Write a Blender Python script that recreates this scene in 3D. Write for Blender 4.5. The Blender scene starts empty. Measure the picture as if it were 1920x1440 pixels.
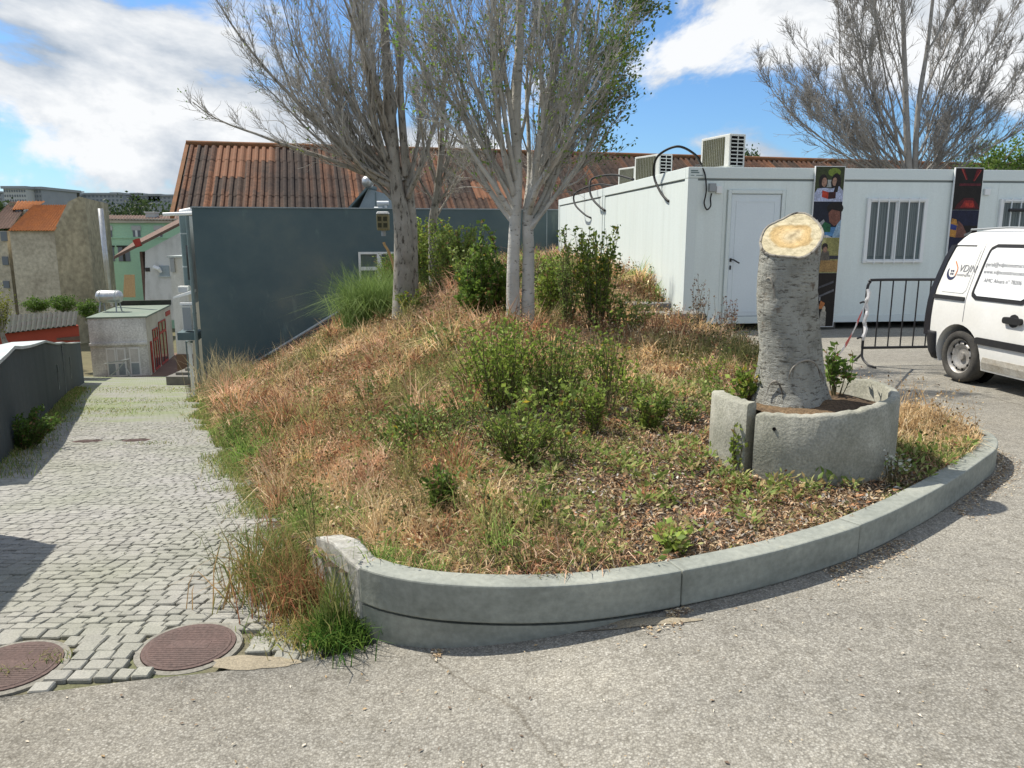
import bpy, math, random
import numpy as np
from mathutils import Vector, Matrix
R = math.radians
sc = bpy.context.scene
col = sc.collection

# ------------------------------------------------------------------ camera
F, PITCH, CAMZ = 1450.0, R(10.9), 1.6
cam_d = bpy.data.cameras.new('camera'); cam = bpy.data.objects.new('camera', cam_d); col.objects.link(cam)
cam.location = (0, 0, CAMZ); cam.rotation_euler = (R(90) - PITCH, 0, 0)
cam_d.sensor_width = 36; cam_d.lens = F / 1920 * 36; cam_d.clip_end = 6000; cam_d.clip_start = .05
sc.camera = cam

# ------------------------------------------------------------------ world, sun, exposure
SUN_AZ, SUN_EL = R(28), R(55)          # from the left, a little behind the scene
SDIR = Vector((-math.cos(SUN_AZ) * math.cos(SUN_EL), math.sin(SUN_AZ) * math.cos(SUN_EL), math.sin(SUN_EL)))
SKY_STRENGTH, SUN_STRENGTH, EXPOSURE = .12, 4.2, .6
world = bpy.data.worlds.new('World'); sc.world = world; world.use_nodes = True
wn, wl = world.node_tree.nodes, world.node_tree.links
wn.clear()
def N(nodes, t, **kw):
    n = nodes.new(t)
    for k, v in kw.items():
        if k == 'inp':
            for i, val in v.items(): n.inputs[i].default_value = val
        else: setattr(n, k, v)
    return n
sky = N(wn, 'ShaderNodeTexSky', sky_type='NISHITA', sun_disc=False, sun_elevation=SUN_EL,
        sun_rotation=math.atan2(SDIR.x, SDIR.y), air_density=1.0, dust_density=.6, ozone_density=2.5)
tc = N(wn, 'ShaderNodeTexCoord')
def cloud(off):
    mp = N(wn, 'ShaderNodeMapping'); mp.inputs['Scale'].default_value = (1.0, 1.0, 2.1); mp.inputs['Location'].default_value = off
    wl.new(tc.outputs['Generated'], mp.inputs['Vector'])
    a = N(wn, 'ShaderNodeTexNoise', inp={'Scale': 2.3, 'Detail': 10.0, 'Roughness': .58, 'Distortion': .35})
    wl.new(mp.outputs[0], a.inputs['Vector'])
    return a
CO = (4.8548, 15.9481, 8.2863)
c1 = cloud(CO); c2 = cloud((CO[0] + .05, CO[1] - .02, CO[2] - .14))
cov = N(wn, 'ShaderNodeMapRange', interpolation_type='SMOOTHSTEP', inp={'From Min': .462, 'From Max': .535, 'To Min': .0, 'To Max': 1})
wl.new(c1.outputs['Fac'], cov.inputs['Value'])
dif = N(wn, 'ShaderNodeMath', operation='SUBTRACT'); wl.new(c1.outputs['Fac'], dif.inputs[0]); wl.new(c2.outputs['Fac'], dif.inputs[1])
sh = N(wn, 'ShaderNodeMapRange', inp={'From Min': -.11, 'From Max': .07, 'To Min': 0, 'To Max': 1}); wl.new(dif.outputs[0], sh.inputs['Value'])
ccol = N(wn, 'ShaderNodeMix', data_type='RGBA'); ccol.inputs[6].default_value = (2.2, 2.65, 3.25, 1); ccol.inputs[7].default_value = (5.3, 5.4, 5.5, 1)
wl.new(sh.outputs[0], ccol.inputs[0])
tint = N(wn, 'ShaderNodeMix', data_type='RGBA', blend_type='MULTIPLY'); tint.inputs[0].default_value = 1; tint.inputs[7].default_value = (.47, .66, .85, 1)
wl.new(sky.outputs[0], tint.inputs[6])
mixc = N(wn, 'ShaderNodeMix', data_type='RGBA')
wl.new(cov.outputs[0], mixc.inputs[0]); wl.new(tint.outputs[2], mixc.inputs[6]); wl.new(ccol.outputs[2], mixc.inputs[7])
bg = N(wn, 'ShaderNodeBackground'); bg.inputs['Strength'].default_value = SKY_STRENGTH
wl.new(mixc.outputs[2], bg.inputs['Color'])
wo = N(wn, 'ShaderNodeOutputWorld'); wl.new(bg.outputs[0], wo.inputs['Surface'])

sun_d = bpy.data.lights.new('sun', 'SUN'); sun_d.energy = SUN_STRENGTH; sun_d.angle = R(.53); sun_d.color = (1, .94, .84)
sun = bpy.data.objects.new('sun', sun_d); col.objects.link(sun)
sun.rotation_euler = SDIR.to_track_quat('Z', 'Y').to_euler(); sun.location = SDIR * 50
vs = sc.view_settings; vs.view_transform = 'Standard'; vs.look = 'None'; vs.exposure = EXPOSURE; vs.gamma = 1; vs.use_curve_mapping = False
sc.render.engine = 'CYCLES'
sc.cycles.max_bounces = 6; sc.cycles.diffuse_bounces = 3; sc.cycles.use_denoising = True

# ------------------------------------------------------------------ photo geometry
cp, sp_ = math.cos(PITCH), math.sin(PITCH)
def ray(px, py):
    u, v = (px - 960) / F, (py - 720) / F
    return np.array((u, cp - v * sp_, -sp_ - v * cp))
def at(px, py, Y):
    d = ray(px, py); t = Y / d[1]; return Vector((d[0] * t, Y, CAMZ + d[2] * t))
def on_z(px, py, Z):
    d = ray(px, py); t = (Z - CAMZ) / d[2]; return Vector((d[0] * t, d[1] * t, Z))
def sstep(a, b, x):
    t = np.clip((np.asarray(x, float) - a) / (b - a), 0, 1); return t * t * (3 - 2 * t)
def catmull(pts, n):
    P = [np.array(p, float) for p in pts]; P = [2 * P[0] - P[1]] + P + [2 * P[-1] - P[-2]]; out = []
    for i in range(1, len(P) - 2):
        for k in range(n):
            t = k / n; a, b, c, d = P[i - 1:i + 3]
            out.append(.5 * (2 * b + (c - a) * t + (2 * a - 5 * b + 4 * c - d) * t * t + (3 * b - a - 3 * c + d) * t ** 3))
    out.append(P[-2]); return np.array(out)
def inside(poly, x, y):
    x = np.asarray(x, float); y = np.asarray(y, float); r = np.zeros(x.shape, bool); j = len(poly) - 1
    for i in range(len(poly)):
        xi, yi = poly[i][:2]; xj, yj = poly[j][:2]
        c = ((yi > y) != (yj > y)) & (x < (xj - xi) * (y - yi) / (yj - yi + 1e-12) + xi)
        r ^= c; j = i
    return r
def dist_poly(line, x, y):
    x = np.asarray(x, float); y = np.asarray(y, float); d = np.full(x.shape, 1e9)
    for (ax, ay), (bx, by) in zip(line[:-1], line[1:]):
        dx, dy = bx - ax, by - ay; t = np.clip(((x - ax) * dx + (y - ay) * dy) / (dx * dx + dy * dy + 1e-12), 0, 1)
        d = np.minimum(d, np.hypot(x - ax - t * dx, y - ay - t * dy))
    return d
_rs = np.random.RandomState(5)
_NG = _rs.rand(64, 64)
def vnoise(x, y):
    x = np.asarray(x, float); y = np.asarray(y, float)
    xi = np.floor(x).astype(int); yi = np.floor(y).astype(int); fx = x - xi; fy = y - yi
    fx = fx * fx * (3 - 2 * fx); fy = fy * fy * (3 - 2 * fy)
    g = lambda a, b: _NG[a % 64, b % 64]
    return (g(xi, yi) * (1 - fx) + g(xi + 1, yi) * fx) * (1 - fy) + (g(xi, yi + 1) * (1 - fx) + g(xi + 1, yi + 1) * fx) * fy
def fbm(x, y):
    return .55 * vnoise(x, y) + .28 * vnoise(2.1 * x + 7, 2.1 * y + 3) + .17 * vnoise(4.3 * x + 1, 4.3 * y + 9)

KTOP = .17                                              # kerb top, level
P0 = np.array((-1.1, 3.9)); TD = np.array((-.403, .915)); ND = np.array((.915, .403))   # right edge of the cobbled path
def road_z(x): return -.17 * (1 - sstep(-.85, .9, x))
def path_z(y): 
    y = np.asarray(y, float); p = .31 - .155 * y; q = -.172
    k = .05; h = np.clip(.5 + .5 * (q - p) / k, 0, 1)
    return q * (1 - h) + p * h - k * h * (1 - h)
kerb_px = [(672,1063),(720,1078),(800,1092),(900,1099),(1000,1100),(1100,1095),(1200,1083),(1280,1070),(1400,1046),(1500,1021),(1615,985),(1700,948),(1780,905),(1840,865),(1872,838)]
kerb_pts = [tuple(on_z(a, b, KTOP))[:2] for a, b in kerb_px]
kerb_pts += [(kerb_pts[-1][0] + .18, kerb_pts[-1][1] + .35), (kerb_pts[-1][0] + .20, kerb_pts[-1][1] + .8), (kerb_pts[-1][0] + .03, kerb_pts[-1][1] + 1.3)]
kerb = catmull(kerb_pts, 6)
def offset_line(line, d):
    t = np.gradient(line, axis=0); t /= np.linalg.norm(t, axis=1)[:, None]
    return line + np.stack([-t[:, 1], t[:, 0]], 1) * d
kerb_in = offset_line(kerb, .115)
right_edge = [tuple(kerb[-1]), (3.22, 8.0), (3.08, 9.9), (2.75, 11.6), (2.88, 13.05)]
TH = R(6.7); CORN = np.array((2.87, 13.0)); CU = np.array((math.cos(TH), math.sin(TH))); CV = np.array((-math.sin(TH), math.cos(TH)))
WA = np.array((-9.3, 23.0)); WB = np.array((4.2, 25.98)); WU = (WB - WA) / np.linalg.norm(WB - WA); WV = np.array((-WU[1], WU[0]))
cont_back = CORN + CV * 12.2
def edge_pt(l): return P0 + TD * l
left_edge = [tuple(edge_pt(l)) for l in (21.0, 16, 12, 8, 4, 0)] + [(-.92, 3.5), (-.70, 3.24)]
island = [tuple(p) for p in kerb_in] + right_edge[1:] + [tuple(cont_back), tuple(WA + WU * 11.7), tuple(WA + WU * .0)] + left_edge
def H(x, y):
    x = np.asarray(x, float); y = np.asarray(y, float)
    s = (x - P0[0]) * ND[0] + (y - P0[1]) * ND[1]
    plat = .13 + .20 * sstep(4.6, 9, y) + .42 * sstep(9.5, 16.5, y) + .06 * (fbm(x * .8, y * .8) - .5)
    slope = path_z(y) + .10 + .40 * np.maximum(s, 0) + .028 * np.maximum(s, 0) ** 2 + .07 * (fbm(x * .9 + 5, y * .9) - .5)
    slope = np.where(y < 4.4, np.maximum(slope, KTOP - .03 - (y - 3.2) * .25 * (y > 3.2)), slope)
    k = .18; h = np.clip(.5 + .5 * (slope - plat) / k, 0, 1)
    z = slope * (1 - h) + plat * h - k * h * (1 - h) + .02
    dr = dist_poly(right_edge, x, y)
    z = np.where(y > 6.2, np.minimum(z, .0 + .42 * dr), z)
    return z
def hit(px, py, h=H):
    d = ray(px, py); t = np.linspace(2.0, 40, 6000); X, Y, Z = d[0] * t, d[1] * t, CAMZ + d[2] * t
    k = np.argmax(Z < h(X, Y)); return Vector((X[k], Y[k], Z[k]))

# ------------------------------------------------------------------ materials
MATS = {}
def base_mat(name, rough=.8, spec=.25):
    m = bpy.data.materials.new(name); m.use_nodes = True; MATS[name] = m
    nt = m.node_tree; b = nt.nodes['Principled BSDF']
    b.inputs['Roughness'].default_value = rough; b.inputs['Specular IOR Level'].default_value = spec
    return m, nt.nodes, nt.links, b
def rgba(c): return (c[0], c[1], c[2], 1)
def noise(nd, lk, vec, scale, detail=5, rough=.6, sx=None):
    n = N(nd, 'ShaderNodeTexNoise', inp={'Scale': scale, 'Detail': detail, 'Roughness': rough})
    if vec is not None:
        if sx:
            mp = N(nd, 'ShaderNodeMapping'); mp.inputs['Scale'].default_value = sx; lk.new(vec, mp.inputs['Vector']); vec = mp.outputs[0]
        lk.new(vec, n.inputs['Vector'])
    return n.outputs['Fac']
def ramp(nd, lk, src, stops):
    r = N(nd, 'ShaderNodeValToRGB'); e = r.color_ramp.elements
    while len(e) < len(stops): e.new(.5)
    for k, (p, c) in enumerate(stops): e[k].position = p; e[k].color = rgba(c) if len(c) == 3 else c
    lk.new(src, r.inputs[0]); return r.outputs['Color']
def mixc_(nd, lk, f, a, b, mode='MIX'):
    m = N(nd, 'ShaderNodeMix', data_type='RGBA', blend_type=mode)
    for i, s in ((0, f), (6, a), (7, b)):
        if isinstance(s, (int, float)): m.inputs[i].default_value = s
        elif isinstance(s, tuple): m.inputs[i].default_value = rgba(s)
        else: lk.new(s, m.inputs[i])
    return m.outputs[2]
def bump(nd, lk, b, h, strength, dist=.01):
    n = N(nd, 'ShaderNodeBump', inp={'Strength': strength, 'Distance': dist}); lk.new(h, n.inputs['Height']); lk.new(n.outputs[0], b.inputs['Normal'])
def pos(nd, world=False):
    if world: return N(nd, 'ShaderNodeNewGeometry').outputs['Position']
    return N(nd, 'ShaderNodeTexCoord').outputs['Object']
def M(name, c, c2=None, rough=.8, scale=3, lo=.35, hi=.65, fine=60, famt=.25, bmp=.0, bscale=80, spec=.25, sx=None, metal=0):
    """two-tone worn surface: c and c2 mixed by large noise, fine grain on top"""
    m, nd, lk, b = base_mat(name, rough, spec); v = pos(nd)
    c2 = c2 or tuple(x * .8 for x in c)
    cc = ramp(nd, lk, noise(nd, lk, v, scale, 6, .62, sx), [(lo, c), (hi, c2)])
    g = ramp(nd, lk, noise(nd, lk, v, fine, 3), [(.3, (1 - famt,) * 3), (.7, (1 + famt * .4,) * 3)])
    cc = mixc_(nd, lk, 1.0, cc, g, 'MULTIPLY'); lk.new(cc, b.inputs['Base Color'])
    b.inputs['Metallic'].default_value = metal
    if bmp: bump(nd, lk, b, noise(nd, lk, v, bscale, 4), bmp)
    return m
def Mflat(name, c, rough=.6, spec=.3, metal=0):
    m, nd, lk, b = base_mat(name, rough, spec); b.inputs['Base Color'].default_value = rgba(c); b.inputs['Metallic'].default_value = metal; return m
def Mattr(name, rough=.7, spec=.2, trans=.0):
    m, nd, lk, b = base_mat(name, rough, spec); a = N(nd, 'ShaderNodeAttribute', attribute_name='Col'); lk.new(a.outputs['Color'], b.inputs['Base Color'])
    if trans:
        t = N(nd, 'ShaderNodeBsdfTranslucent'); lk.new(a.outputs['Color'], t.inputs['Color'])
        mx = N(nd, 'ShaderNodeMixShader'); mx.inputs[0].default_value = trans
        lk.new(b.outputs[0], mx.inputs[1]); lk.new(t.outputs[0], mx.inputs[2]); lk.new(mx.outputs[0], nd['Material Output'].inputs['Surface'])
    return m
def Mglass(name, c=(.06, .08, .08), rough=.05): return Mflat(name, c, rough, .6)

# ------------------------------------------------------------------ mesh builder
class MB:
    def __init__(s): s.v = []; s.f = []; s.m = []
    def add(s, vs, fs, mi=0):
        o = len(s.v); s.v += [tuple(map(float, p)) for p in vs]; s.f += [tuple(i + o for i in f) for f in fs]; s.m += [mi] * len(fs); return s
    def box(s, c, d, rz=0, mi=0, taper=1.0):
        cx, cy, cz = c; hx, hy, hz = d[0] / 2, d[1] / 2, d[2] / 2; ca, sa = math.cos(rz), math.sin(rz); vs = []
        for z, k in ((-hz, 1), (hz, taper)):
            for x, y in ((-hx, -hy), (hx, -hy), (hx, hy), (-hx, hy)):
                vs.append((cx + (x * ca - y * sa) * k, cy + (x * sa + y * ca) * k, cz + z))
        return s.add(vs, [(3, 2, 1, 0), (4, 5, 6, 7), (0, 1, 5, 4), (1, 2, 6, 5), (2, 3, 7, 6), (3, 0, 4, 7)], mi)
    def b2(s, p, q, mi=0):
        return s.box([(a + b) / 2 for a, b in zip(p, q)], [abs(b - a) for a, b in zip(p, q)], 0, mi)
    def hexa(s, bottom, top, mi=0):
        return s.add(list(bottom) + list(top), [(3, 2, 1, 0), (4, 5, 6, 7), (0, 1, 5, 4), (1, 2, 6, 5), (2, 3, 7, 6), (3, 0, 4, 7)], mi)
    def tube(s, pts, r, n=8, mi=0, closed=False, caps=True):
        pts = [Vector(p) for p in pts]; rr = r if hasattr(r, '__len__') else [r] * len(pts); o = len(s.v); L = len(pts); up = None
        for i, p in enumerate(pts):
            t = (pts[min(i + 1, L - 1)] - pts[max(i - 1, 0)]) if not closed else (pts[(i + 1) % L] - pts[i - 1])
            t.normalize()
            if up is None: up = Vector((0, 0, 1)) if abs(t.z) < .9 else Vector((1, 0, 0))
            a = t.cross(up); a.normalize(); b = a.cross(t); up = b
            for k in range(n):
                w = 2 * math.pi * k / n; s.v.append(tuple(p + (a * math.cos(w) + b * math.sin(w)) * rr[i]))
        for i in range(L if closed else L - 1):
            for k in range(n):
                j = (i + 1) % L; s.f.append((o + i * n + k, o + i * n + (k + 1) % n, o + j * n + (k + 1) % n, o + j * n + k)); s.m.append(mi)
        if caps and not closed:
            s.f.append(tuple(o + k for k in range(n))[::-1]); s.m.append(mi); s.f.append(tuple(o + (L - 1) * n + k for k in range(n))); s.m.append(mi)
        return s
    def cyl(s, a, b, r, n=16, mi=0, r2=None): return s.tube([a, b], [r, r if r2 is None else r2], n, mi)
    def lathe(s, prof, c, axis='z', n=24, mi=0):
        o = len(s.v); L = len(prof)
        for k in range(n):
            w = 2 * math.pi * k / n
            for r, h in prof:
                q = (r * math.cos(w), r * math.sin(w), h) if axis == 'z' else ((r * math.cos(w), h, r * math.sin(w)) if axis == 'y' else (h, r * math.cos(w), r * math.sin(w)))
                s.v.append((c[0] + q[0], c[1] + q[1], c[2] + q[2]))
        for k in range(n):
            for i in range(L - 1):
                s.f.append((o + k * L + i, o + ((k + 1) % n) * L + i, o + ((k + 1) % n) * L + i + 1, o + k * L + i + 1)); s.m.append(mi)
        return s
    def prism(s, poly, n, mi=0):
        """polygon (3d points) pushed along vector n"""
        o = len(poly); a = [Vector(p) for p in poly]; b = [p + Vector(n) for p in a]
        return s.add([tuple(p) for p in a + b], [tuple(range(o))[::-1], tuple(range(o, 2 * o))] + [(i, (i + 1) % o, o + (i + 1) % o, o + i) for i in range(o)], mi)
    def mesh(s, name, mats, smooth=False):
        me = bpy.data.meshes.new(name); me.from_pydata(s.v, [], s.f)
        for m in (mats if isinstance(mats, (list, tuple)) else [mats]): me.materials.append(MATS[m] if isinstance(m, str) else m)
        if any(s.m): me.polygons.foreach_set('material_index', s.m)
        if smooth: me.polygons.foreach_set('use_smooth', [True] * len(s.f))
        me.update(); return me
def fast_mesh(name, V, T, C, mat, smooth=False):
    """numpy mesh of triangles T with a colour per vertex"""
    me = bpy.data.meshes.new(name); n = len(V); t = len(T)
    me.vertices.add(n); me.vertices.foreach_set('co', np.ascontiguousarray(V, np.float32).ravel())
    me.loops.add(3 * t); me.loops.foreach_set('vertex_index', np.ascontiguousarray(T, np.int32).ravel())
    me.polygons.add(t); me.polygons.foreach_set('loop_start', np.arange(t, dtype=np.int32) * 3); me.polygons.foreach_set('loop_total', np.full(t, 3, np.int32))
    if smooth: me.polygons.foreach_set('use_smooth', np.ones(t, bool))
    me.update(calc_edges=True)
    if C is not None:
        at_ = me.color_attributes.new('Col', 'FLOAT_COLOR', 'POINT'); cc = np.ones((n, 4), np.float32); cc[:, :3] = C; at_.data.foreach_set('color', cc.ravel())
    me.materials.append(MATS[mat]); return me
def fix_normals(me):
    import bmesh
    bm = bmesh.new(); bm.from_mesh(me); bmesh.ops.recalc_face_normals(bm, faces=bm.faces); bm.to_mesh(me); bm.free()
def link(name, me, parent=None):
    o = bpy.data.objects.new(name, me); col.objects.link(o)
    if parent: o.parent = parent
    return o
def tag(o, label=None, cat=None, group=None, kind=None):
    for k, v in (('label', label), ('category', cat), ('group', group), ('kind', kind)):
        if v: o[k] = v
    return o
ROOTM = {}
def thing(name, label, cat, loc=(0, 0, 0), rz=0, group=None):
    o = bpy.data.objects.new(name, None); col.objects.link(o); o.location = loc; o.rotation_euler = (0, 0, rz); o.empty_display_size = .2
    ROOTM[o] = (Matrix.Translation(Vector(loc)) @ Matrix.Rotation(rz, 4, 'Z')).inverted(); return tag(o, label, cat, group)
def rootof(o):
    while o.parent: o = o.parent
    return o
def part(name, mb, mats, parent=None, world=False, smooth=False, bevel=0, seg=2, fix=True, label=None, kind=None):
    me = mb.mesh(name, mats, smooth)
    if fix: fix_normals(me)
    if smooth: me.set_sharp_from_angle(angle=R(52))
    if world and parent is not None and rootof(parent) in ROOTM: me.transform(ROOTM[rootof(parent)])
    o = link(name, me, parent)
    if bevel:
        b = o.modifiers.new('bevel', 'BEVEL'); b.width = bevel; b.segments = seg; b.limit_method = 'ANGLE'; b.angle_limit = R(40)
    if label: o['label'] = label
    if kind: o['kind'] = kind
    return o
def solo(name, mb, mats, label, cat, group=None, smooth=False, bevel=0, origin=None):
    me = mb.mesh(name, mats, smooth); fix_normals(me)
    if origin is None:
        V = np.array(mb.v); origin = (V[:, 0].mean(), V[:, 1].mean(), V[:, 2].min())
    me.transform(Matrix.Translation(-Vector(origin))); o = link(name, me); o.location = origin
    if bevel:
        b = o.modifiers.new('bevel', 'BEVEL'); b.width = bevel; b.segments = 2; b.limit_method = 'ANGLE'; b.angle_limit = R(40)
    return tag(o, label, cat, group)
def struct(name, mb, mats, smooth=False, kind='structure'):
    me = mb.mesh(name, mats, smooth); fix_normals(me); return tag(link(name, me), kind=kind)
def text_mesh(s, size, shear=0, bold=0):
    cu = bpy.data.curves.new('t', 'FONT'); cu.body = s; cu.size = size; cu.shear = shear; cu.offset = bold; cu.extrude = .0004; cu.resolution_u = 3
    o = bpy.data.objects.new('t', cu); col.objects.link(o); dg = bpy.context.evaluated_depsgraph_get(); dg.update()
    me = bpy.data.meshes.new_from_object(o.evaluated_get(dg)); bpy.data.objects.remove(o); bpy.data.curves.remove(cu); return me

rng = random.Random(11)
nr = np.random.RandomState(3)

# ------------------------------------------------------------------ surface materials
def m_asphalt():
    m, nd, lk, b = base_mat('asphalt', .9, .2); v = pos(nd, True)
    vo = N(nd, 'ShaderNodeTexVoronoi', inp={'Scale': 125.0, 'Randomness': 1.0}); lk.new(v, vo.inputs['Vector'])
    sepv = N(nd, 'ShaderNodeSeparateColor'); lk.new(vo.outputs['Color'], sepv.inputs[0])
    st = ramp(nd, lk, sepv.outputs[0], [(.0, (.215, .203, .177)), (.45, (.285, .271, .238)), (.8, (.332, .318, .28)), (1, (.42, .405, .364))])
    gap = ramp(nd, lk, vo.outputs['Distance'], [(.35, (1, 1, 1)), (.8, (.66, .655, .645))])
    c = mixc_(nd, lk, 1, st, gap, 'MULTIPLY')
    big = ramp(nd, lk, noise(nd, lk, v, .55, 7, .62), [(.3, (.80, .79, .77)), (.5, (.97, .965, .95)), (.7, (1.14, 1.13, 1.10))])
    c = mixc_(nd, lk, 1, c, big, 'MULTIPLY')
    band = ramp(nd, lk, noise(nd, lk, v, 1.1, 4, .5, (.25, 1.6, 1)), [(.35, (.90, .90, .90)), (.65, (1.07, 1.065, 1.05))]); c = mixc_(nd, lk, 1, c, band, 'MULTIPLY')
    spots = ramp(nd, lk, noise(nd, lk, v, 11, 4, .6), [(.28, (.78, .77, .75)), (.5, (1.0, 1.0, 1.0)), (.75, (1.07, 1.06, 1.04))])
    c = mixc_(nd, lk, 1, c, spots, 'MULTIPLY')
    oil = ramp(nd, lk, noise(nd, lk, v, 1.9, 3, .5), [(.70, (1, 1, 1)), (.80, (.70, .69, .68))]); c = mixc_(nd, lk, 1, c, oil, 'MULTIPLY')
    wv = N(nd, 'ShaderNodeMix', data_type='VECTOR'); wv.inputs[0].default_value = .22; nz = N(nd, 'ShaderNodeTexNoise', inp={'Scale': 2.2, 'Detail': 5.0}); lk.new(v, nz.inputs['Vector']); lk.new(v, wv.inputs[4]); lk.new(nz.outputs['Color'], wv.inputs[5])
    cr = N(nd, 'ShaderNodeTexVoronoi', feature='DISTANCE_TO_EDGE', inp={'Scale': .42}); lk.new(wv.outputs[1], cr.inputs['Vector'])
    ck = ramp(nd, lk, cr.outputs['Distance'], [(.0, (.68, .66, .63)), (.0035, (1, 1, 1))]); c = mixc_(nd, lk, 1, c, ck, 'MULTIPLY')
    lk.new(c, b.inputs['Base Color'])
    bump(nd, lk, b, vo.outputs['Distance'], .45, .004)
m_asphalt()
def m_soil():
    m, nd, lk, b = base_mat('soil', .95, .1); v = pos(nd, True)
    c = ramp(nd, lk, noise(nd, lk, v, 1.3, 8, .65), [(.3, (.055, .043, .033)), (.5, (.115, .083, .056)), (.7, (.23, .16, .09))])
    f = ramp(nd, lk, noise(nd, lk, v, 55, 5, .7), [(.3, (.45, .45, .45)), (.7, (1.5, 1.45, 1.4))])
    lk.new(mixc_(nd, lk, 1, c, f, 'MULTIPLY'), b.inputs['Base Color']); bump(nd, lk, b, noise(nd, lk, v, 40, 6), .9, .02)
m_soil()
def m_bed():
    m, nd, lk, b = base_mat('joint_earth', .95, .1); v = pos(nd, True)
    c = ramp(nd, lk, noise(nd, lk, v, .9, 6, .6), [(.35, (.14, .125, .09)), (.52, (.16, .15, .10)), (.68, (.11, .14, .055))])
    f = ramp(nd, lk, noise(nd, lk, v, 60, 4, .7), [(.3, (.55, .55, .55)), (.7, (1.35, 1.35, 1.3))])
    lk.new(mixc_(nd, lk, 1, c, f, 'MULTIPLY'), b.inputs['Base Color']); bump(nd, lk, b, noise(nd, lk, v, 50, 5), .6, .01)
m_bed()
def m_cobble():
    m, nd, lk, b = base_mat('granite_cobble', .8, .25); v = pos(nd, True)
    a = N(nd, 'ShaderNodeAttribute', attribute_name='Col')
    f = ramp(nd, lk, noise(nd, lk, v, 120, 3, .7), [(.3, (.72, .72, .72)), (.7, (1.18, 1.17, 1.15))])
    g = ramp(nd, lk, noise(nd, lk, v, .8, 6, .6), [(.35, (1.04, 1.03, 1.0)), (.7, (.86, .89, .76))])
    c = mixc_(nd, lk, 1, mixc_(nd, lk, 1, a.outputs['Color'], f, 'MULTIPLY'), g, 'MULTIPLY')
    lk.new(c, b.inputs['Base Color']); bump(nd, lk, b, noise(nd, lk, v, 90, 4), .35, .004)
m_cobble()
def m_cobble_far():
    # the far end of the path, where single stones are under a few pixels
    m, nd, lk, b = base_mat('cobble_far', .85, .2); v = pos(nd, True)
    mp = N(nd, 'ShaderNodeMapping'); mp.inputs['Scale'].default_value = (8, 10, 1); mp.inputs['Rotation'].default_value = (0, 0, .1); lk.new(v, mp.inputs['Vector'])
    br = N(nd, 'ShaderNodeTexBrick', inp={'Scale': 1.0, 'Mortar Size': .07, 'Brick Width': 1.0, 'Row Height': 1.0, 'Color1': (.275, .27, .245, 1), 'Color2': (.235, .232, .205, 1), 'Mortar': (.185, .188, .145, 1)})
    lk.new(mp.outputs[0], br.inputs['Vector'])
    g = ramp(nd, lk, noise(nd, lk, v, .6, 6, .6), [(.4, (1.0, 1.0, 1.0)), (.62, (.80, .92, .55))])
    lk.new(mixc_(nd, lk, 1, br.outputs[0], g, 'MULTIPLY'), b.inputs['Base Color'])
m_cobble_far()
def m_kerb():
    m, nd, lk, b = base_mat('kerb_concrete', .75, .3); v = pos(nd, True)
    c = ramp(nd, lk, noise(nd, lk, v, 2.2, 8, .62, (1, 1, 3)), [(.3, (.34, .35, .30)), (.55, (.26, .275, .24)), (.75, (.185, .195, .165))])
    s = ramp(nd, lk, noise(nd, lk, v, 6, 6, .7, (1, 1, .35)), [(.62, (1, 1, 1)), (.74, (1.45, 1.32, 1.1))])
    d = ramp(nd, lk, noise(nd, lk, v, 30, 4, .6), [(.3, (.8, .8, .8)), (.7, (1.08, 1.08, 1.08))])
    c = mixc_(nd, lk, 1, mixc_(nd, lk, 1, c, s, 'MULTIPLY'), d, 'MULTIPLY'); lk.new(c, b.inputs['Base Color'])
    bump(nd, lk, b, noise(nd, lk, v, 45, 5), .3, .006)
m_kerb()
def m_bark(name, c1, c2, dark, hs=(7, 7, 26), thr=.57):
    m, nd, lk, b = base_mat(name, .85, .2); v = pos(nd, True)
    c = ramp(nd, lk, noise(nd, lk, v, 3.5, 6, .6), [(.3, c1), (.7, c2)])
    f = noise(nd, lk, v, 1.0, 6, .68, hs)
    k = ramp(nd, lk, f, [(thr - .03, (0, 0, 0)), (thr + .05, (1, 1, 1))])
    c = mixc_(nd, lk, k, c, dark); lk.new(c, b.inputs['Base Color']); bump(nd, lk, b, f, .8, -.02)
def m_stump():
    m, nd, lk, b = base_mat('bark_stump', .9, .15); v = pos(nd, True)
    c = ramp(nd, lk, noise(nd, lk, v, 5, 7, .65), [(.28, (.20, .195, .165)), (.45, (.36, .355, .31)), (.62, (.46, .455, .40)), (.75, (.29, .28, .235))])
    f1 = noise(nd, lk, v, 1.0, 7, .7, (17, 17, 60)); f2 = noise(nd, lk, v, 1.0, 6, .65, (34, 34, 12)); f3 = noise(nd, lk, v, 9, 5, .6)
    c = mixc_(nd, lk, ramp(nd, lk, f1, [(.54, (0, 0, 0)), (.62, (.85, .85, .85))]), c, (.085, .075, .058))
    c = mixc_(nd, lk, ramp(nd, lk, f2, [(.60, (0, 0, 0)), (.70, (.7, .7, .7))]), c, (.12, .105, .08))
    c = mixc_(nd, lk, ramp(nd, lk, f3, [(.62, (0, 0, 0)), (.70, (.75, .75, .75))]), c, (.17, .125, .085)); lk.new(c, b.inputs['Base Color'])
    ad = N(nd, 'ShaderNodeMath', operation='ADD'); lk.new(f1, ad.inputs[0]); lk.new(f2, ad.inputs[1]); bump(nd, lk, b, ad.outputs[0], 1.0, -.03)
m_stump()
m_bark('bark_pale', (.56, .54, .49), (.36, .345, .30), (.13, .118, .095), (9, 9, 22), .61)
m_bark('bark_dark', (.36, .335, .285), (.22, .20, .165), (.08, .07, .055), (14, 14, 5), .57)
M('bark_twig', (.50, .475, .43), (.34, .32, .28), .9, 6)
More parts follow.
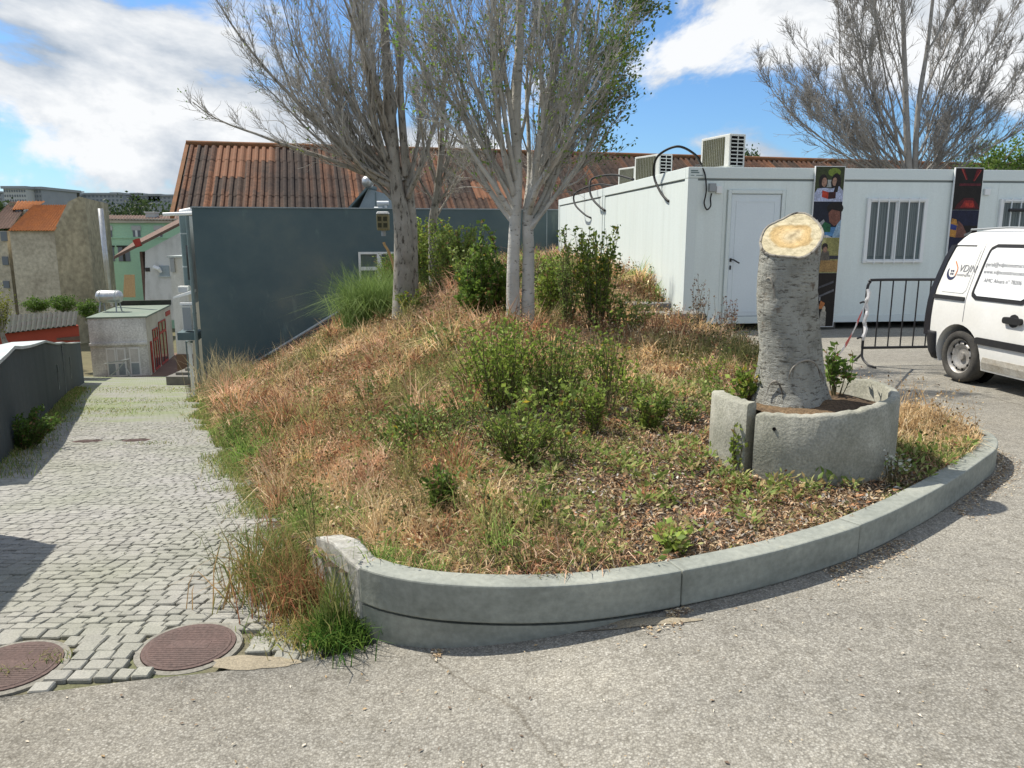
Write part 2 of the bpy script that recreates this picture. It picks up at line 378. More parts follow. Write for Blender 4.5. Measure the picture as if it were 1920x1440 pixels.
m_bark('bark_far', (.36, .34, .31), (.26, .24, .215), (.14, .125, .11), (10, 10, 6), .6)
def m_cut():
    m, nd, lk, b = base_mat('cut_wood', .8, .15); v = pos(nd)
    nz = N(nd, 'ShaderNodeTexNoise', inp={'Scale': 6.0, 'Detail': 4.0}); lk.new(v, nz.inputs['Vector'])
    mx = N(nd, 'ShaderNodeMix', data_type='VECTOR'); mx.inputs[0].default_value = .12; lk.new(v, mx.inputs[4]); lk.new(nz.outputs['Color'], mx.inputs[5])
    ln = N(nd, 'ShaderNodeVectorMath', operation='LENGTH'); sub = N(nd, 'ShaderNodeVectorMath', operation='SUBTRACT'); sub.inputs[1].default_value = (.06, .06, .06)
    lk.new(mx.outputs[1], sub.inputs[0]); lk.new(sub.outputs[0], ln.inputs[0])
    c = ramp(nd, lk, ln.outputs['Value'], [(.0, (.30, .24, .14)), (.03, (.62, .52, .34)), (.075, (.66, .48, .24)), (.10, (.50, .36, .17)), (.115, (.62, .55, .38)), (.17, (.58, .52, .36))])
    w = N(nd, 'ShaderNodeMath', operation='SINE'); mu = N(nd, 'ShaderNodeMath', operation='MULTIPLY'); mu.inputs[1].default_value = 520; lk.new(ln.outputs['Value'], mu.inputs[0]); lk.new(mu.outputs[0], w.inputs[0])
    r = ramp(nd, lk, w.outputs[0], [(.0, (.93, .925, .91)), (1, (1.03, 1.03, 1.03))])
    g = ramp(nd, lk, noise(nd, lk, v, 30, 5, .7), [(.3, (.52, .49, .44)), (.5, (.88, .86, .82)), (.68, (1.08, 1.07, 1.05))])
    lk.new(mixc_(nd, lk, 1, mixc_(nd, lk, 1, c, r, 'MULTIPLY'), g, 'MULTIPLY'), b.inputs['Base Color'])
    bump(nd, lk, b, noise(nd, lk, v, 60, 4), .5, .005)
m_cut()
M('well_concrete', (.40, .39, .325), (.26, .258, .205), .9, 4, .35, .65, 70, .3, .5, 60)
def m_darkwall():
    m, nd, lk, b = base_mat('dark_render', .8, .25); v = pos(nd, True)
    c = ramp(nd, lk, noise(nd, lk, v, .55, 7, .6), [(.3, (.078, .118, .130)), (.5, (.10, .142, .150)), (.66, (.135, .17, .165)), (.8, (.185, .21, .18))])
    s = ramp(nd, lk, noise(nd, lk, v, 1.6, 6, .7, (1, 1, .3)), [(.6, (1, 1, 1)), (.8, (1.7, 1.65, 1.5))])
    lk.new(mixc_(nd, lk, 1, c, s, 'MULTIPLY'), b.inputs['Base Color']); bump(nd, lk, b, noise(nd, lk, v, 25, 5), .25, .01)
m_darkwall()
def m_roof():
    m, nd, lk, b = base_mat('roof_sheet', .85, .2); v = pos(nd, True)
    def dot(d):
        n = N(nd, 'ShaderNodeVectorMath', operation='DOT_PRODUCT'); n.inputs[1].default_value = d; lk.new(v, n.inputs[0]); return n.outputs['Value']
    def fl(x, k):
        a = N(nd, 'ShaderNodeMath', operation='DIVIDE'); a.inputs[1].default_value = k; lk.new(x, a.inputs[0]); f = N(nd, 'ShaderNodeMath', operation='FLOOR'); lk.new(a.outputs[0], f.inputs[0]); return f.outputs[0]
    cx = fl(dot((.968, .25, 0)), .28); cy = fl(dot((-.25, .968, 0)), 1.32)
    cb = N(nd, 'ShaderNodeCombineXYZ'); lk.new(cx, cb.inputs[0]); lk.new(cy, cb.inputs[1])
    wn_ = N(nd, 'ShaderNodeTexWhiteNoise', noise_dimensions='2D'); lk.new(cb.outputs[0], wn_.inputs['Vector'])
    w1 = N(nd, 'ShaderNodeTexWhiteNoise', noise_dimensions='1D'); lk.new(cx, w1.inputs['W'])
    av = N(nd, 'ShaderNodeMix', data_type='FLOAT'); av.inputs[0].default_value = .30; lk.new(w1.outputs['Value'], av.inputs[2]); lk.new(wn_.outputs['Value'], av.inputs[3])
    base = ramp(nd, lk, av.outputs[0], [(.15, (.050, .039, .034)), (.42, (.072, .050, .041)), (.6, (.095, .058, .043)), (.78, (.145, .075, .047)), (.95, (.21, .10, .055))])
    big = ramp(nd, lk, noise(nd, lk, v, .33, 5, .6), [(.35, (.55, .54, .55)), (.6, (1.05, .98, .88))])
    li = ramp(nd, lk, noise(nd, lk, v, 7, 6, .7), [(.35, (.55, .55, .55)), (.65, (1.25, 1.2, 1.15))])
    c = mixc_(nd, lk, 1, mixc_(nd, lk, 1, base, big, 'MULTIPLY'), li, 'MULTIPLY')
    lk.new(c, b.inputs['Base Color']); bump(nd, lk, b, noise(nd, lk, v, 30, 4), .4, .01)
m_roof()
M('roof_orange', (.24, .105, .055), (.17, .085, .045), .85, 3, .3, .7, 40, .3)
M('ridge_cap', (.25, .105, .045), (.15, .08, .035), .85, 2)
M('container_white', (.705, .77, .74), (.64, .695, .66), .45, 2.0, .42, .85, 40, .05, 0, 80, .4, (2.5, 2.5, .22))
M('container_trim', (.68, .74, .715), (.64, .70, .68), .5, 2, .3, .8, 40, .05)
M('container_door', (.68, .745, .77), (.65, .71, .735), .45, 2, .3, .8, 40, .04)
Mflat('seam_dark', (.20, .23, .23)); Mflat('black_rubber', (.018, .018, .018), .6); Mflat('black_metal', (.02, .02, .022), .45, .4)
Mflat('white_plastic', (.75, .76, .75), .5); Mflat('grey_plastic', (.30, .32, .33), .5); M('ac_white', (.66, .67, .63), (.55, .55, .51), .5, 4, .3, .8)
M('ac_coil', (.085, .085, .045), (.06, .06, .035), .7, 3, fine=200, famt=.5); Mflat('deep_dark', (.01, .01, .01), .9, .05)
Mglass('window_glass', (.10, .13, .135), .04); Mglass('dark_glass', (.03, .035, .04), .05); Mflat('curtain', (.17, .20, .20), .9)
Mflat('white_frame', (.74, .76, .75), .5)
M('van_white', (.78, .775, .74), (.70, .69, .64), .25, 2, .3, .75, 30, .04, 0, 80, .5)
Mflat('van_glass_white', (.80, .81, .80), .15, .5); M('van_black', (.022, .022, .025), (.03, .03, .03), .55, 6); Mflat('van_tail', (.018, .018, .022), .3, .4)
M('tyre', (.045, .043, .04), (.085, .08, .07), .9, 5); M('rim_steel', (.42, .41, .39), (.30, .28, .25), .45, 6, metal=.4)
Mflat('print_navy', (.03, .035, .08)); Mflat('print_orange', (.60, .20, .06)); Mflat('print_grey', (.24, .24, .25))
M('van_dirt', (.36, .32, .25), (.52, .50, .44), .7, 6)
M('manhole_iron', (.150, .098, .085), (.11, .078, .068), .75, 5, .3, .7, 70, .35, .4, 60); M('cement_patch', (.30, .285, .245), (.23, .22, .185), .95, 4, .3, .7, 60, .3, .4)
M('sand', (.36, .31, .225), (.29, .25, .18), .95, 5, .3, .7, 120, .35, .4, 120)
M('wall_white', (.62, .62, .59), (.42, .42, .39), .85, 1.1, .45, .75, 20, .15, sx=(1, 1, .5)); M('wall_grimy', (.74, .75, .72), (.42, .42, .39), .9, .9, .42, .68, 10, .3, sx=(1, 1, .6))
M('wall_cream', (.58, .54, .44), (.45, .41, .32), .9, .7); M('wall_beige', (.62, .56, .43), (.42, .37, .28), .95, .35, .35, .65, 3, .3); M('wall_ochre', (.50, .43, .29), (.28, .25, .17), .95, .3, .38, .62, 2, .35, sx=(1, 1, .6))
M('wall_green', (.42, .66, .46), (.38, .60, .42), .9, .5, .3, .7, 6, .08); M('tile_orange', (.42, .155, .045), (.30, .12, .05), .9, 1.2, .3, .7, 8, .3); M('tile_brown', (.20, .125, .095), (.13, .09, .07), .9, 1.0, .3, .7, 8, .3)
M('wall_red', (.40, .075, .045), (.34, .065, .04), .85, .8); M('roof_dark', (.055, .05, .045), (.035, .045, .03), .9, .9, fine=6); M('roof_green', (.17, .215, .17), (.21, .24, .195), .9, .6, fine=9, famt=.1)
M('steel_bright', (.60, .60, .58), (.45, .45, .44), .35, 4, metal=.6); M('grey_duct', (.19, .25, .25), (.15, .20, .20), .6, 2); M('grey_panel', (.34, .40, .42), (.29, .34, .36), .6, 2)
M('wall_old', (.46, .45, .41), (.30, .29, .25), .95, 9, .4, .65, 50, .3, .5, 30); M('dark_wall_paint', (.045, .058, .062), (.068, .085, .086), .9, .8, .35, .7, 12, .2, sx=(1, 1, .4)); M('coping_light', (.50, .55, .54), (.42, .46, .45), .7, 2, fine=20); M('red_paint', (.42, .055, .04), (.34, .045, .03), .6, 3); M('timber', (.55, .36, .17), (.45, .28, .13), .8, 3, sx=(8, 8, 1))
M('floor_brown', (.20, .125, .09), (.16, .10, .07), .9, 1); M('lamp_yellow', (.26, .23, .12), (.20, .18, .10), .5, 5)
M('far_white', (.52, .53, .50), (.46, .47, .45), .9, .05, fine=.3, famt=.05); M('far_grey', (.34, .36, .37), (.29, .31, .32), .9, .05, fine=.3, famt=.05); Mflat('far_window', (.17, .19, .21), .8)
M('terrain_ground', (.10, .11, .05), (.15, .13, .07), .95, .05, fine=.6, famt=.3)
Mattr('grass_mat', .75, .12, .42); Mattr('leaf_mat', .5, .18, .42); Mattr('litter_mat', .85, .1, 0); Mattr('bark_attr', .9, .1)
M('weed_stem', (.13, .125, .055), (.09, .07, .04), .8, 20); M('stone_grey', (.24, .23, .21), (.16, .155, .14), .95, 3, .3, .7, 40, .3, .5, 40)
Mflat('tape_white', (.7, .68, .66), .5); Mflat('tape_red', (.5, .06, .05), .5)

# ------------------------------------------------------------------ terrain out to the horizon
def terrain_z(x, y):
    x = np.asarray(x, float); y = np.asarray(y, float)
    near = np.clip(.31 - .155 * y - .55, -8.3, -.9)
    r = np.hypot(x, y); far = -8.3 - 3 * sstep(80, 200, r) + 26 * sstep(260, 640, r) * (.85 + .3 * fbm(x * .004, y * .004)) - 30 * sstep(900, 2500, r)
    return np.where(r < 75, near, far)
def grid_mesh(xs, ys, zf, keep=None):
    X, Y = np.meshgrid(xs, ys); Z = zf(X, Y); nx = len(xs); mb = MB(); mb.v = [tuple(p) for p in np.stack([X, Y, Z], -1).reshape(-1, 3)]
    cx = (X[:-1, :-1] + X[1:, 1:]) / 2; cy = (Y[:-1, :-1] + Y[1:, 1:]) / 2; K = np.ones(cx.shape, bool) if keep is None else keep(cx, cy)
    for j, i in zip(*np.nonzero(K)): a = j * nx + i; mb.f.append((a, a + 1, a + nx + 1, a + nx)); mb.m.append(0)
    if keep is not None:
        used = sorted({i for f in mb.f for i in f}); re = {u: k for k, u in enumerate(used)}; mb.v = [mb.v[u] for u in used]; mb.f = [tuple(re[i] for i in f) for f in mb.f]
    return mb
ax = np.concatenate([-np.geomspace(3000, 4, 46), np.geomspace(4, 3000, 46)])
ay = np.concatenate([[-60, -20, -6], np.linspace(0, 60, 31), np.geomspace(66, 3000, 40)])
struct('terrain', grid_mesh(ax, ay, terrain_z), 'terrain_ground', True)

# ------------------------------------------------------------------ asphalt road
bound_px = [(-60, 1316), (0, 1309), (150, 1290), (300, 1271), (440, 1257), (570, 1243), (640, 1228), (692, 1210)]
bound = [tuple(on_z(a, b, -.172))[:2] for a, b in bound_px]; bound = [(-14, bound[0][1] - .9)] + bound
def bound_y(x): return np.interp(x, [b[0] for b in bound], [b[1] for b in bound])
xs = np.concatenate([np.linspace(-14, -3, 12), np.arange(-2.8, 4.6, .1), np.linspace(4.8, 45, 40)]); ys = np.concatenate([np.linspace(-25, 1, 14), np.arange(1.2, 3.6, .06), np.arange(3.7, 15, .4), np.linspace(15.5, 50, 14)])
def road_keep(cx, cy): return ((cx > -.62) & ((cy < 3.35) | (cx > -.2)) & ((cy < 22) | (cx > 5))) | (cy < bound_y(cx) - .02)
road = struct('road', grid_mesh(xs, ys, lambda x, y: road_z(x) + .006 * (fbm(x * .7, y * .7) - .5)), 'asphalt', True)
bpy.data.objects.remove(road)
_g = grid_mesh(xs, ys, lambda x, y: road_z(x) + .006 * (fbm(x * .7, y * .7) - .5), road_keep)
# bring the sawtooth edge onto the boundary line
_V = np.array(_g.v); e = (_V[:, 0] < -.55) & (_V[:, 1] > bound_y(_V[:, 0]) - .09); _V[e, 1] = bound_y(_V[e, 0]) + .012 * (fbm(_V[e, 0] * 9, _V[e, 0] * 0) - .5); _g.v = [tuple(p) for p in _V]
struct('road', _g, 'asphalt', True)

# ------------------------------------------------------------------ cobbled path
wall_b = [(-20.6, 36.6), (-15.0, 25.6), (-10.9, 17.9), (-7.3, 11.2), (-5.4, 7.6)]      # foot of the dark wall along the path's far side
path_poly = [(-14, 1.0), (-.45, 2.0), (-.5, 3.2), (-.62, 3.4), (-.9, 3.6)] + [tuple(edge_pt(l) + ND * .35) for l in (0, 5, 10, 15, 20.8)] + [(-9.75, 23.0), (-20.5, 47.6), (-27.5, 47.0), (-24.5, 40)] + [(a - .1, b) for a, b in wall_b] + [(-5.2, 6.2), (-14, 6.0)]
px_ = np.arange(-28, 0, .25); py_ = np.concatenate([np.arange(1.4, 4, .1), np.arange(4, 48.2, .25)])
mbp = grid_mesh(px_, py_, lambda x, y: path_z(y) - .012, lambda cx, cy: inside(path_poly, cx, cy))
V = np.array(mbp.v); mbp.m = [1 if np.mean([V[i][1] for i in f]) > 14.2 else 0 for f in mbp.f]
path = struct('path', mbp, ['joint_earth', 'cobble_far'], True)
# stones: a dozen shapes shared by all
cob_meshes = []
for k in range(14):
    lx, ly = .5, .5; j = lambda a: rng.uniform(-a, a); tpts = []; bpts = []
    n = 8; ins = rng.uniform(.045, .07)
    outl = []
    for q in range(8):
        w = math.pi * 2 * (q + .5) / 8; cx_, cy_ = math.cos(w), math.sin(w); s_ = 1 / max(abs(cx_), abs(cy_)); pass
    outl = [(x + j(.022), y + j(.022)) for x, y in ((.5, -.42), (.5, .42), (.43, .5), (-.43, .5), (-.5, .42), (-.5, -.42), (-.43, -.5), (.43, -.5))]
    lo_ = [(x, y, -.03) for x, y in outl]; mid = [(x, y, .008) for x, y in outl]; top = [(x * (1 - 2 * ins), y * (1 - 2 * ins), .0135 + j(.0015)) for x, y in outl]
    mb = MB(); mb.add(lo_ + mid + top, [(i, (i + 1) % 8, 8 + (i + 1) % 8, 8 + i) for i in range(8)] + [(8 + i, 8 + (i + 1) % 8, 16 + (i + 1) % 8, 16 + i) for i in range(8)] + [tuple(range(16, 24))])
    me = mb.mesh('cobblestone', 'granite_cobble'); fix_normals(me); g = rng.uniform(.235, .36); ca = me.color_attributes.new('Col', 'FLOAT_COLOR', 'POINT')
    for d in ca.data: d.color = (g, g * rng.uniform(.975, .985), g * .93, 1)
    cob_meshes.append((me, np.array(mb.v), [f for f in mb.f], g))
stones = []
yy = 2.2
while yy < 14.4:
    rh = rng.uniform(.070, .088); xx = -8.5 + rng.uniform(0, .1)
    while xx < -.3:
        w = rng.uniform(.066, .12); x, y = xx + w / 2, yy + rh / 2 + .05 * math.sin(xx * .9 + yy * .35) + .03 * math.sin(xx * 2.3 + yy)
        stones.append((x, y, w, rh)); xx += w
    yy += rh
S = np.array(stones); SX, SY = S[:, 0], S[:, 1]
ok = inside(path_poly, SX, SY) & (SY > bound_y(SX) + .035) & (SX > SY * -.78 - .6)
sE = (SX - P0[0]) * ND[0] + (SY - P0[1]) * ND[1]
ok &= (sE < .12)
man_near = [(355, 1214, .195), (20, 1252, .195)]; man_far = [(256, 826, .195), (164, 828, .195)]
man_pos = []
for a, b, r_ in man_near + man_far:
    h_ = hit(a, b, lambda x, y: path_z(y)); man_pos.append((h_.x, h_.y, r_))
patch_c = [on_z(475, 1243, -.17)]
for (mx_, my_, r_) in man_pos[:2]: ok &= np.hypot(SX - mx_, SY - my_) > r_ + .052
for (mx_, my_, r_) in man_pos[2:]: ok &= np.hypot(SX - mx_, SY - my_) > r_ + .03
ok &= ~((((SX - patch_c[0].x) / .17) ** 2 + ((SY - patch_c[0].y) / .06) ** 2) < 1)
idx = np.nonzero(ok)[0]; idx = idx[np.argsort(SY[idx] + .25 * np.abs(SX[idx] + 1.2))]
restV, restF, restC = [], [], []
off = 0
for n_, i in enumerate(idx):
    x, y, w, rh = stones[i]; me, vv, ff, g = cob_meshes[rng.randrange(14)]; rz = rng.uniform(-.05, .05); tz = float(path_z(y)); dz = rng.uniform(-.004, .004)
    gap = .0045; Mx = Matrix.Translation((x, y, tz + dz - .004)) @ Matrix.Rotation(rz, 4, 'Z') @ Matrix.Rotation(rng.uniform(-.025, .025) - (.153 if y > 3.3 else 0), 4, 'X') @ Matrix.Rotation(rng.uniform(-.03, .03), 4, 'Y') @ Matrix.Diagonal((w - gap, rh - gap, 1, 1))
    if n_ < 300:
        o = link('cobblestone', me, path); o.matrix_world = Mx
    else:
        A = np.array(Mx); P = vv @ A[:3, :3].T + A[:3, 3]; restV.append(P); restF += [tuple(q + off for q in f) for f in ff]; off += len(P); restC += [g] * len(P)
mb = MB(); mb.v = [tuple(p) for p in np.concatenate(restV)]; mb.f = restF; mb.m = [0] * len(restF)
o = part('cobblestones', mb, 'granite_cobble', path, fix=False, kind='stuff')
ca = o.data.color_attributes.new('Col', 'FLOAT_COLOR', 'POINT'); cc = np.ones((len(mb.v), 4), np.float32); g = np.array(restC); cc[:, 0] = g; cc[:, 1] = g * .98; cc[:, 2] = g * .93; ca.data.foreach_set('color', cc.ravel())
# manhole covers with cement collars
man_lab = ['round rust brown manhole cover beside the sandy cement patch', 'round reddish manhole cover with weeds at its rim', 'small round cover flush in the cobbles beside the overgrown bank', 'small round cover flush in the cobbles beside the shaded wall']
for k, (x, y, r_) in enumerate(man_pos):
    tilt = 0 if y < 3.3 else -.153
    z = float(path_z(y)); t = thing('manhole_cover', man_lab[k], 'manhole cover', (x, y, z))
    t.rotation_euler = (tilt, 0, 0)
    mb = MB(); mb.lathe([(0, .012), (r_ * .9, .012), (r_ * .92, .009), (r_, .009), (r_, -.03)], (0, 0, 0), n=40); part('lid', mb, 'manhole_iron', t)
    mb = MB()
    for q in range(21):
        yy_ = -r_ * .8 + q * r_ * .08; hw_ = math.sqrt(max(0, (r_ * .84) ** 2 - yy_ ** 2)); mb.b2((-hw_, yy_ - .003, .0122), (hw_, yy_ + .003, .0129))
    mb.b2((-r_ * .45, -r_ * .16, .0123), (r_ * .45, r_ * .16, .0134))
    part('tread_ribs', mb, 'manhole_iron', t, kind='stuff')
    mb = MB(); mb.lathe([(r_ + .003, -.03), (r_ + .003, .004), (r_ + .028, .002), (r_ + .034, -.03)], (0, 0, 0), n=40); part('collar', mb, 'cement_patch', t)
# sand and cement smears
def blob(c, rx, ry, z, seed, tilt=0):
    mb = MB(); n = 40; ring = []; rr = random.Random(seed); ph = [rr.uniform(0, 6) for _ in range(4)]
    for k in range(n):
        w = 2 * math.pi * k / n; q = 1 + .10 * math.sin(3 * w + ph[0]) + .05 * math.sin(7 * w + ph[1]) + .03 * math.sin(13 * w + ph[2]); ring.append((c[0] + rx * q * math.cos(w), c[1] + ry * q * math.sin(w)))
    mb.add([(c[0], c[1], z(c[0], c[1]) + .008)] + [((c[0] + a) / 2, (c[1] + b) / 2, z(a, b) + .007) for a, b in ring] + [(a, b, z(a, b) + .001) for a, b in ring],
           [(0, 1 + k, 1 + (k + 1) % n) for k in range(n)] + [(1 + k, 1 + n + k, 1 + n + (k + 1) % n, 1 + (k + 1) % n) for k in range(n)]); return mb
tag(struct('cement_patch', blob(patch_c[0], .18, .055, lambda x, y: -.168, 4), 'sand', True), kind='structure')
p = on_z(1215, 1165, -.01); tag(struct('sand_drift', blob((p.x - .05, p.y - .0), .26, .035, lambda x, y: float(road_z(x)) + .002, 9), 'sand', True), kind='structure')

# ------------------------------------------------------------------ planted mound
mb = grid_mesh(np.arange(-10.6, 4.1, .09), np.arange(3.0, 26, .09), lambda x, y: H(x, y), lambda cx, cy: inside(island, cx, cy))
mound = struct('mound', mb, 'soil', True)
# kerb: base plus upper blocks with open joints
def ribbon(line, w, z0, z1, mb=None, zf=None):
    a = line; b = offset_line(line, w); mb = mb or MB(); n = len(a); vs = []
    for k in range(n):
        zz = z0 if zf is None else zf(a[k]); vs += [(*a[k], zz), (*a[k], z1), (*b[k], z1), (*b[k], zz)]
    fs = []
    for k in range(n - 1):
        o = 4 * k; fs += [(o, o + 4, o + 5, o + 1), (o + 1, o + 5, o + 6, o + 2), (o + 2, o + 6, o + 7, o + 3), (o + 3, o + 7, o + 4, o)]
    fs += [(0, 1, 2, 3), tuple(4 * (n - 1) + q for q in (3, 2, 1, 0))]; mb.add(vs, fs); return mb
kerb_d = catmull(kerb_pts, 16)
kb = struct('kerb', ribbon(offset_line(kerb_d, .014), .14, -.5, KTOP - .183), 'kerb_concrete')
cuts = [0]
for jx, jy in ((1281, 1070), (1616, 985)):
    q = on_z(jx, jy, KTOP); cuts.append(int(np.argmin(np.hypot(kerb_d[:, 0] - q.x, kerb_d[:, 1] - q.y))))
cuts.append(len(kerb_d) - 1)
for k, (a, b) in enumerate(zip(cuts[:-1], cuts[1:])):
    seg = kerb_d[a:b + 1].copy(); t0 = seg[1] - seg[0]; t1 = seg[-1] - seg[-2]
    gapw = .002 if k == 0 else .006
    if k: seg[0] += t0 / np.linalg.norm(t0) * (.002 if k == 1 else .006)
    if k < 2: seg[-1] -= t1 / np.linalg.norm(t1) * (.002 if k == 0 else .006)
    if k == 2: seg = offset_line(seg, .006)
    part('kerb_block', ribbon(seg, .125, KTOP - .168, KTOP), 'kerb_concrete', kb, bevel=.008)
# short plastered return wall along the path
rw = np.array([(-.672, 3.19), (-.735, 3.26), (-.84, 3.42), (-.97, 3.65), (-1.13, 4.0)])
mb = MB(); hs = [.160, .168, .185, .12, -.03]; vs = []
for k, p in enumerate(rw):
    t = rw[min(k + 1, 4)] - rw[max(k - 1, 0)]; t /= np.linalg.norm(t); n_ = np.array((t[1], -t[0])) * -1; q = p + np.array((t[1], -t[0])) * .13
    vs += [(*p, -.55), (*p, hs[k]), (*q, hs[k] - .01), (*q, -.55)]
fs = []
for k in range(4):
    o = 4 * k; fs += [(o, o + 4, o + 5, o + 1), (o + 1, o + 5, o + 6, o + 2), (o + 2, o + 6, o + 7, o + 3)]
fs += [(0, 1, 2, 3)]; mb.add(vs, fs)
solo('return_wall', mb, 'wall_old', 'short crumbling white plastered wall end at the kerb corner beside the cobbles', 'wall', bevel=.012)

# ------------------------------------------------------------------ dark rendered building behind the mound
def wp(a, b, z): p = WA + WU * a + WV * b; return (p[0], p[1], z)     # along the dark wall, behind it, height
WTOP = 2.38; WRZ = math.atan2(WU[1], WU[0])
db = thing('dark_building', 'long low building with plain dark blue grey rendered wall behind the mound', 'building', (*WA, -3.3), WRZ)
def wl_(p, q): # box between wall-frame corners in local coords
    m = MB(); m.b2(p, q); return m
L0 = 14.03
part('wall', wl_((0, 0, -.6), (L0, .25, WTOP + 3.3)), 'dark_render', db)
part('side_wall', wl_((.0, .252, -2.0), (.2, 5.0, WTOP + 3.28)), 'wall_white', db)
part('parapet_cap', wl_((-.02, -.025, WTOP + 3.302), (L0, .28, WTOP + 3.335)), 'grey_panel', db)
part('flat_roof', wl_((.22, .26, WTOP + 2.9), (L0, 5.0, WTOP + 3.0)), 'roof_dark', db)
mb = MB()
for k in range(3): mb.b2((9.6 + 1.05 * k, -.012, 3.3), (9.63 + 1.05 * k, 0, WTOP + 3.28))
part('joint_strip', mb, 'grey_panel', db)
# window low in the wall
w0 = at(671, 472, 24.3); a0 = (np.array(w0)[:2] - WA) @ WU; a1 = (np.array(at(748, 472, 24.5))[:2] - WA) @ WU; zt = w0.z + 3.3; zb = zt - 1.25
win = part('window', wl_((a0, -.03, zb), (a1, -.005, zt)), 'window_glass', db)
mb = MB(); fw = .07
for p_, q_ in (((a0, -.07, zb), (a0 + fw, -.032, zt)), ((a1 - fw, -.07, zb), (a1, -.032, zt)), ((a0 + fw, -.07, zt - fw), (a1 - fw, -.032, zt)), ((a0 + fw, -.07, zb), (a1 - fw, -.032, zb + fw)), (((a0 + a1) / 2 - .07, -.07, zb + fw), ((a0 + a1) / 2 + .07, -.032, zt - fw))): mb.b2(p_, q_)
for s0, s1 in ((a0 + fw, (a0 + a1) / 2 - .07), ((a0 + a1) / 2 + .07, a1 - fw)): mb.b2((s0, -.066, zt - .56), (s1, -.034, zt - .45))
part('frame', mb, 'white_frame', win)
# slanted steel cable tray where the bank meets the wall
p0 = at(462, 690, 23.0); p1 = at(672, 562, 23.7)
mb = MB(); mb.tube([p0, p1], .045, 8); solo('bank_rail', mb, 'coping_light', 'thin pale rail running diagonally up the dark wall above the bank', 'rail')
# gabled dormer on the flat roof, with vent
dy = 27.0; A = at(648, 396, dy); B = at(690, 349, dy); C = at(733, 396, dy)
g = thing('roof_dormer', 'small grey gabled roof hut poking up behind the dark wall', 'roof hut', (B.x, dy, 2.0))
mb = MB(); mb.prism([(A.x + .15, dy, 1.9), (B.x, dy, B.z - .08), (C.x - .15 + .3, dy, B.z - .35), (C.x + .15, dy, 1.9)], (0, 1.4, 0)); part('gable_wall', mb, 'grey_panel', g, world=True)
mb = MB(); mb.hexa([(A.x, dy - .15, A.z - .1), (B.x + .05, dy - .15, B.z - .03), (B.x + .05, dy + 1.5, B.z - .03), (A.x, dy + 1.5, A.z - .1)], [(A.x, dy - .15, A.z - .02), (B.x + .05, dy - .15, B.z + .06), (B.x + .05, dy + 1.5, B.z + .06), (A.x, dy + 1.5, A.z - .02)]); part('roof_slope', mb, 'grey_duct', g, world=True)
mb = MB(); mb.b2((B.x - .02 + .25, dy - .02, 2.1), (B.x + .27, dy - .002, B.z - .2)); part('corner_strip', mb, 'grey_duct', g, world=True)
q = at(690, 345, dy - .1); mb = MB(); mb.lathe([(0, .26), (.12, .25), (.2, .16), (.21, 0), (.13, -.1), (.1, -.12), (0, -.12)], (q.x, q.y, q.z), n=18)
solo('roof_vent', mb, 'steel_bright', 'grey metal cowl vent standing on top of the small roof hut', 'vent', smooth=True)
for k, (a, b, c_) in enumerate(((707, 729, 381), (702, 717, 392))):
    p_ = at(a, c_, 26.2); q_ = at(b, c_, 26.2); mb = MB(); mb.tube([(p_.x, p_.y, p_.z), (q_.x, p_.y, p_.z)], .075, 10); mb.tube([(q_.x - .1, p_.y, p_.z - .07), (q_.x - .1, p_.y, 2.2)], .04, 8)
    solo('flue_pipe', mb, 'white_plastic', ['white horizontal flue pipe beside the small roof hut, the upper one', 'short white flue pipe low beside the small roof hut'][k], 'pipe')
# floodlight on bent post
lb = at(718, 400, 17.2); gz = float(H(lb.x + .35, 17.2))
fl = thing('floodlight', 'weathered yellow twin floodlight on a bent post by the left tree', 'floodlight', (lb.x + .32, 17.2, gz))
mb = MB(); lx_, lz_ = lb.x, at(718, 462, 17.2).z
mb.tube(catmull([(lb.x + .32, 17.2, gz - .1), (lb.x + .22, 17.2, lz_ - .55), (lb.x + .1, 17.2, lz_ - .12), (lb.x + .02, 17.2, lz_ + .02), (lb.x, 17.2, lz_ + .09)], 5), .028, 8); part('post', mb, 'timber', fl, world=True, smooth=True)
zt = at(718, 402, 17.2).z; zb = at(718, 432, 17.2).z
mb = MB(); mb.box((lb.x, 17.2, (zt + zb) / 2), (.25, .2, zt - zb), 0, 0, 1.05); part('housing', mb, 'lamp_yellow', fl, world=True, bevel=.02)
for sx in (-.06, .06):
    for zz in (.28, .68): mb = MB(); mb.b2((lb.x + sx - .042, 17.09, zb + (zt - zb) * zz - .035), (lb.x + sx + .042, 17.097, zb + (zt - zb) * zz + .06)); part('lens', mb, 'ac_coil', fl, world=True)
mb = MB(); mb.box((lb.x, 17.2, zt + .035), (.27, .22, .05), 0, 0, .8); part('cap', mb, 'white_plastic', fl, world=True, bevel=.01)
mb = MB(); mb.cyl((lb.x, 17.2, zb), (lb.x, 17.2, zb - .12), .05, 10); part('swivel', mb, 'grey_plastic', fl, world=True)

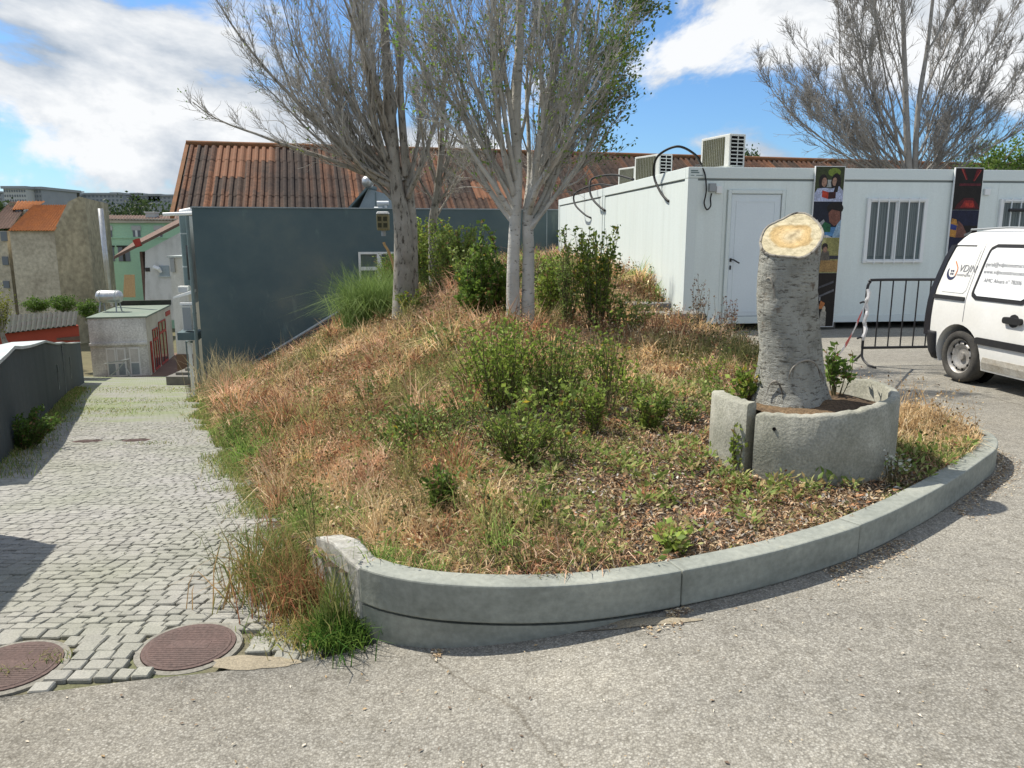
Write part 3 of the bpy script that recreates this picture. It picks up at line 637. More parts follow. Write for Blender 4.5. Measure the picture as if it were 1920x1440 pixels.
# fittings on the dark building's path side: they stick out to the left of its corner
def side_box(px0, px1, py0, py1, Y, depth, mat, name, parent, bevel=0):
    p_ = at(px0, py0, Y); q_ = at(px1, py1, Y); mb = MB(); mb.hexa([(p_.x, Y, q_.z), (q_.x, Y, q_.z), (q_.x + WV[0] * depth, Y + depth, q_.z), (p_.x + WV[0] * depth, Y + depth, q_.z)], [(p_.x, Y, p_.z), (q_.x, Y, p_.z), (q_.x + WV[0] * depth, Y + depth, p_.z), (p_.x + WV[0] * depth, Y + depth, p_.z)])
    return part(name, mb, mat, parent, world=True, bevel=bevel)
def corner_thing(name, label, cat, px, py, Y):
    p_ = at(px, py, Y); return thing(name, label, cat, tuple(p_))
t = corner_thing('bracket_shelf', 'dark bracket shelf jutting from the corner of the dark building', 'shelf', 350, 639, 23.4)
side_box(332, 372, 624, 638, 23.15, .9, 'dark_render', 'plate', t)
t = corner_thing('air_conditioner', 'grey white air conditioner standing on the dark bracket shelf', 'air conditioner', 348, 620, 23.4)
o = side_box(340, 361, 573, 620, 23.3, .35, 'ac_white', 'casing', t, .01); side_box(341.5, 360, 577, 619, 23.285, .012, 'grey_plastic', 'front_panel', t)
side_box(336.5, 361, 568, 572, 23.32, .5, 'white_plastic', 'lid', t)
t = corner_thing('awning', 'small white sloping awning above the air conditioner on the shelf', 'awning', 340, 552, 23.6)
pA, pB = at(324, 557, 23.5), at(358, 548, 23.5); mb = MB(); mb.hexa([(pA.x, 23.5, pA.z - .05), (pB.x, 23.5, pB.z - .05), (pB.x - .2, 24.4, pB.z - .05), (pA.x - .2, 24.4, pA.z - .05)], [(pA.x, 23.5, pA.z), (pB.x, 23.5, pB.z + .04), (pB.x - .2, 24.4, pB.z + .04), (pA.x - .2, 24.4, pA.z)]); part('sheet', mb, 'white_plastic', t, world=True)
t = corner_thing('upper_air_conditioner', 'smaller air conditioner box on the wall above the white awning', 'air conditioner', 343, 549, 24.4); side_box(333, 353, 537, 549, 24.4, .35, 'ac_white', 'casing', t, .01); side_box(334, 351, 540, 548, 24.388, .01, 'grey_plastic', 'front_panel', t)
t = corner_thing('vent_duct', 'tall grey green ventilation duct on the side of the dark building', 'duct', 343, 535, 25.2)
pA, pB = at(343, 404, 25.2), at(343, 536, 25.2); mb = MB(); mb.tube([(pA.x, 25.2, pB.z), (pA.x, 25.2, pA.z)], .125, 16); part('pipe', mb, 'grey_duct', t, world=True, smooth=True)
for zz in (438, 500): q = at(343, zz, 25.2); mb = MB(); mb.tube([(pA.x, 25.2, q.z - .02), (pA.x, 25.2, q.z + .02)], .135, 16); part('joint_ring', mb, 'coping_light', t, world=True)
t = corner_thing('gutter', 'white horizontal gutter pipe sticking out at the top of the building corner', 'gutter', 340, 402, 24)
pA, pB = at(306, 402, 24), at(361, 400, 24); mb = MB(); mb.tube([pA, pB], .055, 10); part('pipe', mb, 'white_plastic', t, world=True); pA, pB = at(338, 398, 24.2), at(358, 394, 24.2); mb = MB(); mb.tube([pA, pB], .08, 10); part('bend', mb, 'white_plastic', t, world=True)
t = corner_thing('side_panel_wall', 'pale window strip wall with dark frames just behind the dark corner', 'wall', 356, 740, 24.0)
side_box(349, 360, 404, 570, 24.0, 2.0, 'grey_panel', 'panel', t); side_box(351.2, 352.8, 460, 525, 23.98, .015, 'dark_glass', 'slit', t); side_box(355.0, 356.6, 460, 528, 23.98, .015, 'dark_glass', 'slit', t)
t = corner_thing('downpipe', 'dark downpipe running down the corner edge of the dark building', 'downpipe', 364, 742, 22.9)
pA, pB = at(350.5, 404, 22.98), at(366, 742, 22.98); mb = MB(); mb.tube([pA, (pA.x, pA.y, pB.z)], .05, 10); part('pipe', mb, 'grey_duct', t, world=True)
for yy_ in (587, 615, 690): q = at(364, yy_, 22.98); mb = MB(); mb.tube([(pA.x, 22.98, q.z - .02), (pA.x, 22.98, q.z + .02)], .062, 10); part('clamp', mb, 'grey_duct', t, world=True)
for k, (a, b, y0, y1, m_) in enumerate(((349, 353, 640, 704, 'dark_render'), (357.5, 360, 640, 742, 'white_plastic'))):
    t = corner_thing('pipe_post', ['dark upright post below the bracket shelf', 'white upright pipe below the bracket shelf'][k], 'post', (a + b) / 2, y1, 23.4 + .8 * (1 - k)); Y = 23.4 + .8 * (1 - k)
    side_box(a, b, y0, y1 + 6, Y, .1, m_, 'shaft', t); side_box(a - .8, b + .8, y0, y0 + 3, Y - .01, .12, 'grey_duct', 'top_plate', t)

# ------------------------------------------------------------------ long hall with corrugated roof
RU = np.array((.9680, .2510)); RVv = np.array((-.2510, .9680))
rl = at(352, 272, 33); ridge0 = np.array((rl.x, 33.0)); RZ = rl.z; RUN = 5.25; RISE = 2.95; eave0 = ridge0 - RVv * RUN
hall = thing('long_hall', 'long hall with rusty orange brown corrugated roof behind the dark wall', 'building', (*eave0, -3), math.atan2(RU[1], RU[0]))
HL = 47.0; EZ = RZ - RISE + 3
mb = MB(); mb.b2((.25, .5, -3), (HL - .3, 2 * RUN - .5, EZ - .06)); mb.prism([(.25, .55, EZ - .06), (.25, 2 * RUN - .55, EZ - .06), (.25, RUN, EZ + RISE - .4)], (HL - .6, 0, 0)); part('wall', mb, 'wall_cream', hall)
SLOPE = math.hypot(RUN, RISE); rows = 4; SL = SLOPE / rows + .12; sw = 1.12; per = .28
def sheet_mesh(name):
    mb = MB(); prof = []
    for k in range(4):
        for u, h in ((0, 0), (.09, 0), (.115, .062), (.18, .075), (.245, .062)): prof.append((k * per + u, h))
    prof.append((4 * per + .06, 0)); n = len(prof)
    mb.add([(x, 0, z) for x, z in prof] + [(x, SL, z) for x, z in prof], [(i, i + 1, n + i + 1, n + i) for i in range(n - 1)]); me = mb.mesh(name, 'roof_sheet'); fix_normals(me); return me
me_s = sheet_mesh('roof_sheet'); me_o = sheet_mesh('roof_sheet_new'); me_o.materials.clear(); me_o.materials.append(MATS['roof_orange'])
pitch = math.atan2(RISE, RUN); ncol = int(HL / sw)
newer = {(11, 1), (10, 1), (16, 1), (1, 3), (2, 3), (1, 2)}
for j in range(rows):
    for i in range(ncol):
        d = j * SLOPE / rows; o = link('roof_sheet', me_o if (i, j) in newer else me_s, hall)
        o.location = (i * sw + rng.uniform(-.01, .01), d * math.cos(pitch), EZ + d * math.sin(pitch) + .008 * j); o.rotation_euler = (pitch - .003, 0, rng.uniform(-.003, .003))
mb = MB(); mb.add([(0, 2 * RUN, EZ), (HL, 2 * RUN, EZ), (HL, RUN, EZ + RISE), (0, RUN, EZ + RISE)], [(0, 1, 2, 3)]); part('rear_slope', mb, 'roof_sheet', hall)
mb = MB(); mb.tube([(-.05, RUN, EZ + RISE + .05), (HL, RUN, EZ + RISE + .05)], .14, 10); part('ridge_cap', mb, 'ridge_cap', hall, smooth=True)
mb = MB(); mb.hexa([(-.08, -.05, EZ - .1), (.06, -.05, EZ - .1), (.06, RUN, EZ + RISE - .1), (-.08, RUN, EZ + RISE - .1)], [(-.08, -.05, EZ + .09), (.06, -.05, EZ + .09), (.06, RUN, EZ + RISE + .09), (-.08, RUN, EZ + RISE + .09)]); part('verge_board', mb, 'ridge_cap', hall)

# ------------------------------------------------------------------ site containers
CZ, CH = .12, 2.57
def cbox(mb, x0, x1, y0, y1, z0, z1): mb.b2((x0, y0, z0), (x1, y1, z1)); return mb
def container(s, dpt, label, W=2.4, D=6.0):
    p = CORN + CU * s + CV * dpt; t = thing('site_container', label, 'container', (p[0], p[1], 0), TH, 'white office containers'); t['n'] = s
    z0, z1 = CZ, CZ + CH; fr = .17
    mb = MB(); cbox(mb, .03, W - .03, .03, D - .03, z0 + .1, z1 - .1); part('core', mb, 'container_white', t)
    # roof and floor frame
    mb = MB(); cbox(mb, 0, W, 0, .14, z1 - .18, z1); cbox(mb, 0, W, D - .14, D, z1 - .18, z1); cbox(mb, 0, .14, .142, D - .142, z1 - .18, z1); cbox(mb, W - .14, W, .142, D - .142, z1 - .18, z1); part('roof_frame', mb, 'container_trim', t, bevel=.008)
    mb = MB(); cbox(mb, .142, W - .142, .142, D - .142, z1 - .06, z1 - .02); part('roof_deck', mb, 'container_trim', t)
    mb = MB(); cbox(mb, 0, W, 0, .12, z0, z0 + .12); cbox(mb, 0, W, D - .12, D, z0, z0 + .12); cbox(mb, 0, .12, .122, D - .122, z0, z0 + .12); cbox(mb, W - .12, W, .122, D - .122, z0, z0 + .12); part('floor_frame', mb, 'container_trim', t, bevel=.006)
    for x in (0, W - fr):
        for y in (0, D - fr): mb = MB(); cbox(mb, x + .002, x + fr - .002, y + .002, y + fr - .002, z0 + .122, z1 - .182); part('corner_post', mb, 'container_trim', t, bevel=.006)
    # side panels with thin shadow gaps
    npan = 5; span = (D - 2 * fr) / npan
    for k in range(npan):
        y = fr + k * span; mb = MB(); cbox(mb, .018, .03, y + .002, y + span - .002, z0 + .122, z1 - .215); part('wall_panel', mb, 'container_white', t)
    mb = MB(); cbox(mb, .0285, .0305, fr, D - fr, z1 - .214, z1 - .182); part('shadow_gap', mb, 'seam_dark', t)
    # feet
    for x in (.2, W - .2):
        for y in (.3, D - .3): mb = MB(); cbox(mb, x - .15, x + .15, y - .15, y + .15, -.02, z0 - .003); part('support_block', mb, 'stone_grey', t)
    return t, z0, z1, W, D
def front_panels(t, z0, z1, xs_, skip=None):
    for a, b in zip(xs_[:-1], xs_[1:]):
        if skip and (a, b) == skip: continue
        mb = MB(); cbox(mb, a + .0015, b - .0015, .016, .03, z0 + .122, z1 - .215); part('wall_panel', mb, 'container_white', t)
    mb = MB(); cbox(mb, xs_[0], xs_[-1], .027, .0295, z1 - .213, z1 - .181); part('shadow_gap', mb, 'seam_dark', t)
def cwindow(t, x0, x1, z0, z1, bars=6):
    w = MB(); cbox(w, x0 + .06, x1 - .06, -.0, .012, z0 + .06, z1 - .06); w = part('window', w, 'window_glass', t)
    mb = MB(); f = .065
    for p_, q_ in (((x0, z0), (x0 + f, z1)), ((x1 - f, z0), (x1, z1)), ((x0 + f, z1 - f), (x1 - f, z1)), ((x0 + f, z0), (x1 - f, z0 + f)), (((x0 + x1) / 2 - .035, z0 + f), ((x0 + x1) / 2 + .035, z1 - f))): cbox(mb, p_[0], q_[0], -.03, .015, p_[1], q_[1])
    part('frame', mb, 'white_frame', w, bevel=.006)
    
    for k in range(bars):
        x = x0 + (x1 - x0) * (k + 1) / (bars + 1); mb = MB(); mb.cyl((x, -.055, z0 - .01), (x, -.055, z1 + .01), .011, 8); part('bar', mb, 'white_frame', w)
    for zz in (z0 + .03, z1 - .03): mb = MB(); cbox(mb, x0 + .05, x1 - .05, -.062, -.05, zz - .012, zz + .012); part('bar_rail', mb, 'white_frame', w)
    for k, (a, b) in enumerate(((x0 + .08, (x0 + x1) / 2 - .05), ((x0 + x1) / 2 + .05, x1 - .16))):
        mb = MB()
        n = 9
        for q in range(n): xa = a + (b - a) * q / n; mb.box(((xa + (b - a) / n / 2), -.004, (z0 + z1) / 2 + .02), ((b - a) / n * .86, .006, z1 - z0 - .2), .0)
        part('blind', mb, 'curtain', w)
# first container: door
t, z0, z1, W, D = container(0, 0, 'white container with closed door and wall cable at the concrete block')
dx0, dx1 = .69, 1.68
front_panels(t, z0, z1, (.17, .62, .67, 1.70, 2.23), (.67, 1.70))
mb = MB(); cbox(mb, .67, 1.70, .016, .03, 2.33 + .004, z1 - .215); part('wall_panel', mb, 'container_white', t)
door = MB(); cbox(door, dx0 + .07, dx1 - .07, .004, .03, z0 + .13, 2.26); door = part('door', door, 'container_door', t, bevel=.006)
mb = MB()
for a, b, c_, d_ in ((dx0, dx0 + .06, z0 + .06, 2.33), (dx1 - .06, dx1, z0 + .06, 2.33), (dx0 + .06, dx1 - .06, 2.27, 2.33)): cbox(mb, a, b, -.02, .03, c_, d_)
part('frame', mb, 'container_trim', door, bevel=.006)
mb = MB(); cbox(mb, dx0 + .07, dx1 - .06, .012, .03, z0 + .09, z0 + .125); part('threshold', mb, 'grey_plastic', door)
for a, b, c_, d_ in ((dx0 + .15, dx1 - .15, 2.14, 2.165), (dx0 + .15, dx0 + .175, z0 + .22, 2.139), (dx1 - .175, dx1 - .15, z0 + .22, 2.139), (dx0 + .15, dx1 - .15, z0 + .194, z0 + .219)): mb = MB(); cbox(mb, a, b, -.002, .003, c_, d_); part('door_moulding', mb, 'container_door', door)
mb = MB(); cbox(mb, dx0 + .085, dx0 + .115, -.012, .003, 1.16, 1.22); mb.tube([(dx0 + .1, -.01, 1.2), (dx0 + .1, -.055, 1.2), (dx0 + .13, -.06, 1.195), (dx0 + .23, -.06, 1.14)], .012, 8); part('handle', mb, 'black_metal', door)
mb = MB(); cbox(mb, dx0 + .088, dx0 + .112, -.01, .003, 1.03, 1.10); part('key_plate', mb, 'black_metal', door)
mb = MB(); cbox(mb, .35, .46, -.06, .015, 2.30, 2.43); part('junction_box', mb, 'grey_plastic', t, bevel=.006)
mb = MB(); cbox(mb, .475, .575, -.035, .015, 2.27, 2.39); part('socket_box', mb, 'white_plastic', t, bevel=.01)
mb = MB(); cbox(mb, .02, .29, -.004, -.001, z1 - .165, z1 - .01); lp = part('name_plate', mb, 'container_trim', t)
mb = MB(); cbox(mb, .04, .16, -.0065, -.0045, z1 - .07, z1 - .05); cbox(mb, .04, .18, -.0065, -.0045, z1 - .10, z1 - .08); cbox(mb, .04, .10, -.0065, -.0045, z1 - .14, z1 - .128); cbox(mb, .13, .25, -.0065, -.0045, z1 - .14, z1 - .128); part('print', mb, 'grey_duct', lp)
t2, z0, z1, W, D = container(2.47, 0, 'white container with barred window between the two poster strips')
front_panels(t2, z0, z1, (.17, 2.23)); cwindow(t2, .66, 1.75, 1.13, 2.21, 5)
t3, z0, z1, W, D = container(4.94, 0, 'white container with barred window and socket above the van')
front_panels(t3, z0, z1, (.17, .58, 2.23)); cwindow(t3, .62, 1.7, 1.13, 2.21, 5)
mb = MB(); cbox(mb, .30, .40, -.03, .015, 2.27, 2.38); part('socket_box', mb, 'white_plastic', t3, bevel=.008)
container(0, 6.06, 'rear white container meeting the dark wall behind the leafy weeds')
mb = MB(); mb.tube([(*(CORN + CU * 5.65 + CV * -.12), 2.02), (*(CORN + CU * 9.4 + CV * -.12), 2.02)], .028, 8); o = solo('hand_rail', mb, 'black_metal', 'black horizontal rail in front of the container above the van roof', 'rail')
# poster strips over the joints
def poster(s0, label, z0, z1, quads):
    p = CORN + CU * s0 + CV * -.05; t = thing('poster_strip', label, 'poster', (p[0], p[1], 0), TH)
    t.scale = (.93, 1, 1); mb = MB(); mb.b2((0, 0, z0), (.56, .035, z1)); part('panel', mb, 'white_plastic', t)
    for k, (nm, shapes) in enumerate(quads):
        mats = []; mb = MB()
        for q, (c_, poly) in enumerate(shapes):
            key = 'print_%02d%02d%02d' % tuple(int(x * 99) for x in c_)
            if key not in MATS: M(key, c_, tuple(x * .55 for x in c_), .45, 9, .35, .7, 45, .45)
            if key not in mats: mats.append(key)
            mb.add([(x, -.0015 - .0004 * q, z) for x, z in poly], [tuple(range(len(poly)))], mats.index(key))
        part(nm, mb, mats, t, fix=False)
def ell(cx, cz, rx, rz, n=14): return [(cx + rx * math.cos(2 * math.pi * k / n), cz + rz * math.sin(2 * math.pi * k / n)) for k in range(n)]
def rc(x0, z0, x1, z1): return [(x0, z0), (x1, z0), (x1, z1), (x0, z1)]
zt = 2.72
q1 = [('printed_picture', [((.06, .075, .03), rc(.01, 2.15, .55, zt - .01)), ((.22, .30, .05), ell(.36, 2.62, .12, .07)), ((.5, .52, .5), rc(.2, 2.38, .42, 2.50)), ((.03, .022, .02), ell(.16, 2.46, .085, .13)), ((.025, .018, .016), ell(.40, 2.46, .095, .15)), ((.42, .25, .18), ell(.18, 2.46, .05, .075)), ((.46, .28, .2), ell(.375, 2.47, .045, .07)), ((.55, .60, .80), [(.01, 2.15), (.55, 2.15), (.54, 2.33), (.46, 2.40), (.34, 2.36), (.2, 2.37), (.06, 2.36), (.01, 2.28)]), ((.03, .022, .02), [(.36, 2.3), (.44, 2.3), (.47, 2.5), (.42, 2.5)]), ((.55, .06, .03), [(.15, 2.22), (.27, 2.19), (.27, 2.30), (.15, 2.33)]), ((.06, .02, .02), [(.27, 2.19), (.41, 2.2), (.41, 2.31), (.27, 2.30)])]),
      ('printed_picture', [((.02, .024, .04), rc(.01, 1.56, .55, 2.148)), ((.02, .015, .012), ell(.42, 2.04, .16, .10)), ((.24, .10, .07), [(.30, 1.96), (.36, 2.02), (.52, 1.99), (.54, 1.80), (.42, 1.75), (.33, 1.82)]), ((.45, .46, .46), [(.01, 1.80), (.10, 1.86), (.14, 1.80), (.22, 1.86), (.27, 1.78), (.12, 1.72), (.01, 1.70)]), ((.10, .27, .52), [(.05, 1.58), (.42, 1.58), (.48, 1.73), (.06, 1.74)]), ((.03, .14, .06), [(.18, 1.65), (.36, 1.65), (.36, 1.77), (.24, 1.82), (.18, 1.75)]), ((.33, .48, .62), [(.40, 1.56), (.55, 1.56), (.55, 1.86), (.48, 1.78)]), ((.7, .7, .68), [(.01, 1.56), (.40, 1.56), (.30, 1.60), (.01, 1.60)])]),
      ('printed_picture', [((.35, .33, .12), rc(.01, .97, .55, 1.558)), ((.5, .47, .2), rc(.08, 1.28, .3, 1.55)), ((.03, .03, .04), rc(.01, 1.14, .20, 1.32)), ((.04, .03, .028), ell(.28, 1.40, .06, .07)), ((.16, .14, .11), [(.14, 1.12), (.42, 1.12), (.36, 1.33), (.24, 1.36)]), ((.35, .2, .14), ell(.29, 1.36, .04, .05)), ((.42, .26, .10), [(.20, .99), (.55, .99), (.55, 1.18), (.22, 1.18)]), ((.05, .05, .06), rc(.38, 1.2, .55, 1.26))]),
      ('printed_picture', [((.015, .015, .018), rc(.01, .06, .55, .968)), ((.10, .10, .11), [(.2, .70), (.5, .80), (.5, .84), (.2, .73)]), ((.16, .16, .17), [(.22, .55), (.52, .66), (.52, .70), (.22, .58)]), ((.6, .22, .07), [(.24, .36), (.34, .36), (.36, .46), (.28, .50)]), ((.5, .46, .38), [(.28, .06), (.40, .06), (.40, .30), (.34, .40), (.29, .30)]), ((.7, .6, .45), ell(.35, .36, .03, .05)), ((.35, .35, .34), rc(.24, .5, .27, .56))])]
poster(2.15, 'tall strip of photo posters with readers and a red book', .05, zt, q1)
q2 = [('printed_picture', [((.02, .012, .014), rc(.01, 2.02, .55, zt - .01)), ((.16, .012, .018), [(.10, zt - .02), (.17, zt - .02), (.26, 2.52), (.22, 2.52)]), ((.50, .09, .06), [(.115, zt - .02), (.135, zt - .02), (.235, 2.52), (.225, 2.52)]), ((.16, .012, .02), [(.42, 2.70), (.52, 2.68), (.40, 2.5), (.36, 2.5)]), ((.45, .07, .05), [(.49, 2.68), (.505, 2.67), (.39, 2.5), (.38, 2.5)]), ((.13, .02, .028), rc(.10, 2.42, .52, 2.46)), ((.10, .014, .016), [(.05, 2.04), (.54, 2.04), (.50, 2.12), (.40, 2.22), (.22, 2.22), (.1, 2.12)]), ((.34, .03, .025), [(.16, 2.06), (.46, 2.06), (.40, 2.18), (.24, 2.18)]), ((.5, .05, .03), rc(.25, 2.08, .33, 2.14)), ((.5, .05, .03), rc(.35, 2.07, .42, 2.13))]),
      ('printed_picture', [((.018, .02, .05), rc(.01, 1.2, .55, 2.018)), ((.02, .018, .02), rc(.2, 1.55, .55, 1.76)), ((.55, .27, .06), [(.01, 1.58), (.13, 1.56), (.16, 1.74), (.12, 1.86), (.03, 1.88), (.01, 1.8)]), ((.04, .06, .26), [(.01, 1.70), (.13, 1.68), (.14, 1.76), (.01, 1.79)]), ((.22, .10, .075), [(.13, 1.56), (.3, 1.56), (.34, 1.64), (.24, 1.78), (.16, 1.84), (.14, 1.7)]), ((.35, .35, .33), [(.30, 1.62), (.40, 1.65), (.44, 1.72), (.46, 1.71), (.42, 1.61), (.3, 1.58)])])]
poster(4.64, 'strip of dark photo posters with red stage lights', .05, zt, q2)

# air conditioners on the container roofs and their cables
def ac_unit(s, dpt, rz, label, k=1.0):
    p = CORN + CU * s + CV * dpt; zb = CZ + CH + .003; t = thing('roof_air_conditioner', label, 'air conditioner', (p[0], p[1], zb), TH + rz, 'air conditioners on the containers')
    w, d, h = .80 * k, .30 * k, .54 * k
    mb = MB(); mb.b2((0, 0, .03), (w, d, h)); part('casing', mb, 'ac_white', t, bevel=.012)
    mb = MB(); mb.b2((.07, -.008, .06), (w - .14, -.001, h - .04)); part('coil', mb, 'ac_coil', t)
    mb = MB()
    for q in range(12): mb.b2((.07 + (w - .21) * q / 12, -.012, .06), (.072 + (w - .21) * q / 12, -.0085, h - .04))
    part('coil_guard', mb, 'ac_white', t)
    mb = MB(); mb.b2((w + .001, .03, .05), (w + .004, d - .04, h - .03)); part('vent_recess', mb, 'deep_dark', t)
    for q in range(9): mb = MB(); zz = .05 + (h - .08) * q / 8; mb.b2((w + .0045, .03, zz - .008), (w + .016, d - .04, zz + .008)); part('louvre', mb, 'ac_white', t)
    mb = MB(); mb.b2((w + .0045, d * .5 - .01, .05), (w + .014, d * .5 + .006, h - .03)); part('louvre_post', mb, 'ac_white', t)
    for x in (.12, w - .15): mb = MB(); mb.b2((x, .02, 0), (x + .06, d - .02, .028)); part('foot', mb, 'grey_plastic', t)
    return t
ac_unit(.607, 1.137, -R(70) - TH, 'big white air conditioner on the container corner above the door', 1.05)
ac_unit(.47, 4.98, -R(64) - TH, 'white air conditioner with louvred side further back on the roof edge', 1.15)
ac_unit(.61, 6.98, -R(64) - TH, 'low air conditioner half hidden behind the louvred one', 1.0)
def ctop(s, d, z): p = CORN + CU * s + CV * d; return (p[0], p[1], z)
def cable(pts, r, label, n=8):
    mb = MB(); mb.tube([tuple(x) for x in catmull(pts, n)], r, 7); return solo('cable', mb, 'black_rubber', label, 'cable', smooth=True)
ZT = CZ + CH
cable([ctop(.62, 1.1, ZT + .12), ctop(.42, .95, ZT + .3), ctop(.1, .95, ZT + .42), ctop(-.13, 1.3, ZT + .28), ctop(-.11, 1.55, ZT - .02), ctop(-.06, 1.3, ZT - .32), ctop(-.01, 1.05, ZT - .48), ctop(.02, 1.0, ZT - .5)], .022, 'thick black cable looping from the big air conditioner into the container side')
cable([ctop(.5, 5.1, ZT + .15), ctop(.2, 5.8, ZT + .30), ctop(-.1, 6.65, ZT + .28), ctop(-.2, 6.6, ZT + .08), ctop(-.18, 6.4, ZT - .2), ctop(-.08, 6.0, ZT - .42), ctop(.0, 5.75, ZT - .52)], .026, 'black cable arching from the louvred air conditioner to the front container')
cable([ctop(.62, 7.1, ZT + .12), ctop(.25, 7.8, ZT + .20), ctop(-.2, 8.3, ZT + .02), ctop(-.24, 8.2, ZT - .28), ctop(-.12, 7.6, ZT - .55), ctop(-.0, 7.3, ZT - .66)], .024, 'black cable arching low from the half hidden air conditioner')
cable([ctop(.22, .3, ZT + .05), ctop(.22, .05, ZT + .02), ctop(.27, -.03, ZT - .12), ctop(.30, -.035, ZT - .35), ctop(.29, -.04, ZT - .46), ctop(.27, -.05, ZT - .58), ctop(.32, -.05, ZT - .68), ctop(.38, -.05, ZT - .62), ctop(.38, -.03, ZT - .50), ctop(.40, -.02, ZT - .42)], .012, 'thin black cable hanging in a loop by the junction box')
# old concrete kerb pieces beside the container corner
def rough_block(c, d, rz, seed, mat='stone_grey'):
    rr = random.Random(seed); mb = MB(); mb.box(c, d, rz); mb.v = [(x + rr.uniform(-.03, .03), y + rr.uniform(-.03, .03), z + rr.uniform(-.02, .02)) for x, y, z in mb.v]; return mb
p = at(1262, 640, 11.3); solo('concrete_block', rough_block((p.x - .02, 11.4, .20), (.95, .5, .55), .1, 3), 'stone_grey', 'weathered concrete block at the container corner with dry stems', 'block', bevel=.03)
p = at(1205, 600, 12.3); solo('concrete_slab', rough_block((p.x, 12.25, .30), (.75, .35, .5), .05, 4), 'stone_grey', 'low concrete slab against the container side behind the block', 'slab', bevel=.02)

# ------------------------------------------------------------------ dark wall along the left of the path
def left_wall(pts, tops, thick, name, label, mats=('dark_render', 'coping_light'), depth=.6):
    n = len(pts); mb = MB(); cp_ = MB(); P = np.array(pts, float); t = np.gradient(P, axis=0); t /= np.linalg.norm(t, axis=1)[:, None]; nn = np.stack([-t[:, 1], t[:, 0]], 1)
    if nn[0][0] > 0: nn = -nn
    vs, cs = [], []
    for k in range(n):
        a = P[k]; b = P[k] + nn[k] * thick; z = tops[k]; zb = float(path_z(a[1])) - depth
        vs += [(*a, zb), (*a, z), (*b, z), (*b, zb)]; a2 = a - nn[k] * .03; b2 = b + nn[k] * .03; cs += [(*a2, z + .002), (*a2, z + .05), (*b2, z + .05), (*b2, z + .002)]
    fs = [];
    for k in range(n - 1):
        o = 4 * k; fs += [(o + q, o + 4 + q, o + 4 + (q + 1) % 4, o + (q + 1) % 4) for q in range(4)]
    fs += [(0, 1, 2, 3), tuple(4 * (n - 1) + q for q in range(4))]; mb.add(vs, fs); cp_.add(cs, fs)
    tt = thing(name, label, 'wall', (*P[-1], float(path_z(P[-1][1])))); part('wall', mb, mats[0], tt, world=True); part('coping', cp_, mats[1], tt, world=True); return tt
lw = [np.array(p) for p in wall_b]; lwz = [at(157, 641, 33).z, at(118, 645, 25.6).z, at(70, 651, 17.9).z - .1, at(20, 657, 11.2).z, None]
lwz = [-3.45, -1.95, -.86, -.04, .12]
ft = left_wall(catmull([p for p in lw], 5), np.interp(np.linspace(0, 4, 21), range(5), lwz), .62, 'boundary_wall', 'dark blue grey wall with pale coping along the shaded side of the path', ('dark_wall_paint', 'coping_light'))
for fx in (.12, .32, .5): # pale lime runs down the wall face
    pass
mb = MB()
def on_wall(y): x = np.interp(y, [p[1] for p in lw][::-1], [p[0] for p in lw][::-1]); return float(x)
for k, (y, w, z0f, z1f) in enumerate(((24.6, .09, 0, 1), (21.2, .12, .2, .62), (28.0, .10, .25, .7))):
    zt_ = float(np.interp(y, [11.2, 17.9, 25.6, 36.6], [-.04, -.86, -1.95, -3.45])); zb_ = float(path_z(y)); x0 = on_wall(y) + .006; x1 = on_wall(y + w) + .006
    mb = MB(); za, zb2 = zb_ + (zt_ - zb_) * z0f, zb_ + (zt_ - zb_) * z1f
    mb.prism([(x0, y, za), (x1, y + w, za), (x1 - .0, y + w * .8, zb2), (x0, y + w * .3, zb2)], (.004, .002, 0)); part('lime_streak', mb, 'coping_light', ft, world=True)
# near piece of wall left of the picture: it throws the shadow patch on the cobbles
nw = [np.array((-4.03, 5.40)), np.array((-3.44, 4.1)), np.array((-2.71, 2.4)), np.array((-2.11, .9))]
left_wall([p for p in nw[:]], [1.05, 1.05, 1.05, 1.05], .5, 'garden_wall', 'near dark wall beside the cobbled path mouth', ('dark_wall_paint', 'stone_grey'))
# ------------------------------------------------------------------ background left: kiosk with solar tank
KU = np.array((.97, -.2431)); KV = np.array((.2431, .97)) * np.array((-1, 1)); KU = np.array((.97, .2431)) * np.array((1, 1)); 
kz = at(215, 706, 47.5).z; kr = at(258, 596, 47.5)
K0 = np.array((at(163, 640, 46.6).x, 46.9)); kw = 3.25; kd = 8.5; kh = kr.z - kz
KRZ = math.atan2(.2431, .97)
kio = thing('small_house', 'small grimy white flat roofed house at the foot of the path', 'house', (*K0, kz), KRZ)
mb = MB(); mb.b2((0, 0, -1), (kw, kd, kh)); part('wall', mb, 'wall_grimy', kio)
mb = MB(); mb.b2((kw + .002, .02, -1), (kw + .03, kd, kh - .03)); part('side_wall', mb, 'wall_cream', kio)
mb = MB(); mb.b2((-.05, -.06, kh + .003), (kw + .08, kd, kh + .09)); part('roof', mb, 'roof_green', kio)
mb = MB(); mb.b2((-.1, kd - .3, kh + .092), (kw + .1, kd + .1, kh + .42)); part('roof_parapet', mb, 'roof_dark', kio)
mb = MB(); mb.b2((-.03, -.16, 2.02), (kw * .99, -.003, 2.16)); part('ledge', mb, 'wall_grimy', kio)
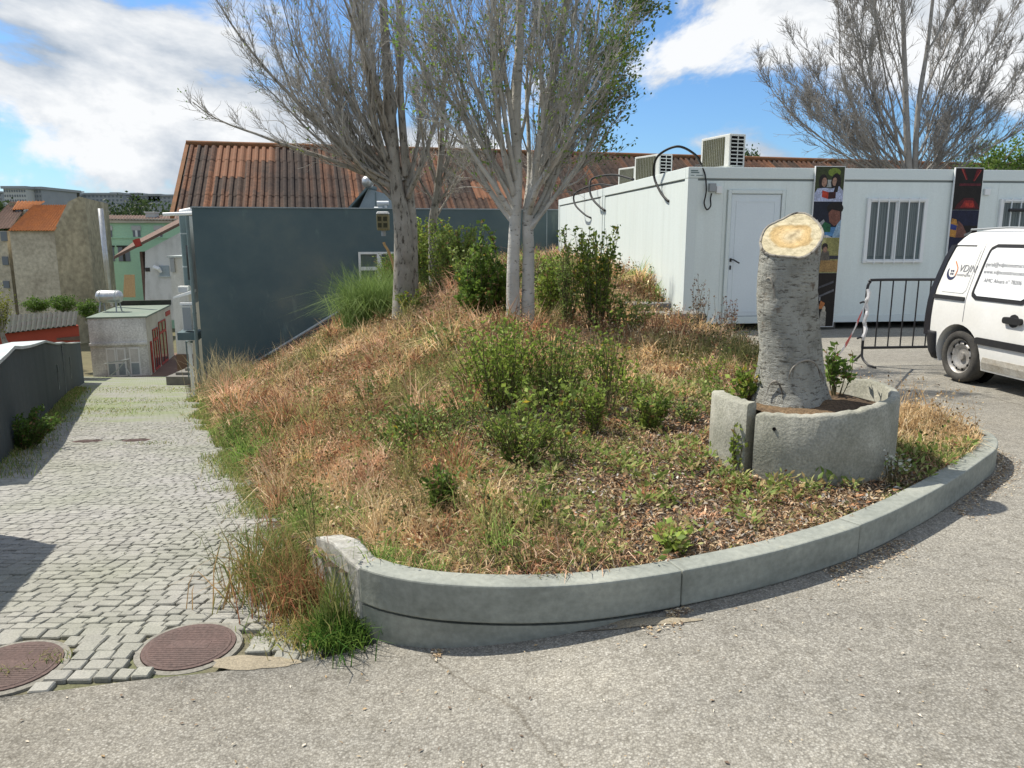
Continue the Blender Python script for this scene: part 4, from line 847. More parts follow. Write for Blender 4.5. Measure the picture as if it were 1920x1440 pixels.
def door_leaf(parent, x0, x1, z0, z1, mat='white_frame'):
    mb = MB(); mb.b2((x0, -.05, z0), (x1, -.004, z1)); d = part('door', mb, mat, parent)
    mb = MB(); mb.b2((x0 + .08, -.058, z0 + (z1 - z0) * .5), (x1 - .08, -.051, z1 - .1)); part('panel', mb, 'wall_white', d); mb = MB(); mb.b2((x0 + .08, -.058, z0 + .1), (x1 - .08, -.051, z0 + (z1 - z0) * .45)); part('lower_panel', mb, 'grey_panel', d)
door_leaf(kio, .85, 1.4, .05, 1.85); door_leaf(kio, 1.42, 1.95, .05, 1.85); door_leaf(kio, 2.15, 2.75, .05, 1.85)
for k, (y0, y1, z1_) in enumerate(((.55, .85, 2.1), (1.5, 3.0, 2.75), (3.6, 5.9, 3.0))):
    mb = MB(); mb.b2((kw + .031, y0, .1), (kw + .06, y1, z1_)); w = part('shop_window', mb, 'dark_glass' if k else 'red_paint', kio)
    mb = MB(); n = 2 if k else 1
    for q in range(n + 1): yy_ = y0 + (y1 - y0) * q / n; mb.b2((kw + .061, yy_ - .05, .1), (kw + .09, yy_ + .05, z1_))
    mb.b2((kw + .061, y0 + .06, z1_ - .1), (kw + .089, y1 - .06, z1_)); mb.b2((kw + .061, y0 + .06, .1), (kw + .089, y1 - .06, .25)); mb.b2((kw + .061, y0 + .06, z1_ * .72), (kw + .087, y1 - .06, z1_ * .72 + .16)); part('frame', mb, 'red_paint', w)
mb = MB(); mb.b2((kw + .03, 6.4, 3.1), (kw + .08, 8.0, 3.4)); part('sign_board', mb, 'red_paint', kio)
mb = MB(); mb.b2((.4, -.55, 0), (.5, -.1, .02)); 
p0_, p1_ = at(196, 682, 46.2), at(243, 673, 46.2); mb = MB(); mb.tube([p0_, p1_], .035, 6)
for a, b, c_, d_ in ((205, 706, 224, 690), (224, 690, 236, 674), (236, 690, 246, 707)): mb.tube([at(a, b, 46.2), at(c_, d_, 46.2)], .03, 6)
solo('folding_rack', mb, 'coping_light', 'bent pale metal rack leaning in front of the small house doors', 'rack')
mb = MB(); p0_ = at(262, 706, 47.6); p1_ = at(322, 706, 47.8); mb.hexa([(p0_.x, 46.6, kz - .2), (p1_.x + .8, 48.0, kz - .2), (-23.6, 57, kz - .2), (-26.5, 57, kz - .2)], [(p0_.x, 46.6, kz + .03), (p1_.x + .8, 48.0, kz + .03), (-23.6, 57, kz + .06), (-26.5, 57, kz + .06)]); tag(struct('pavement', mb, 'floor_brown'))
mb = MB(); p0_ = at(150, 708, 46.2); p1_ = at(365, 706, 46.6); mb.hexa([(p0_.x, 46.0, kz - .5), (p1_.x, 46.4, kz - .5), (p1_.x, 46.7, kz - .5), (p0_.x, 46.35, kz - .5)], [(p0_.x, 46.0, kz + .07), (p1_.x, 46.4, kz + .07), (p1_.x, 46.7, kz + .07), (p0_.x, 46.35, kz + .07)]); tag(struct('path_edging', mb, 'coping_light'))
# solar tank on the roof
c = at(205, 556, 50.5); tk = thing('water_tank', 'silver cylindrical water tank on legs on the small house roof', 'tank', (c.x, 50.5, c.z - .75))
mb = MB(); mb.lathe([(0, -.85), (.2, -.83), (.36, -.72), (.40, -.6), (.40, .6), (.36, .72), (.2, .83), (0, .85)], (c.x, 50.5, c.z), 'x', 22); part('drum', mb, 'steel_bright', tk, world=True, smooth=True)
for x in (-.5, .5):
    for y in (-.2, .2): mb = MB(); mb.cyl((c.x + x, 50.5 + y, c.z - .3), (c.x + x * 1.1, 50.5 + y * 1.8, kr.z + .08), .045, 8); part('leg', mb, 'grey_plastic', tk, world=True)
    mb = MB(); mb.lathe([(.405, x - .03), (.425, x - .03), (.425, x + .03), (.405, x + .03)], (c.x, 50.5, c.z), 'x', 22); part('strap', mb, 'coping_light', tk, world=True)
p0_ = at(230, 549, 52.5); p1_ = at(256, 515, 53.0); mb = MB()
t = thing('timber_boards', 'stack of light timber boards leaning behind the silver tank', 'boards', (p0_.x, 52.5, p0_.z))
for k in range(6):
    xa = p0_.x + (at(253, 549, 52.5).x - p0_.x) * k / 6; xb = at(233, 516, 53).x + (at(252, 516, 53).x - at(233, 516, 53).x) * k / 6; wdt = .13; mb = MB()
    mb.hexa([(xa, 52.5, p0_.z - .3), (xa + wdt, 52.5, p0_.z - .3), (xa + wdt, 52.56, p0_.z - .3), (xa, 52.56, p0_.z - .3)], [(xb, 53, p1_.z), (xb + wdt * .85, 53, p1_.z), (xb + wdt * .85, 53.06, p1_.z), (xb, 53.06, p1_.z)]); part('board', mb, 'timber', t, world=True)
pA, pB = at(205, 548, 54), at(203, 391, 54); mb = MB(); mb.tube([(pA.x, 54, pA.z - 1), (pA.x - .05, 54, pB.z)], .17, 14); solo('flue_stack', mb, 'steel_bright', 'tall shiny steel flue rising behind the silver tank', 'flue', smooth=True)
# ------------------------------------------------------------------ red shed with dark corrugated roof
Y0, Y1 = 40.0, 46.0; f0, f1 = at(-60, 634, Y0), at(147, 610, Y0); b0, b1 = at(-60, 596, Y1), at(147, 584, Y1); g0 = at(158, 650, Y0).z - 3
sh_ = thing('red_shed', 'long red walled shed with dark corrugated roof beyond the boundary wall', 'shed', (f1.x, Y0, g0))
mb = MB(); mb.hexa([(f0.x, Y0, g0), (f1.x, Y0, g0), (b1.x - 1.6, Y1, g0), (f0.x, Y1, g0)], [(f0.x, Y0, f0.z), (f1.x, Y0, f1.z), (b1.x - 1.6, Y1, b1.z - .15), (f0.x, Y1, b0.z - .15)]); part('wall', mb, 'wall_red', sh_, world=True)
nn_ = 22
for k in range(nn_):
    a, b = k / nn_, (k + .93) / nn_; L = lambda p_, q_, t_: p_.lerp(q_, t_)
    q0, q1, q2, q3 = L(f0, f1, a), L(f0, f1, b), L(b0, b1, b), L(b0, b1, a); q0 = q0 + Vector((0, -.2, .02)); q1 = q1 + Vector((0, -.2, .02)); mb = MB(); up = Vector((0, 0, .07))
    m1, m2 = (q0 + q1) / 2 + up, (q2 + q3) / 2 + up
    mb.add([q0, m1, q1, q2, m2, q3], [(0, 1, 4, 5), (1, 2, 3, 4), (0, 2, 1), (3, 5, 4)]); part('roof_sheet', mb, 'roof_dark', sh_, world=True, fix=False)
mb = MB(); q0, q1 = at(106, 634, Y0 - .08), at(148, 630, Y0 - .08)
t_ = MB(); t_.hexa([(q0.x, Y0 - .08, q0.z - .12), (q1.x, Y0 - .08, q0.z - .12), (q1.x, Y0 - .01, q0.z - .12), (q0.x, Y0 - .01, q0.z - .12)], [(q0.x, Y0 - .08, q0.z), (q1.x, Y0 - .08, q0.z + .1), (q1.x, Y0 - .01, q0.z + .1), (q0.x, Y0 - .01, q0.z)]); part('vent_grille', t_, 'tile_brown', sh_, world=True)
# ------------------------------------------------------------------ old beige house with orange roof
def quadbox(mb, base, top): mb.hexa(base, top)
Y = 70.0; gz = -8.6
x0, x1 = at(17, 430, Y).x, at(101, 430, Y).x; ze = at(60, 432, Y).z; x2 = at(165, 430, 73).x
oh = thing('old_house', 'old stained beige house with orange tiled roof and blank walls', 'house', (x1, Y, gz))
mb = MB(); mb.b2((x0, Y, gz), (x1, Y + 6, ze)); part('wall', mb, 'wall_beige', oh, world=True)
zr = at(135, 384, 73.2).z; zr2 = at(160, 370, 74).z
mb = MB(); mb.add([(x1 + .01, Y + .01, gz), (x2, 73.0, gz), (x2, 73.0, zr2 - .1), (at(150, 372, 72.4).x, 72.3, zr2), (at(128, 385, 71.5).x, 71.5, zr + .2), (x1 + .01, Y + .01, ze)], [(0, 1, 2, 3, 4, 5)]); mb.add([(x2, 73.0, gz), (x2 - 2, 81, gz), (x2 - 2, 81, zr2 - .3), (x2, 73.0, zr2 - .1)], [(0, 1, 2, 3)]); part('gable_wall', mb, 'wall_ochre', oh, world=True, fix=False)
mb = MB(); e0, e1, r1, r0 = at(14, 433, Y - .3), at(102, 433, Y - .3), at(135, 385, 73.5), at(62, 385, 73.5)
nt = 18
def roofquad(parent, e0, e1, r1, r0, n, mat):
    for k in range(n):
        a, b = k / n, (k + 1) / n; q0, q1, q2, q3 = e0.lerp(e1, a), e0.lerp(e1, b), r0.lerp(r1, b), r0.lerp(r1, a); up = Vector((0, -.03, .10)); m1, m2 = (q0 + q1) / 2 + up, (q2 + q3) / 2 + up; mb = MB()
        mb.add([q0, m1, q1, q2, m2, q3], [(0, 1, 4, 5), (1, 2, 3, 4), (0, 2, 1), (3, 5, 4)]); part('tile_row', mb, mat, parent, world=True, fix=False)
roofquad(oh, e0, e1, r1, r0, 16, 'tile_orange')
e0, e1, r1, r0 = at(-30, 431, 72), at(20, 428, 72), at(55, 379, 77), at(18, 379, 77); roofquad(oh, e0, e1, r1, r0, 8, 'tile_brown')
roofquad(oh, at(22, 394, 75.0), at(62, 392, 75.0), at(85, 378, 77), at(32, 378, 77), 8, 'tile_orange')
mb = MB(); a_, b_ = at(22, 395, 75.2), at(66, 408, 75.2); mb.b2((a_.x, 75.2, b_.z - 2), (b_.x, 76.5, a_.z - .05)); part('dormer_wall', mb, 'wall_beige', oh, world=True)
for a, b in ((29, 41), (48, 59)): p_, q_ = at(a, 394, 75.1), at(b, 405, 75.1); mb = MB(); mb.b2((p_.x, 75.1, q_.z), (q_.x, 75.19, p_.z)); part('window', mb, 'far_window', oh, world=True)
mb = MB(); a_ = at(-60, 433, 71.5); b_ = at(17.5, 433, 71.5); mb.b2((a_.x, 71.0, gz), (b_.x, 76, a_.z)); part('wing_wall', mb, 'wall_beige', oh, world=True)
for (a, b, c_, d_) in ((0, 14, 434, 452), (3, 16, 481, 497), (5, 18, 527, 540)): p_, q_ = at(a, c_, 70.9), at(b, d_, 70.9); mb = MB(); mb.b2((p_.x, 70.9, q_.z), (q_.x, 70.98, p_.z)); part('window', mb, 'far_window', oh, world=True)
mb = MB(); p_ = at(155, 362, 74); q_ = at(156, 470, 74); mb.tube([(p_.x, 73.2, p_.z), (p_.x, 73.2, at(155, 440, 73.2).z), (p_.x + .4, 73.1, at(158, 462, 73.2).z)], .12, 8); part('drain_pipe', mb, 'roof_dark', oh, world=True)
mb = MB(); p_ = at(22, 386, 76); mb.b2((p_.x - .4, 76.2, p_.z - .3), (p_.x + .1, 76.9, p_.z + .3)); part('chimney', mb, 'wall_ochre', oh, world=True)
# ------------------------------------------------------------------ green house
Y = 84.0; a, b = at(140, 420, Y), at(345, 420, Y); zt_ = at(250, 418, Y).z
gh = thing('green_house', 'mint green house with white windows behind the old beige house', 'house', (a.x, Y, -10))
mb = MB(); mb.b2((a.x, Y, -10), (b.x, Y + 8, zt_)); part('wall', mb, 'wall_green', gh, world=True)
mb = MB(); mb.b2((a.x, Y - .25, zt_ + .003), (b.x + .2, Y + 8.2, zt_ + .45)); part('cornice', mb, 'wall_cream', gh, world=True)
roofquad(gh, at(166, 412, Y - .3), at(345, 414, Y - .3), at(345, 405, Y + 4), at(175, 404, Y + 4), 30, 'tile_brown')
mb = MB(); z_ = at(250, 446, Y).z; mb.b2((a.x, Y - .08, z_ - .06), (b.x, Y - .003, z_ + .06)); part('string_course', mb, 'wall_green', gh, world=True)
for (x_, x__, y_, y__, fr_) in ((197, 211, 432, 445, 1), (249, 264, 432, 444, 1), (291, 305, 432, 444, 1), (185, 216, 463, 490, 0), (221, 245, 463, 490, 0), (190, 204, 512, 536, 1)):
    p_, q_ = at(x_, y_, Y), at(x__, y__, Y); mb = MB(); mb.b2((p_.x, Y - .06, q_.z), (q_.x, Y - .004, p_.z)); w = part('window', mb, 'far_window', gh, world=True)
    mb = MB(); mb.b2((p_.x - .1, Y - .1, p_.z + .003), (q_.x + .1, Y - .004, p_.z + (.5 if fr_ else .15))); part('lintel', mb, 'far_white' if fr_ else 'roof_dark', w, world=True)
    mb = MB(); mm = (p_.x + q_.x) / 2; mb.b2((mm - .12, Y - .09, q_.z), (mm + .12, Y - .062, p_.z)); part('mullion', mb, 'white_frame' if fr_ else 'roof_dark', w, world=True)
p_ = at(282, 410, Y + 2); mb = MB(); mb.b2((p_.x - .5, Y + 2, p_.z - 1), (p_.x + .5, Y + 3, p_.z + .6)); mb.b2((p_.x - .6, Y + 1.9, p_.z + .603), (p_.x + .6, Y + 3.1, p_.z + .75)); part('chimney', mb, 'far_white', gh, world=True)
# ------------------------------------------------------------------ white gabled house with brown roof
Y = 60.0; wh = thing('white_house', 'pale house with sloping brown roof and one small window', 'house', (at(272, 560, Y).x, Y, -8.5))
p0_, p1_, p2_, p3_ = at(272, 471, Y), at(345, 432, Y), at(345, 600, Y), at(272, 600, Y)
mb = MB(); mb.prism([p3_, p2_, p1_, p0_], (-2.0, 7, 0)); part('gable_wall', mb, 'wall_white', wh, world=True)
mb = MB(); a_, b_ = at(218, 486, Y), at(345, 421, Y); up = Vector((0, 0, .22)); bk = Vector((-2.2, 7.5, 1.0)); fr_ = Vector((0, -.35, 0)); mb.hexa([a_ + fr_, b_ + fr_, b_ + bk, a_ + bk], [a_ + up + fr_, b_ + up + fr_, b_ + bk + up, a_ + bk + up]); part('roof', mb, 'tile_brown', wh, world=True)
p_, q_ = at(298, 498, Y - .05), at(318, 517, Y - .05); mb = MB(); mb.b2((p_.x, Y - .06, q_.z), (q_.x, Y - .004, p_.z)); w = part('window', mb, 'grey_panel', wh, world=True); mb = MB(); mb.b2((p_.x - .1, Y - .09, q_.z - .12), (q_.x + .1, Y - .004, q_.z - .003)); part('sill', mb, 'coping_light', w, world=True)
p_ = at(294, 502, Y - .3); mb = MB(); mb.tube([(p_.x - .25, Y - .3, p_.z + .05), (p_.x + .15, Y - .3, p_.z - .1), (p_.x + .25, Y - .2, p_.z - .35)], [.16, .16, .1], 10); part('spotlight', mb, 'white_plastic', wh, world=True)
p_, q_ = at(272, 502, Y - .05), at(281, 509, Y - .05); mb = MB(); mb.b2((p_.x, Y - .05, q_.z), (q_.x, Y - .004, p_.z)); part('vent_grille', mb, 'roof_dark', wh, world=True)
p_, q_ = at(258, 472, Y), at(271, 560, Y); mb = MB(); mb.b2((p_.x, Y + .3, q_.z - 2), (q_.x, Y + 1, p_.z)); part('brick_pier', mb, 'tile_brown', wh, world=True)
p_ = at(258, 462, Y - .2); mb = MB(); mb.tube([at(261, 462, Y - .3), at(255, 449, Y - .3)], [.24, .27], 10); part('chimney_pot', mb, 'red_paint', wh, world=True)
# pale slim house end behind the dark building corner
Y = 35.0; p_, q_ = at(317, 483, Y), at(352, 706, Y); t = thing('slim_house', 'narrow pale house end with dark plinth beyond the dark building corner', 'house', (p_.x, Y, q_.z))
mb = MB(); mb.b2((p_.x, Y, q_.z - 1), (p_.x + 1.6, Y + 3, p_.z)); part('wall', mb, 'wall_white', t, world=True); mb = MB(); z_ = at(330, 664, Y).z; mb.b2((p_.x - .03, Y - .03, q_.z - 1), (p_.x + 1.6, Y - .002, z_)); part('plinth', mb, 'floor_brown', t, world=True)
mb = MB(); mb.b2((p_.x - .08, Y - .08, p_.z + .003), (p_.x + 1.7, Y + 3, p_.z + .08)); part('cap', mb, 'coping_light', t, world=True)
mb = MB(); p2_ = at(323, 489, Y - .1); mb.b2((p2_.x - .1, Y - .12, p2_.z - .5), (p2_.x + .08, Y - .004, p2_.z + .1)); part('wall_lamp', mb, 'grey_plastic', t, world=True)
for k in range(3): mb = MB(); q2 = at(340, 704 - 5 * k, 33.5); mb.b2((q2.x - .55 + .25 * k, 33.2 + .4 * k, q2.z - 1), (q2.x + .7, 34.6, q2.z)); part('step', mb, 'stone_grey', t, world=True)
# ------------------------------------------------------------------ far ridge: blocks of flats and hospital
def block(name, label, px0, px1, py0, py1, Y, floors, bays, mat, depth=30, group=None):
    a, b = at(px0, py0, Y), at(px1, py1, Y); t = thing(name, label, 'building', (a.x, Y, b.z - 12), 0, group)
    mb = MB(); mb.b2((a.x, Y, b.z - 12), (b.x, Y + depth, a.z)); part('wall', mb, mat, t, world=True); mb = MB(); mb.b2((a.x - .6, Y - .8, a.z + .02), (b.x + .6, Y + depth, a.z + 1.1)); part('roof_slab', mb, 'far_grey', t, world=True)
    h = (a.z - b.z) / floors; w = (b.x - a.x) / bays
    for f in range(floors):
        for q in range(bays): mb = MB(); mb.b2((a.x + w * (q + .25), Y - .15, b.z + h * (f + .3)), (a.x + w * (q + .75), Y - .02, b.z + h * (f + .78))); part('window', mb, 'far_window', t, world=True)
    return t
block('hospital_block', 'big pale block with flat roof on the skyline above the old house', 6, 52, 354, 390, 330, 4, 9, 'far_white')
block('hospital_wing', 'greyer wing joined to the pale skyline block', 51, 81, 355, 390, 336, 4, 5, 'far_grey')
for k, (a, b, c_, d_) in enumerate(((82, 140, 366, 385), (141, 232, 365, 386), (233, 330, 368, 388), (-40, 5, 362, 385))):
    block('apartment_row', ['grey flats on the skyline beside the pale block', 'long grey flats on the skyline above the green house', 'grey flats on the skyline next to the corrugated roof', 'grey flats on the skyline cut by the picture edge'][k], a, b, c_, d_, 480 + 10 * k, 3, 12, 'far_grey', 40, 'flats on the skyline')
for k, (a, b, c_, d_) in enumerate(((121, 135, 359, 366), (210, 222, 363, 366), (247, 262, 364, 368), (277, 300, 366, 369))):
    p_, q_ = at(a, c_, 500), at(b, d_, 500); mb = MB(); mb.b2((p_.x, 500, q_.z - 3), (q_.x, 512, p_.z)); mb.b2((p_.x - 1, 499, p_.z + .01), (q_.x + 1, 513, p_.z + .8)); solo('roof_house', mb, 'far_white' if k == 0 else 'far_grey', ['white stair tower on the skyline roofs', 'small flat roof box on the skyline over the green house', 'low dark rooftop box on the skyline right of the trees', 'wide low rooftop box on the skyline by the hall roof'][k], 'rooftop box')

# ------------------------------------------------------------------ tree stump in a broken concrete well ring
RC = np.array((1.895, 4.95)); RR = .575; RZ0, RZ1 = float(H(*RC)) - .1, .60
def ring_piece(a0, a1, n, zfun, wob, seed, inner=.062):
    rr = random.Random(seed); mb = MB(); vs = []
    for k in range(n + 1):
        w = a0 + (a1 - a0) * k / n; c_, s_ = math.cos(w), math.sin(w); ro = RR + rr.uniform(-wob, wob); ri = RR - inner + rr.uniform(-wob, wob); zt_ = zfun(w) + rr.uniform(-.006, .006)
        for r_, z_ in ((ro, RZ0), (ro + .004, (RZ0 + zt_) / 2), (ro, zt_ - .012), (ro - .012, zt_), (ri + .012, zt_ + .003), (ri, zt_ - .012), (ri, RZ0)): vs.append((RC[0] + r_ * c_, RC[1] + r_ * s_, z_))
    q = 7
    fs = [(k * q + i, (k + 1) * q + i, (k + 1) * q + (i + 1) % q, k * q + (i + 1) % q) for k in range(n) for i in range(q)]; fs += [tuple(range(q)), tuple(n * q + i for i in range(q))[::-1]]; mb.add(vs, fs); return mb
zf = lambda w: RZ1 - .02 + .06 * math.cos(w) + .006 * math.sin(5 * w)
t = thing('well_ring', 'broken round concrete well ring holding the cut tree stump', 'planter', (RC[0], RC[1], RZ0))
part('main_shell', ring_piece(R(-137), R(75), 72, zf, .0012, 2), 'well_concrete', t, world=True, smooth=True)
part('broken_shell', ring_piece(R(-188), R(-143), 14, lambda w: RZ1 - .01, .002, 3, .09), 'well_concrete', t, world=True, smooth=True)
mb = MB(); mb.cyl((RC[0] - .335, RC[1] - .478, .465), (RC[0] - .32, RC[1] - .455, .465), .011, 10); part('lifting_hole', mb, 'deep_dark', t, world=True)
# soil inside
mb = MB(); n = 30; mb.v.append((RC[0], RC[1], .56)); 
for r_ in (.2, .36, .495):
    for k in range(n): w = 2 * math.pi * k / n; mb.v.append((RC[0] + r_ * math.cos(w), RC[1] + r_ * math.sin(w), .55 - .06 * (r_ - .2) + .015 * math.sin(3 * w + r_ * 20)))
mb.f = [(0, 1 + k, 1 + (k + 1) % n) for k in range(n)] + [(1 + q * n + k, 1 + (q + 1) * n + k, 1 + (q + 1) * n + (k + 1) % n, 1 + q * n + (k + 1) % n) for q in range(2) for k in range(n)]; mb.m = [0] * len(mb.f); part('soil_fill', mb, 'soil', t, world=True, smooth=True)
# stump
SC = np.array((1.755, 4.93)); st = thing('tree_stump', 'tall pale birch like stump with slanted sawn top in the well ring', 'tree stump', (SC[0], SC[1], .52))
n, L = 56, 46; mb = MB(); rr = random.Random(6); TOPC = (SC[0] - .015, SC[1], 1.585)
def cutz(x, y): return TOPC[2] + .27 * (x - TOPC[0]) + .72 * (y - TOPC[1])
for i in range(L):
    f = i / (L - 1); vs = []
    for k in range(n):
        w = 2 * math.pi * k / n; z = .46 + 1.13 * f
        r_ = .176 + .085 * math.exp(-(f) * 6.0) + .012 * math.sin(2 * w + 1) + .010 * math.sin(3 * w + 5 * f) + .006 * math.sin(5 * w + 9 * f) + .02 * math.exp(-((f - .36) / .16) ** 2) * max(0, math.cos(w + 1.45)) ** 6 + .014 * math.exp(-((f - .62) / .1) ** 2) * max(0, math.cos(w + 2.4)) ** 8
        r_ += .075 * math.exp(-f * 8) * max(0, math.sin(3 * w + .6)) + .002 * rr.uniform(-1, 1) - .006 * math.exp(-((f - .17 - .01 * math.sin(w)) / .012) ** 2)
        ln = .10 * (1 - f) ** 1.3 - .02 * math.sin(f * 3) + .012 * math.sin(f * 7)
        x, y = SC[0] + r_ * math.cos(w) + ln * .62 - .004 * f, SC[1] + r_ * math.sin(w)
        if f > .55: g_ = (f - .55) / .45; z = z * (1 - g_) + (z + (cutz(x, y) - TOPC[2])) * g_
        mb.v.append((x, y, z))
for i in range(L - 1):
    for k in range(n): mb.f.append((i * n + k, i * n + (k + 1) % n, (i + 1) * n + (k + 1) % n, (i + 1) * n + k)); mb.m.append(0)
top = mb.v[(L - 1) * n:]
part('trunk', mb, 'bark_stump', st, world=True, smooth=True)
cut = MB(); c_ = np.mean(np.array(top), axis=0); cut.v = [tuple(np.array(TOPC) * 0 + c_ + np.array((0, 0, .004)))] + [tuple(c_ + (np.array(p) - c_) * .5 + np.array((0, 0, .003))) for p in top] + [tuple(c_ + (np.array(p) - c_) * .965 + np.array((0, 0, .002))) for p in top]
cut.f = [(0, 1 + k, 1 + (k + 1) % n) for k in range(n)] + [(1 + k, 1 + n + k, 1 + n + (k + 1) % n, 1 + (k + 1) % n) for k in range(n)]; cut.m = [0] * len(cut.f)
cut.v = [(x - c_[0], y - c_[1], z - c_[2]) for x, y, z in cut.v]; me = cut.mesh('cut_face', 'cut_wood'); fix_normals(me); o = link('cut_face', me, st); o.location = Vector(c_) - Vector(st.location)
rim = MB(); rim.tube([tuple(c_ + (np.array(p) - c_) * 1.0 + np.array((0, 0, -.002))) for p in top], .009, 6, closed=True); part('bark_rim', rim, 'bark_dark', st, world=True, smooth=True)
def scar(zc, ang, w_, h_):   # raised lip round an old branch scar
    m = MB(); pts = []
    for k in range(19):
        a = math.pi * k / 18; u = math.cos(a); v_ = math.sin(a); aa = ang + u * w_; f = (zc + h_ * v_ - .46) / 1.13; r_ = .184 + .075 * math.exp(-f * 5) + .010; ln = .10 * (1 - f) ** 1.3
        pts.append((SC[0] + r_ * math.cos(aa) + ln * .62 - .012, SC[1] + r_ * math.sin(aa), zc + h_ * v_))
    m.tube(pts, [.002 + .005 * math.sin(math.pi * k / 18) for k in range(19)], 6); part('branch_scar', m, 'bark_dark', st, world=True, smooth=True)
scar(.72, R(-78), .52, .12); scar(1.14, R(-146), .24, .20); scar(.60, R(-130), .22, .10)

# ------------------------------------------------------------------ crowd barrier and tape
bp = at(1614, 684, 9.55); be = Vector((bp.x + 2.0, 9.75, 0)); BRZ = math.atan2(.2, 2.0)
ba = thing('crowd_barrier', 'black steel crowd barrier standing beside the white van', 'barrier', (bp.x, 9.55, 0), BRZ)
r_ = .017; mb = MB(); mb.tube([tuple(p) for p in catmull([(0, 0, .22), (0, 0, .6), (0, 0, .95), (.03, 0, 1.035), (.1, 0, 1.06), (1.0, 0, 1.06), (1.9, 0, 1.06), (1.97, 0, 1.035), (2.0, 0, .95), (2.0, 0, .6), (2.0, 0, .22)], 4)], r_, 8); part('frame', mb, 'black_metal', ba, smooth=True)
mb = MB(); mb.cyl((.0, 0, .22), (2.0, 0, .22), r_, 8); part('bottom_rail', mb, 'black_metal', ba)
for k in range(11): x = .165 * (k + 1); mb = MB(); mb.cyl((x, 0, .22), (x, 0, 1.05), .0085, 6); part('bar', mb, 'black_metal', ba)
for x in (.0, 2.0): mb = MB(); mb.tube([tuple(p) for p in catmull([(x, 0, .22), (x, -.02, .1), (x + .02, -.12, .03), (x + .04, -.26, .015)], 4)], .014, 6); mb.tube([(x, 0, .14), (x, .14, .04), (x, .28, .015)], .014, 6); part('foot', mb, 'black_metal', ba, smooth=True)
for z_ in (.78, .34): mb = MB(); mb.tube([(0, 0, z_), (-.05, -.02, z_ + .015), (-.09, -.02, z_)], .012, 6); part('hook', mb, 'black_metal', ba)
a_ = Vector((bp.x - .01, 9.52, .82)); b_ = Vector((SC[0] + .28, SC[1] + .25, .66)); mb = MB(); pts = []
for k in range(25): f = k / 24; p_ = a_.lerp(b_, f); p_.z -= .18 * math.sin(math.pi * f); pts.append(p_)
for k in range(24):
    p_, q_ = pts[k], pts[k + 1]; u_ = Vector((.003 * math.sin(k), 0, .022)); mb.add([p_ - u_, q_ - u_, q_ + u_, p_ + u_], [(0, 1, 2, 3)], 1 if (k // 3) % 2 else 0)
mb.v = mb.v; o = solo('barrier_tape', mb, ['tape_white', 'tape_red'], 'sagging red and white tape tied from barrier to stump', 'tape'); o.modifiers.new('s', 'SOLIDIFY').thickness = .001
mb = MB(); pts = [Vector((bp.x + .012 * math.sin(k * 1.3), 9.53 + .012 * math.cos(k * 1.3), .95 - .045 * k)) for k in range(15)]
mb.tube(pts, [.02 + .006 * (k % 2) for k in range(15)], 5, 0); solo('wound_tape', mb, 'tape_white', 'crumpled pale tape wound round the barrier upright', 'tape')

# ------------------------------------------------------------------ white van, side on, nose towards the viewer's right
vf = Vector((.12, -.993)); VRZ = math.atan2(vf.y, vf.x); vleft = Vector((.993, .12))
wc_ = on_z(1797, 716, 0); vo = Vector((wc_.x, wc_.y)) + vleft * .735
van = thing('van', 'white panel van with lettering on its blanked side window', 'van', (vo.x, vo.y, 0), VRZ); van.scale = (.94, .94, .94)
ZL = [.20, .26, .34, .45, .58, .72, .86, .96, 1.02, 1.06, 1.12, 1.25, 1.38, 1.50, 1.60, 1.67, 1.72, 1.755, 1.775]
def ip(z, tab): return float(np.interp(z, [a for a, _ in tab], [b for _, b in tab]))
XR = [(.2, -.56), (.34, -.62), (.58, -.635), (.9, -.62), (1.1, -.60), (1.4, -.53), (1.6, -.46), (1.72, -.36), (1.775, -.16)]
XF = [(.2, 3.28), (.34, 3.36), (.6, 3.38), (.86, 3.30), (.96, 3.12), (1.02, 2.85), (1.06, 2.45), (1.12, 2.35), (1.4, 2.0), (1.6, 1.72), (1.72, 1.45), (1.775, 1.2)]
WD = [(.2, .80), (.3, .835), (.5, .855), (.75, .86), (.95, .85), (1.05, .835), (1.4, .765), (1.6, .715), (1.7, .67), (1.75, .60), (1.775, .46)]
def hw(z): return ip(z, WD)
NS = 12
def outline(z):
    a, b, w = ip(z, XR), ip(z, XF), hw(z); r1 = .16; r2 = .34; pts = []
    def arc(cx, cy, r, a0, a1):
        for k in range(NS + 1): q = a0 + (a1 - a0) * k / NS; pts.append((cx + r * math.cos(q), cy + r * math.sin(q)))
    arc(a + r1, -w + r1, r1, R(180), R(270))
    for k in range(1, 30): pts.append((a + r1 + (b - r2 - a - r1) * k / 30, -w))
    arc(b - r2, -w + r2, r2, R(-90), R(0)); arc(b - r2, w - r2, r2, R(0), R(90))
    for k in range(1, 30): pts.append((b - r2 - (b - r2 - a - r1) * k / 30, w))
    arc(a + r1, w - r1, r1, R(90), R(180)); return pts
mb = MB(); nO = len(outline(.5))
for z in ZL: mb.v += [(x, y, z) for x, y in outline(z)]
for i in range(len(ZL) - 1):
    for k in range(nO): mb.f.append((i * nO + k, i * nO + (k + 1) % nO, (i + 1) * nO + (k + 1) % nO, (i + 1) * nO + k)); mb.m.append(0)
mb.f += [tuple(range(nO))[::-1], tuple((len(ZL) - 1) * nO + k for k in range(nO))]; mb.m += [0, 0]
body = mb.mesh('body', 'van_white', True); fix_normals(body); bo = link('body', body, van)
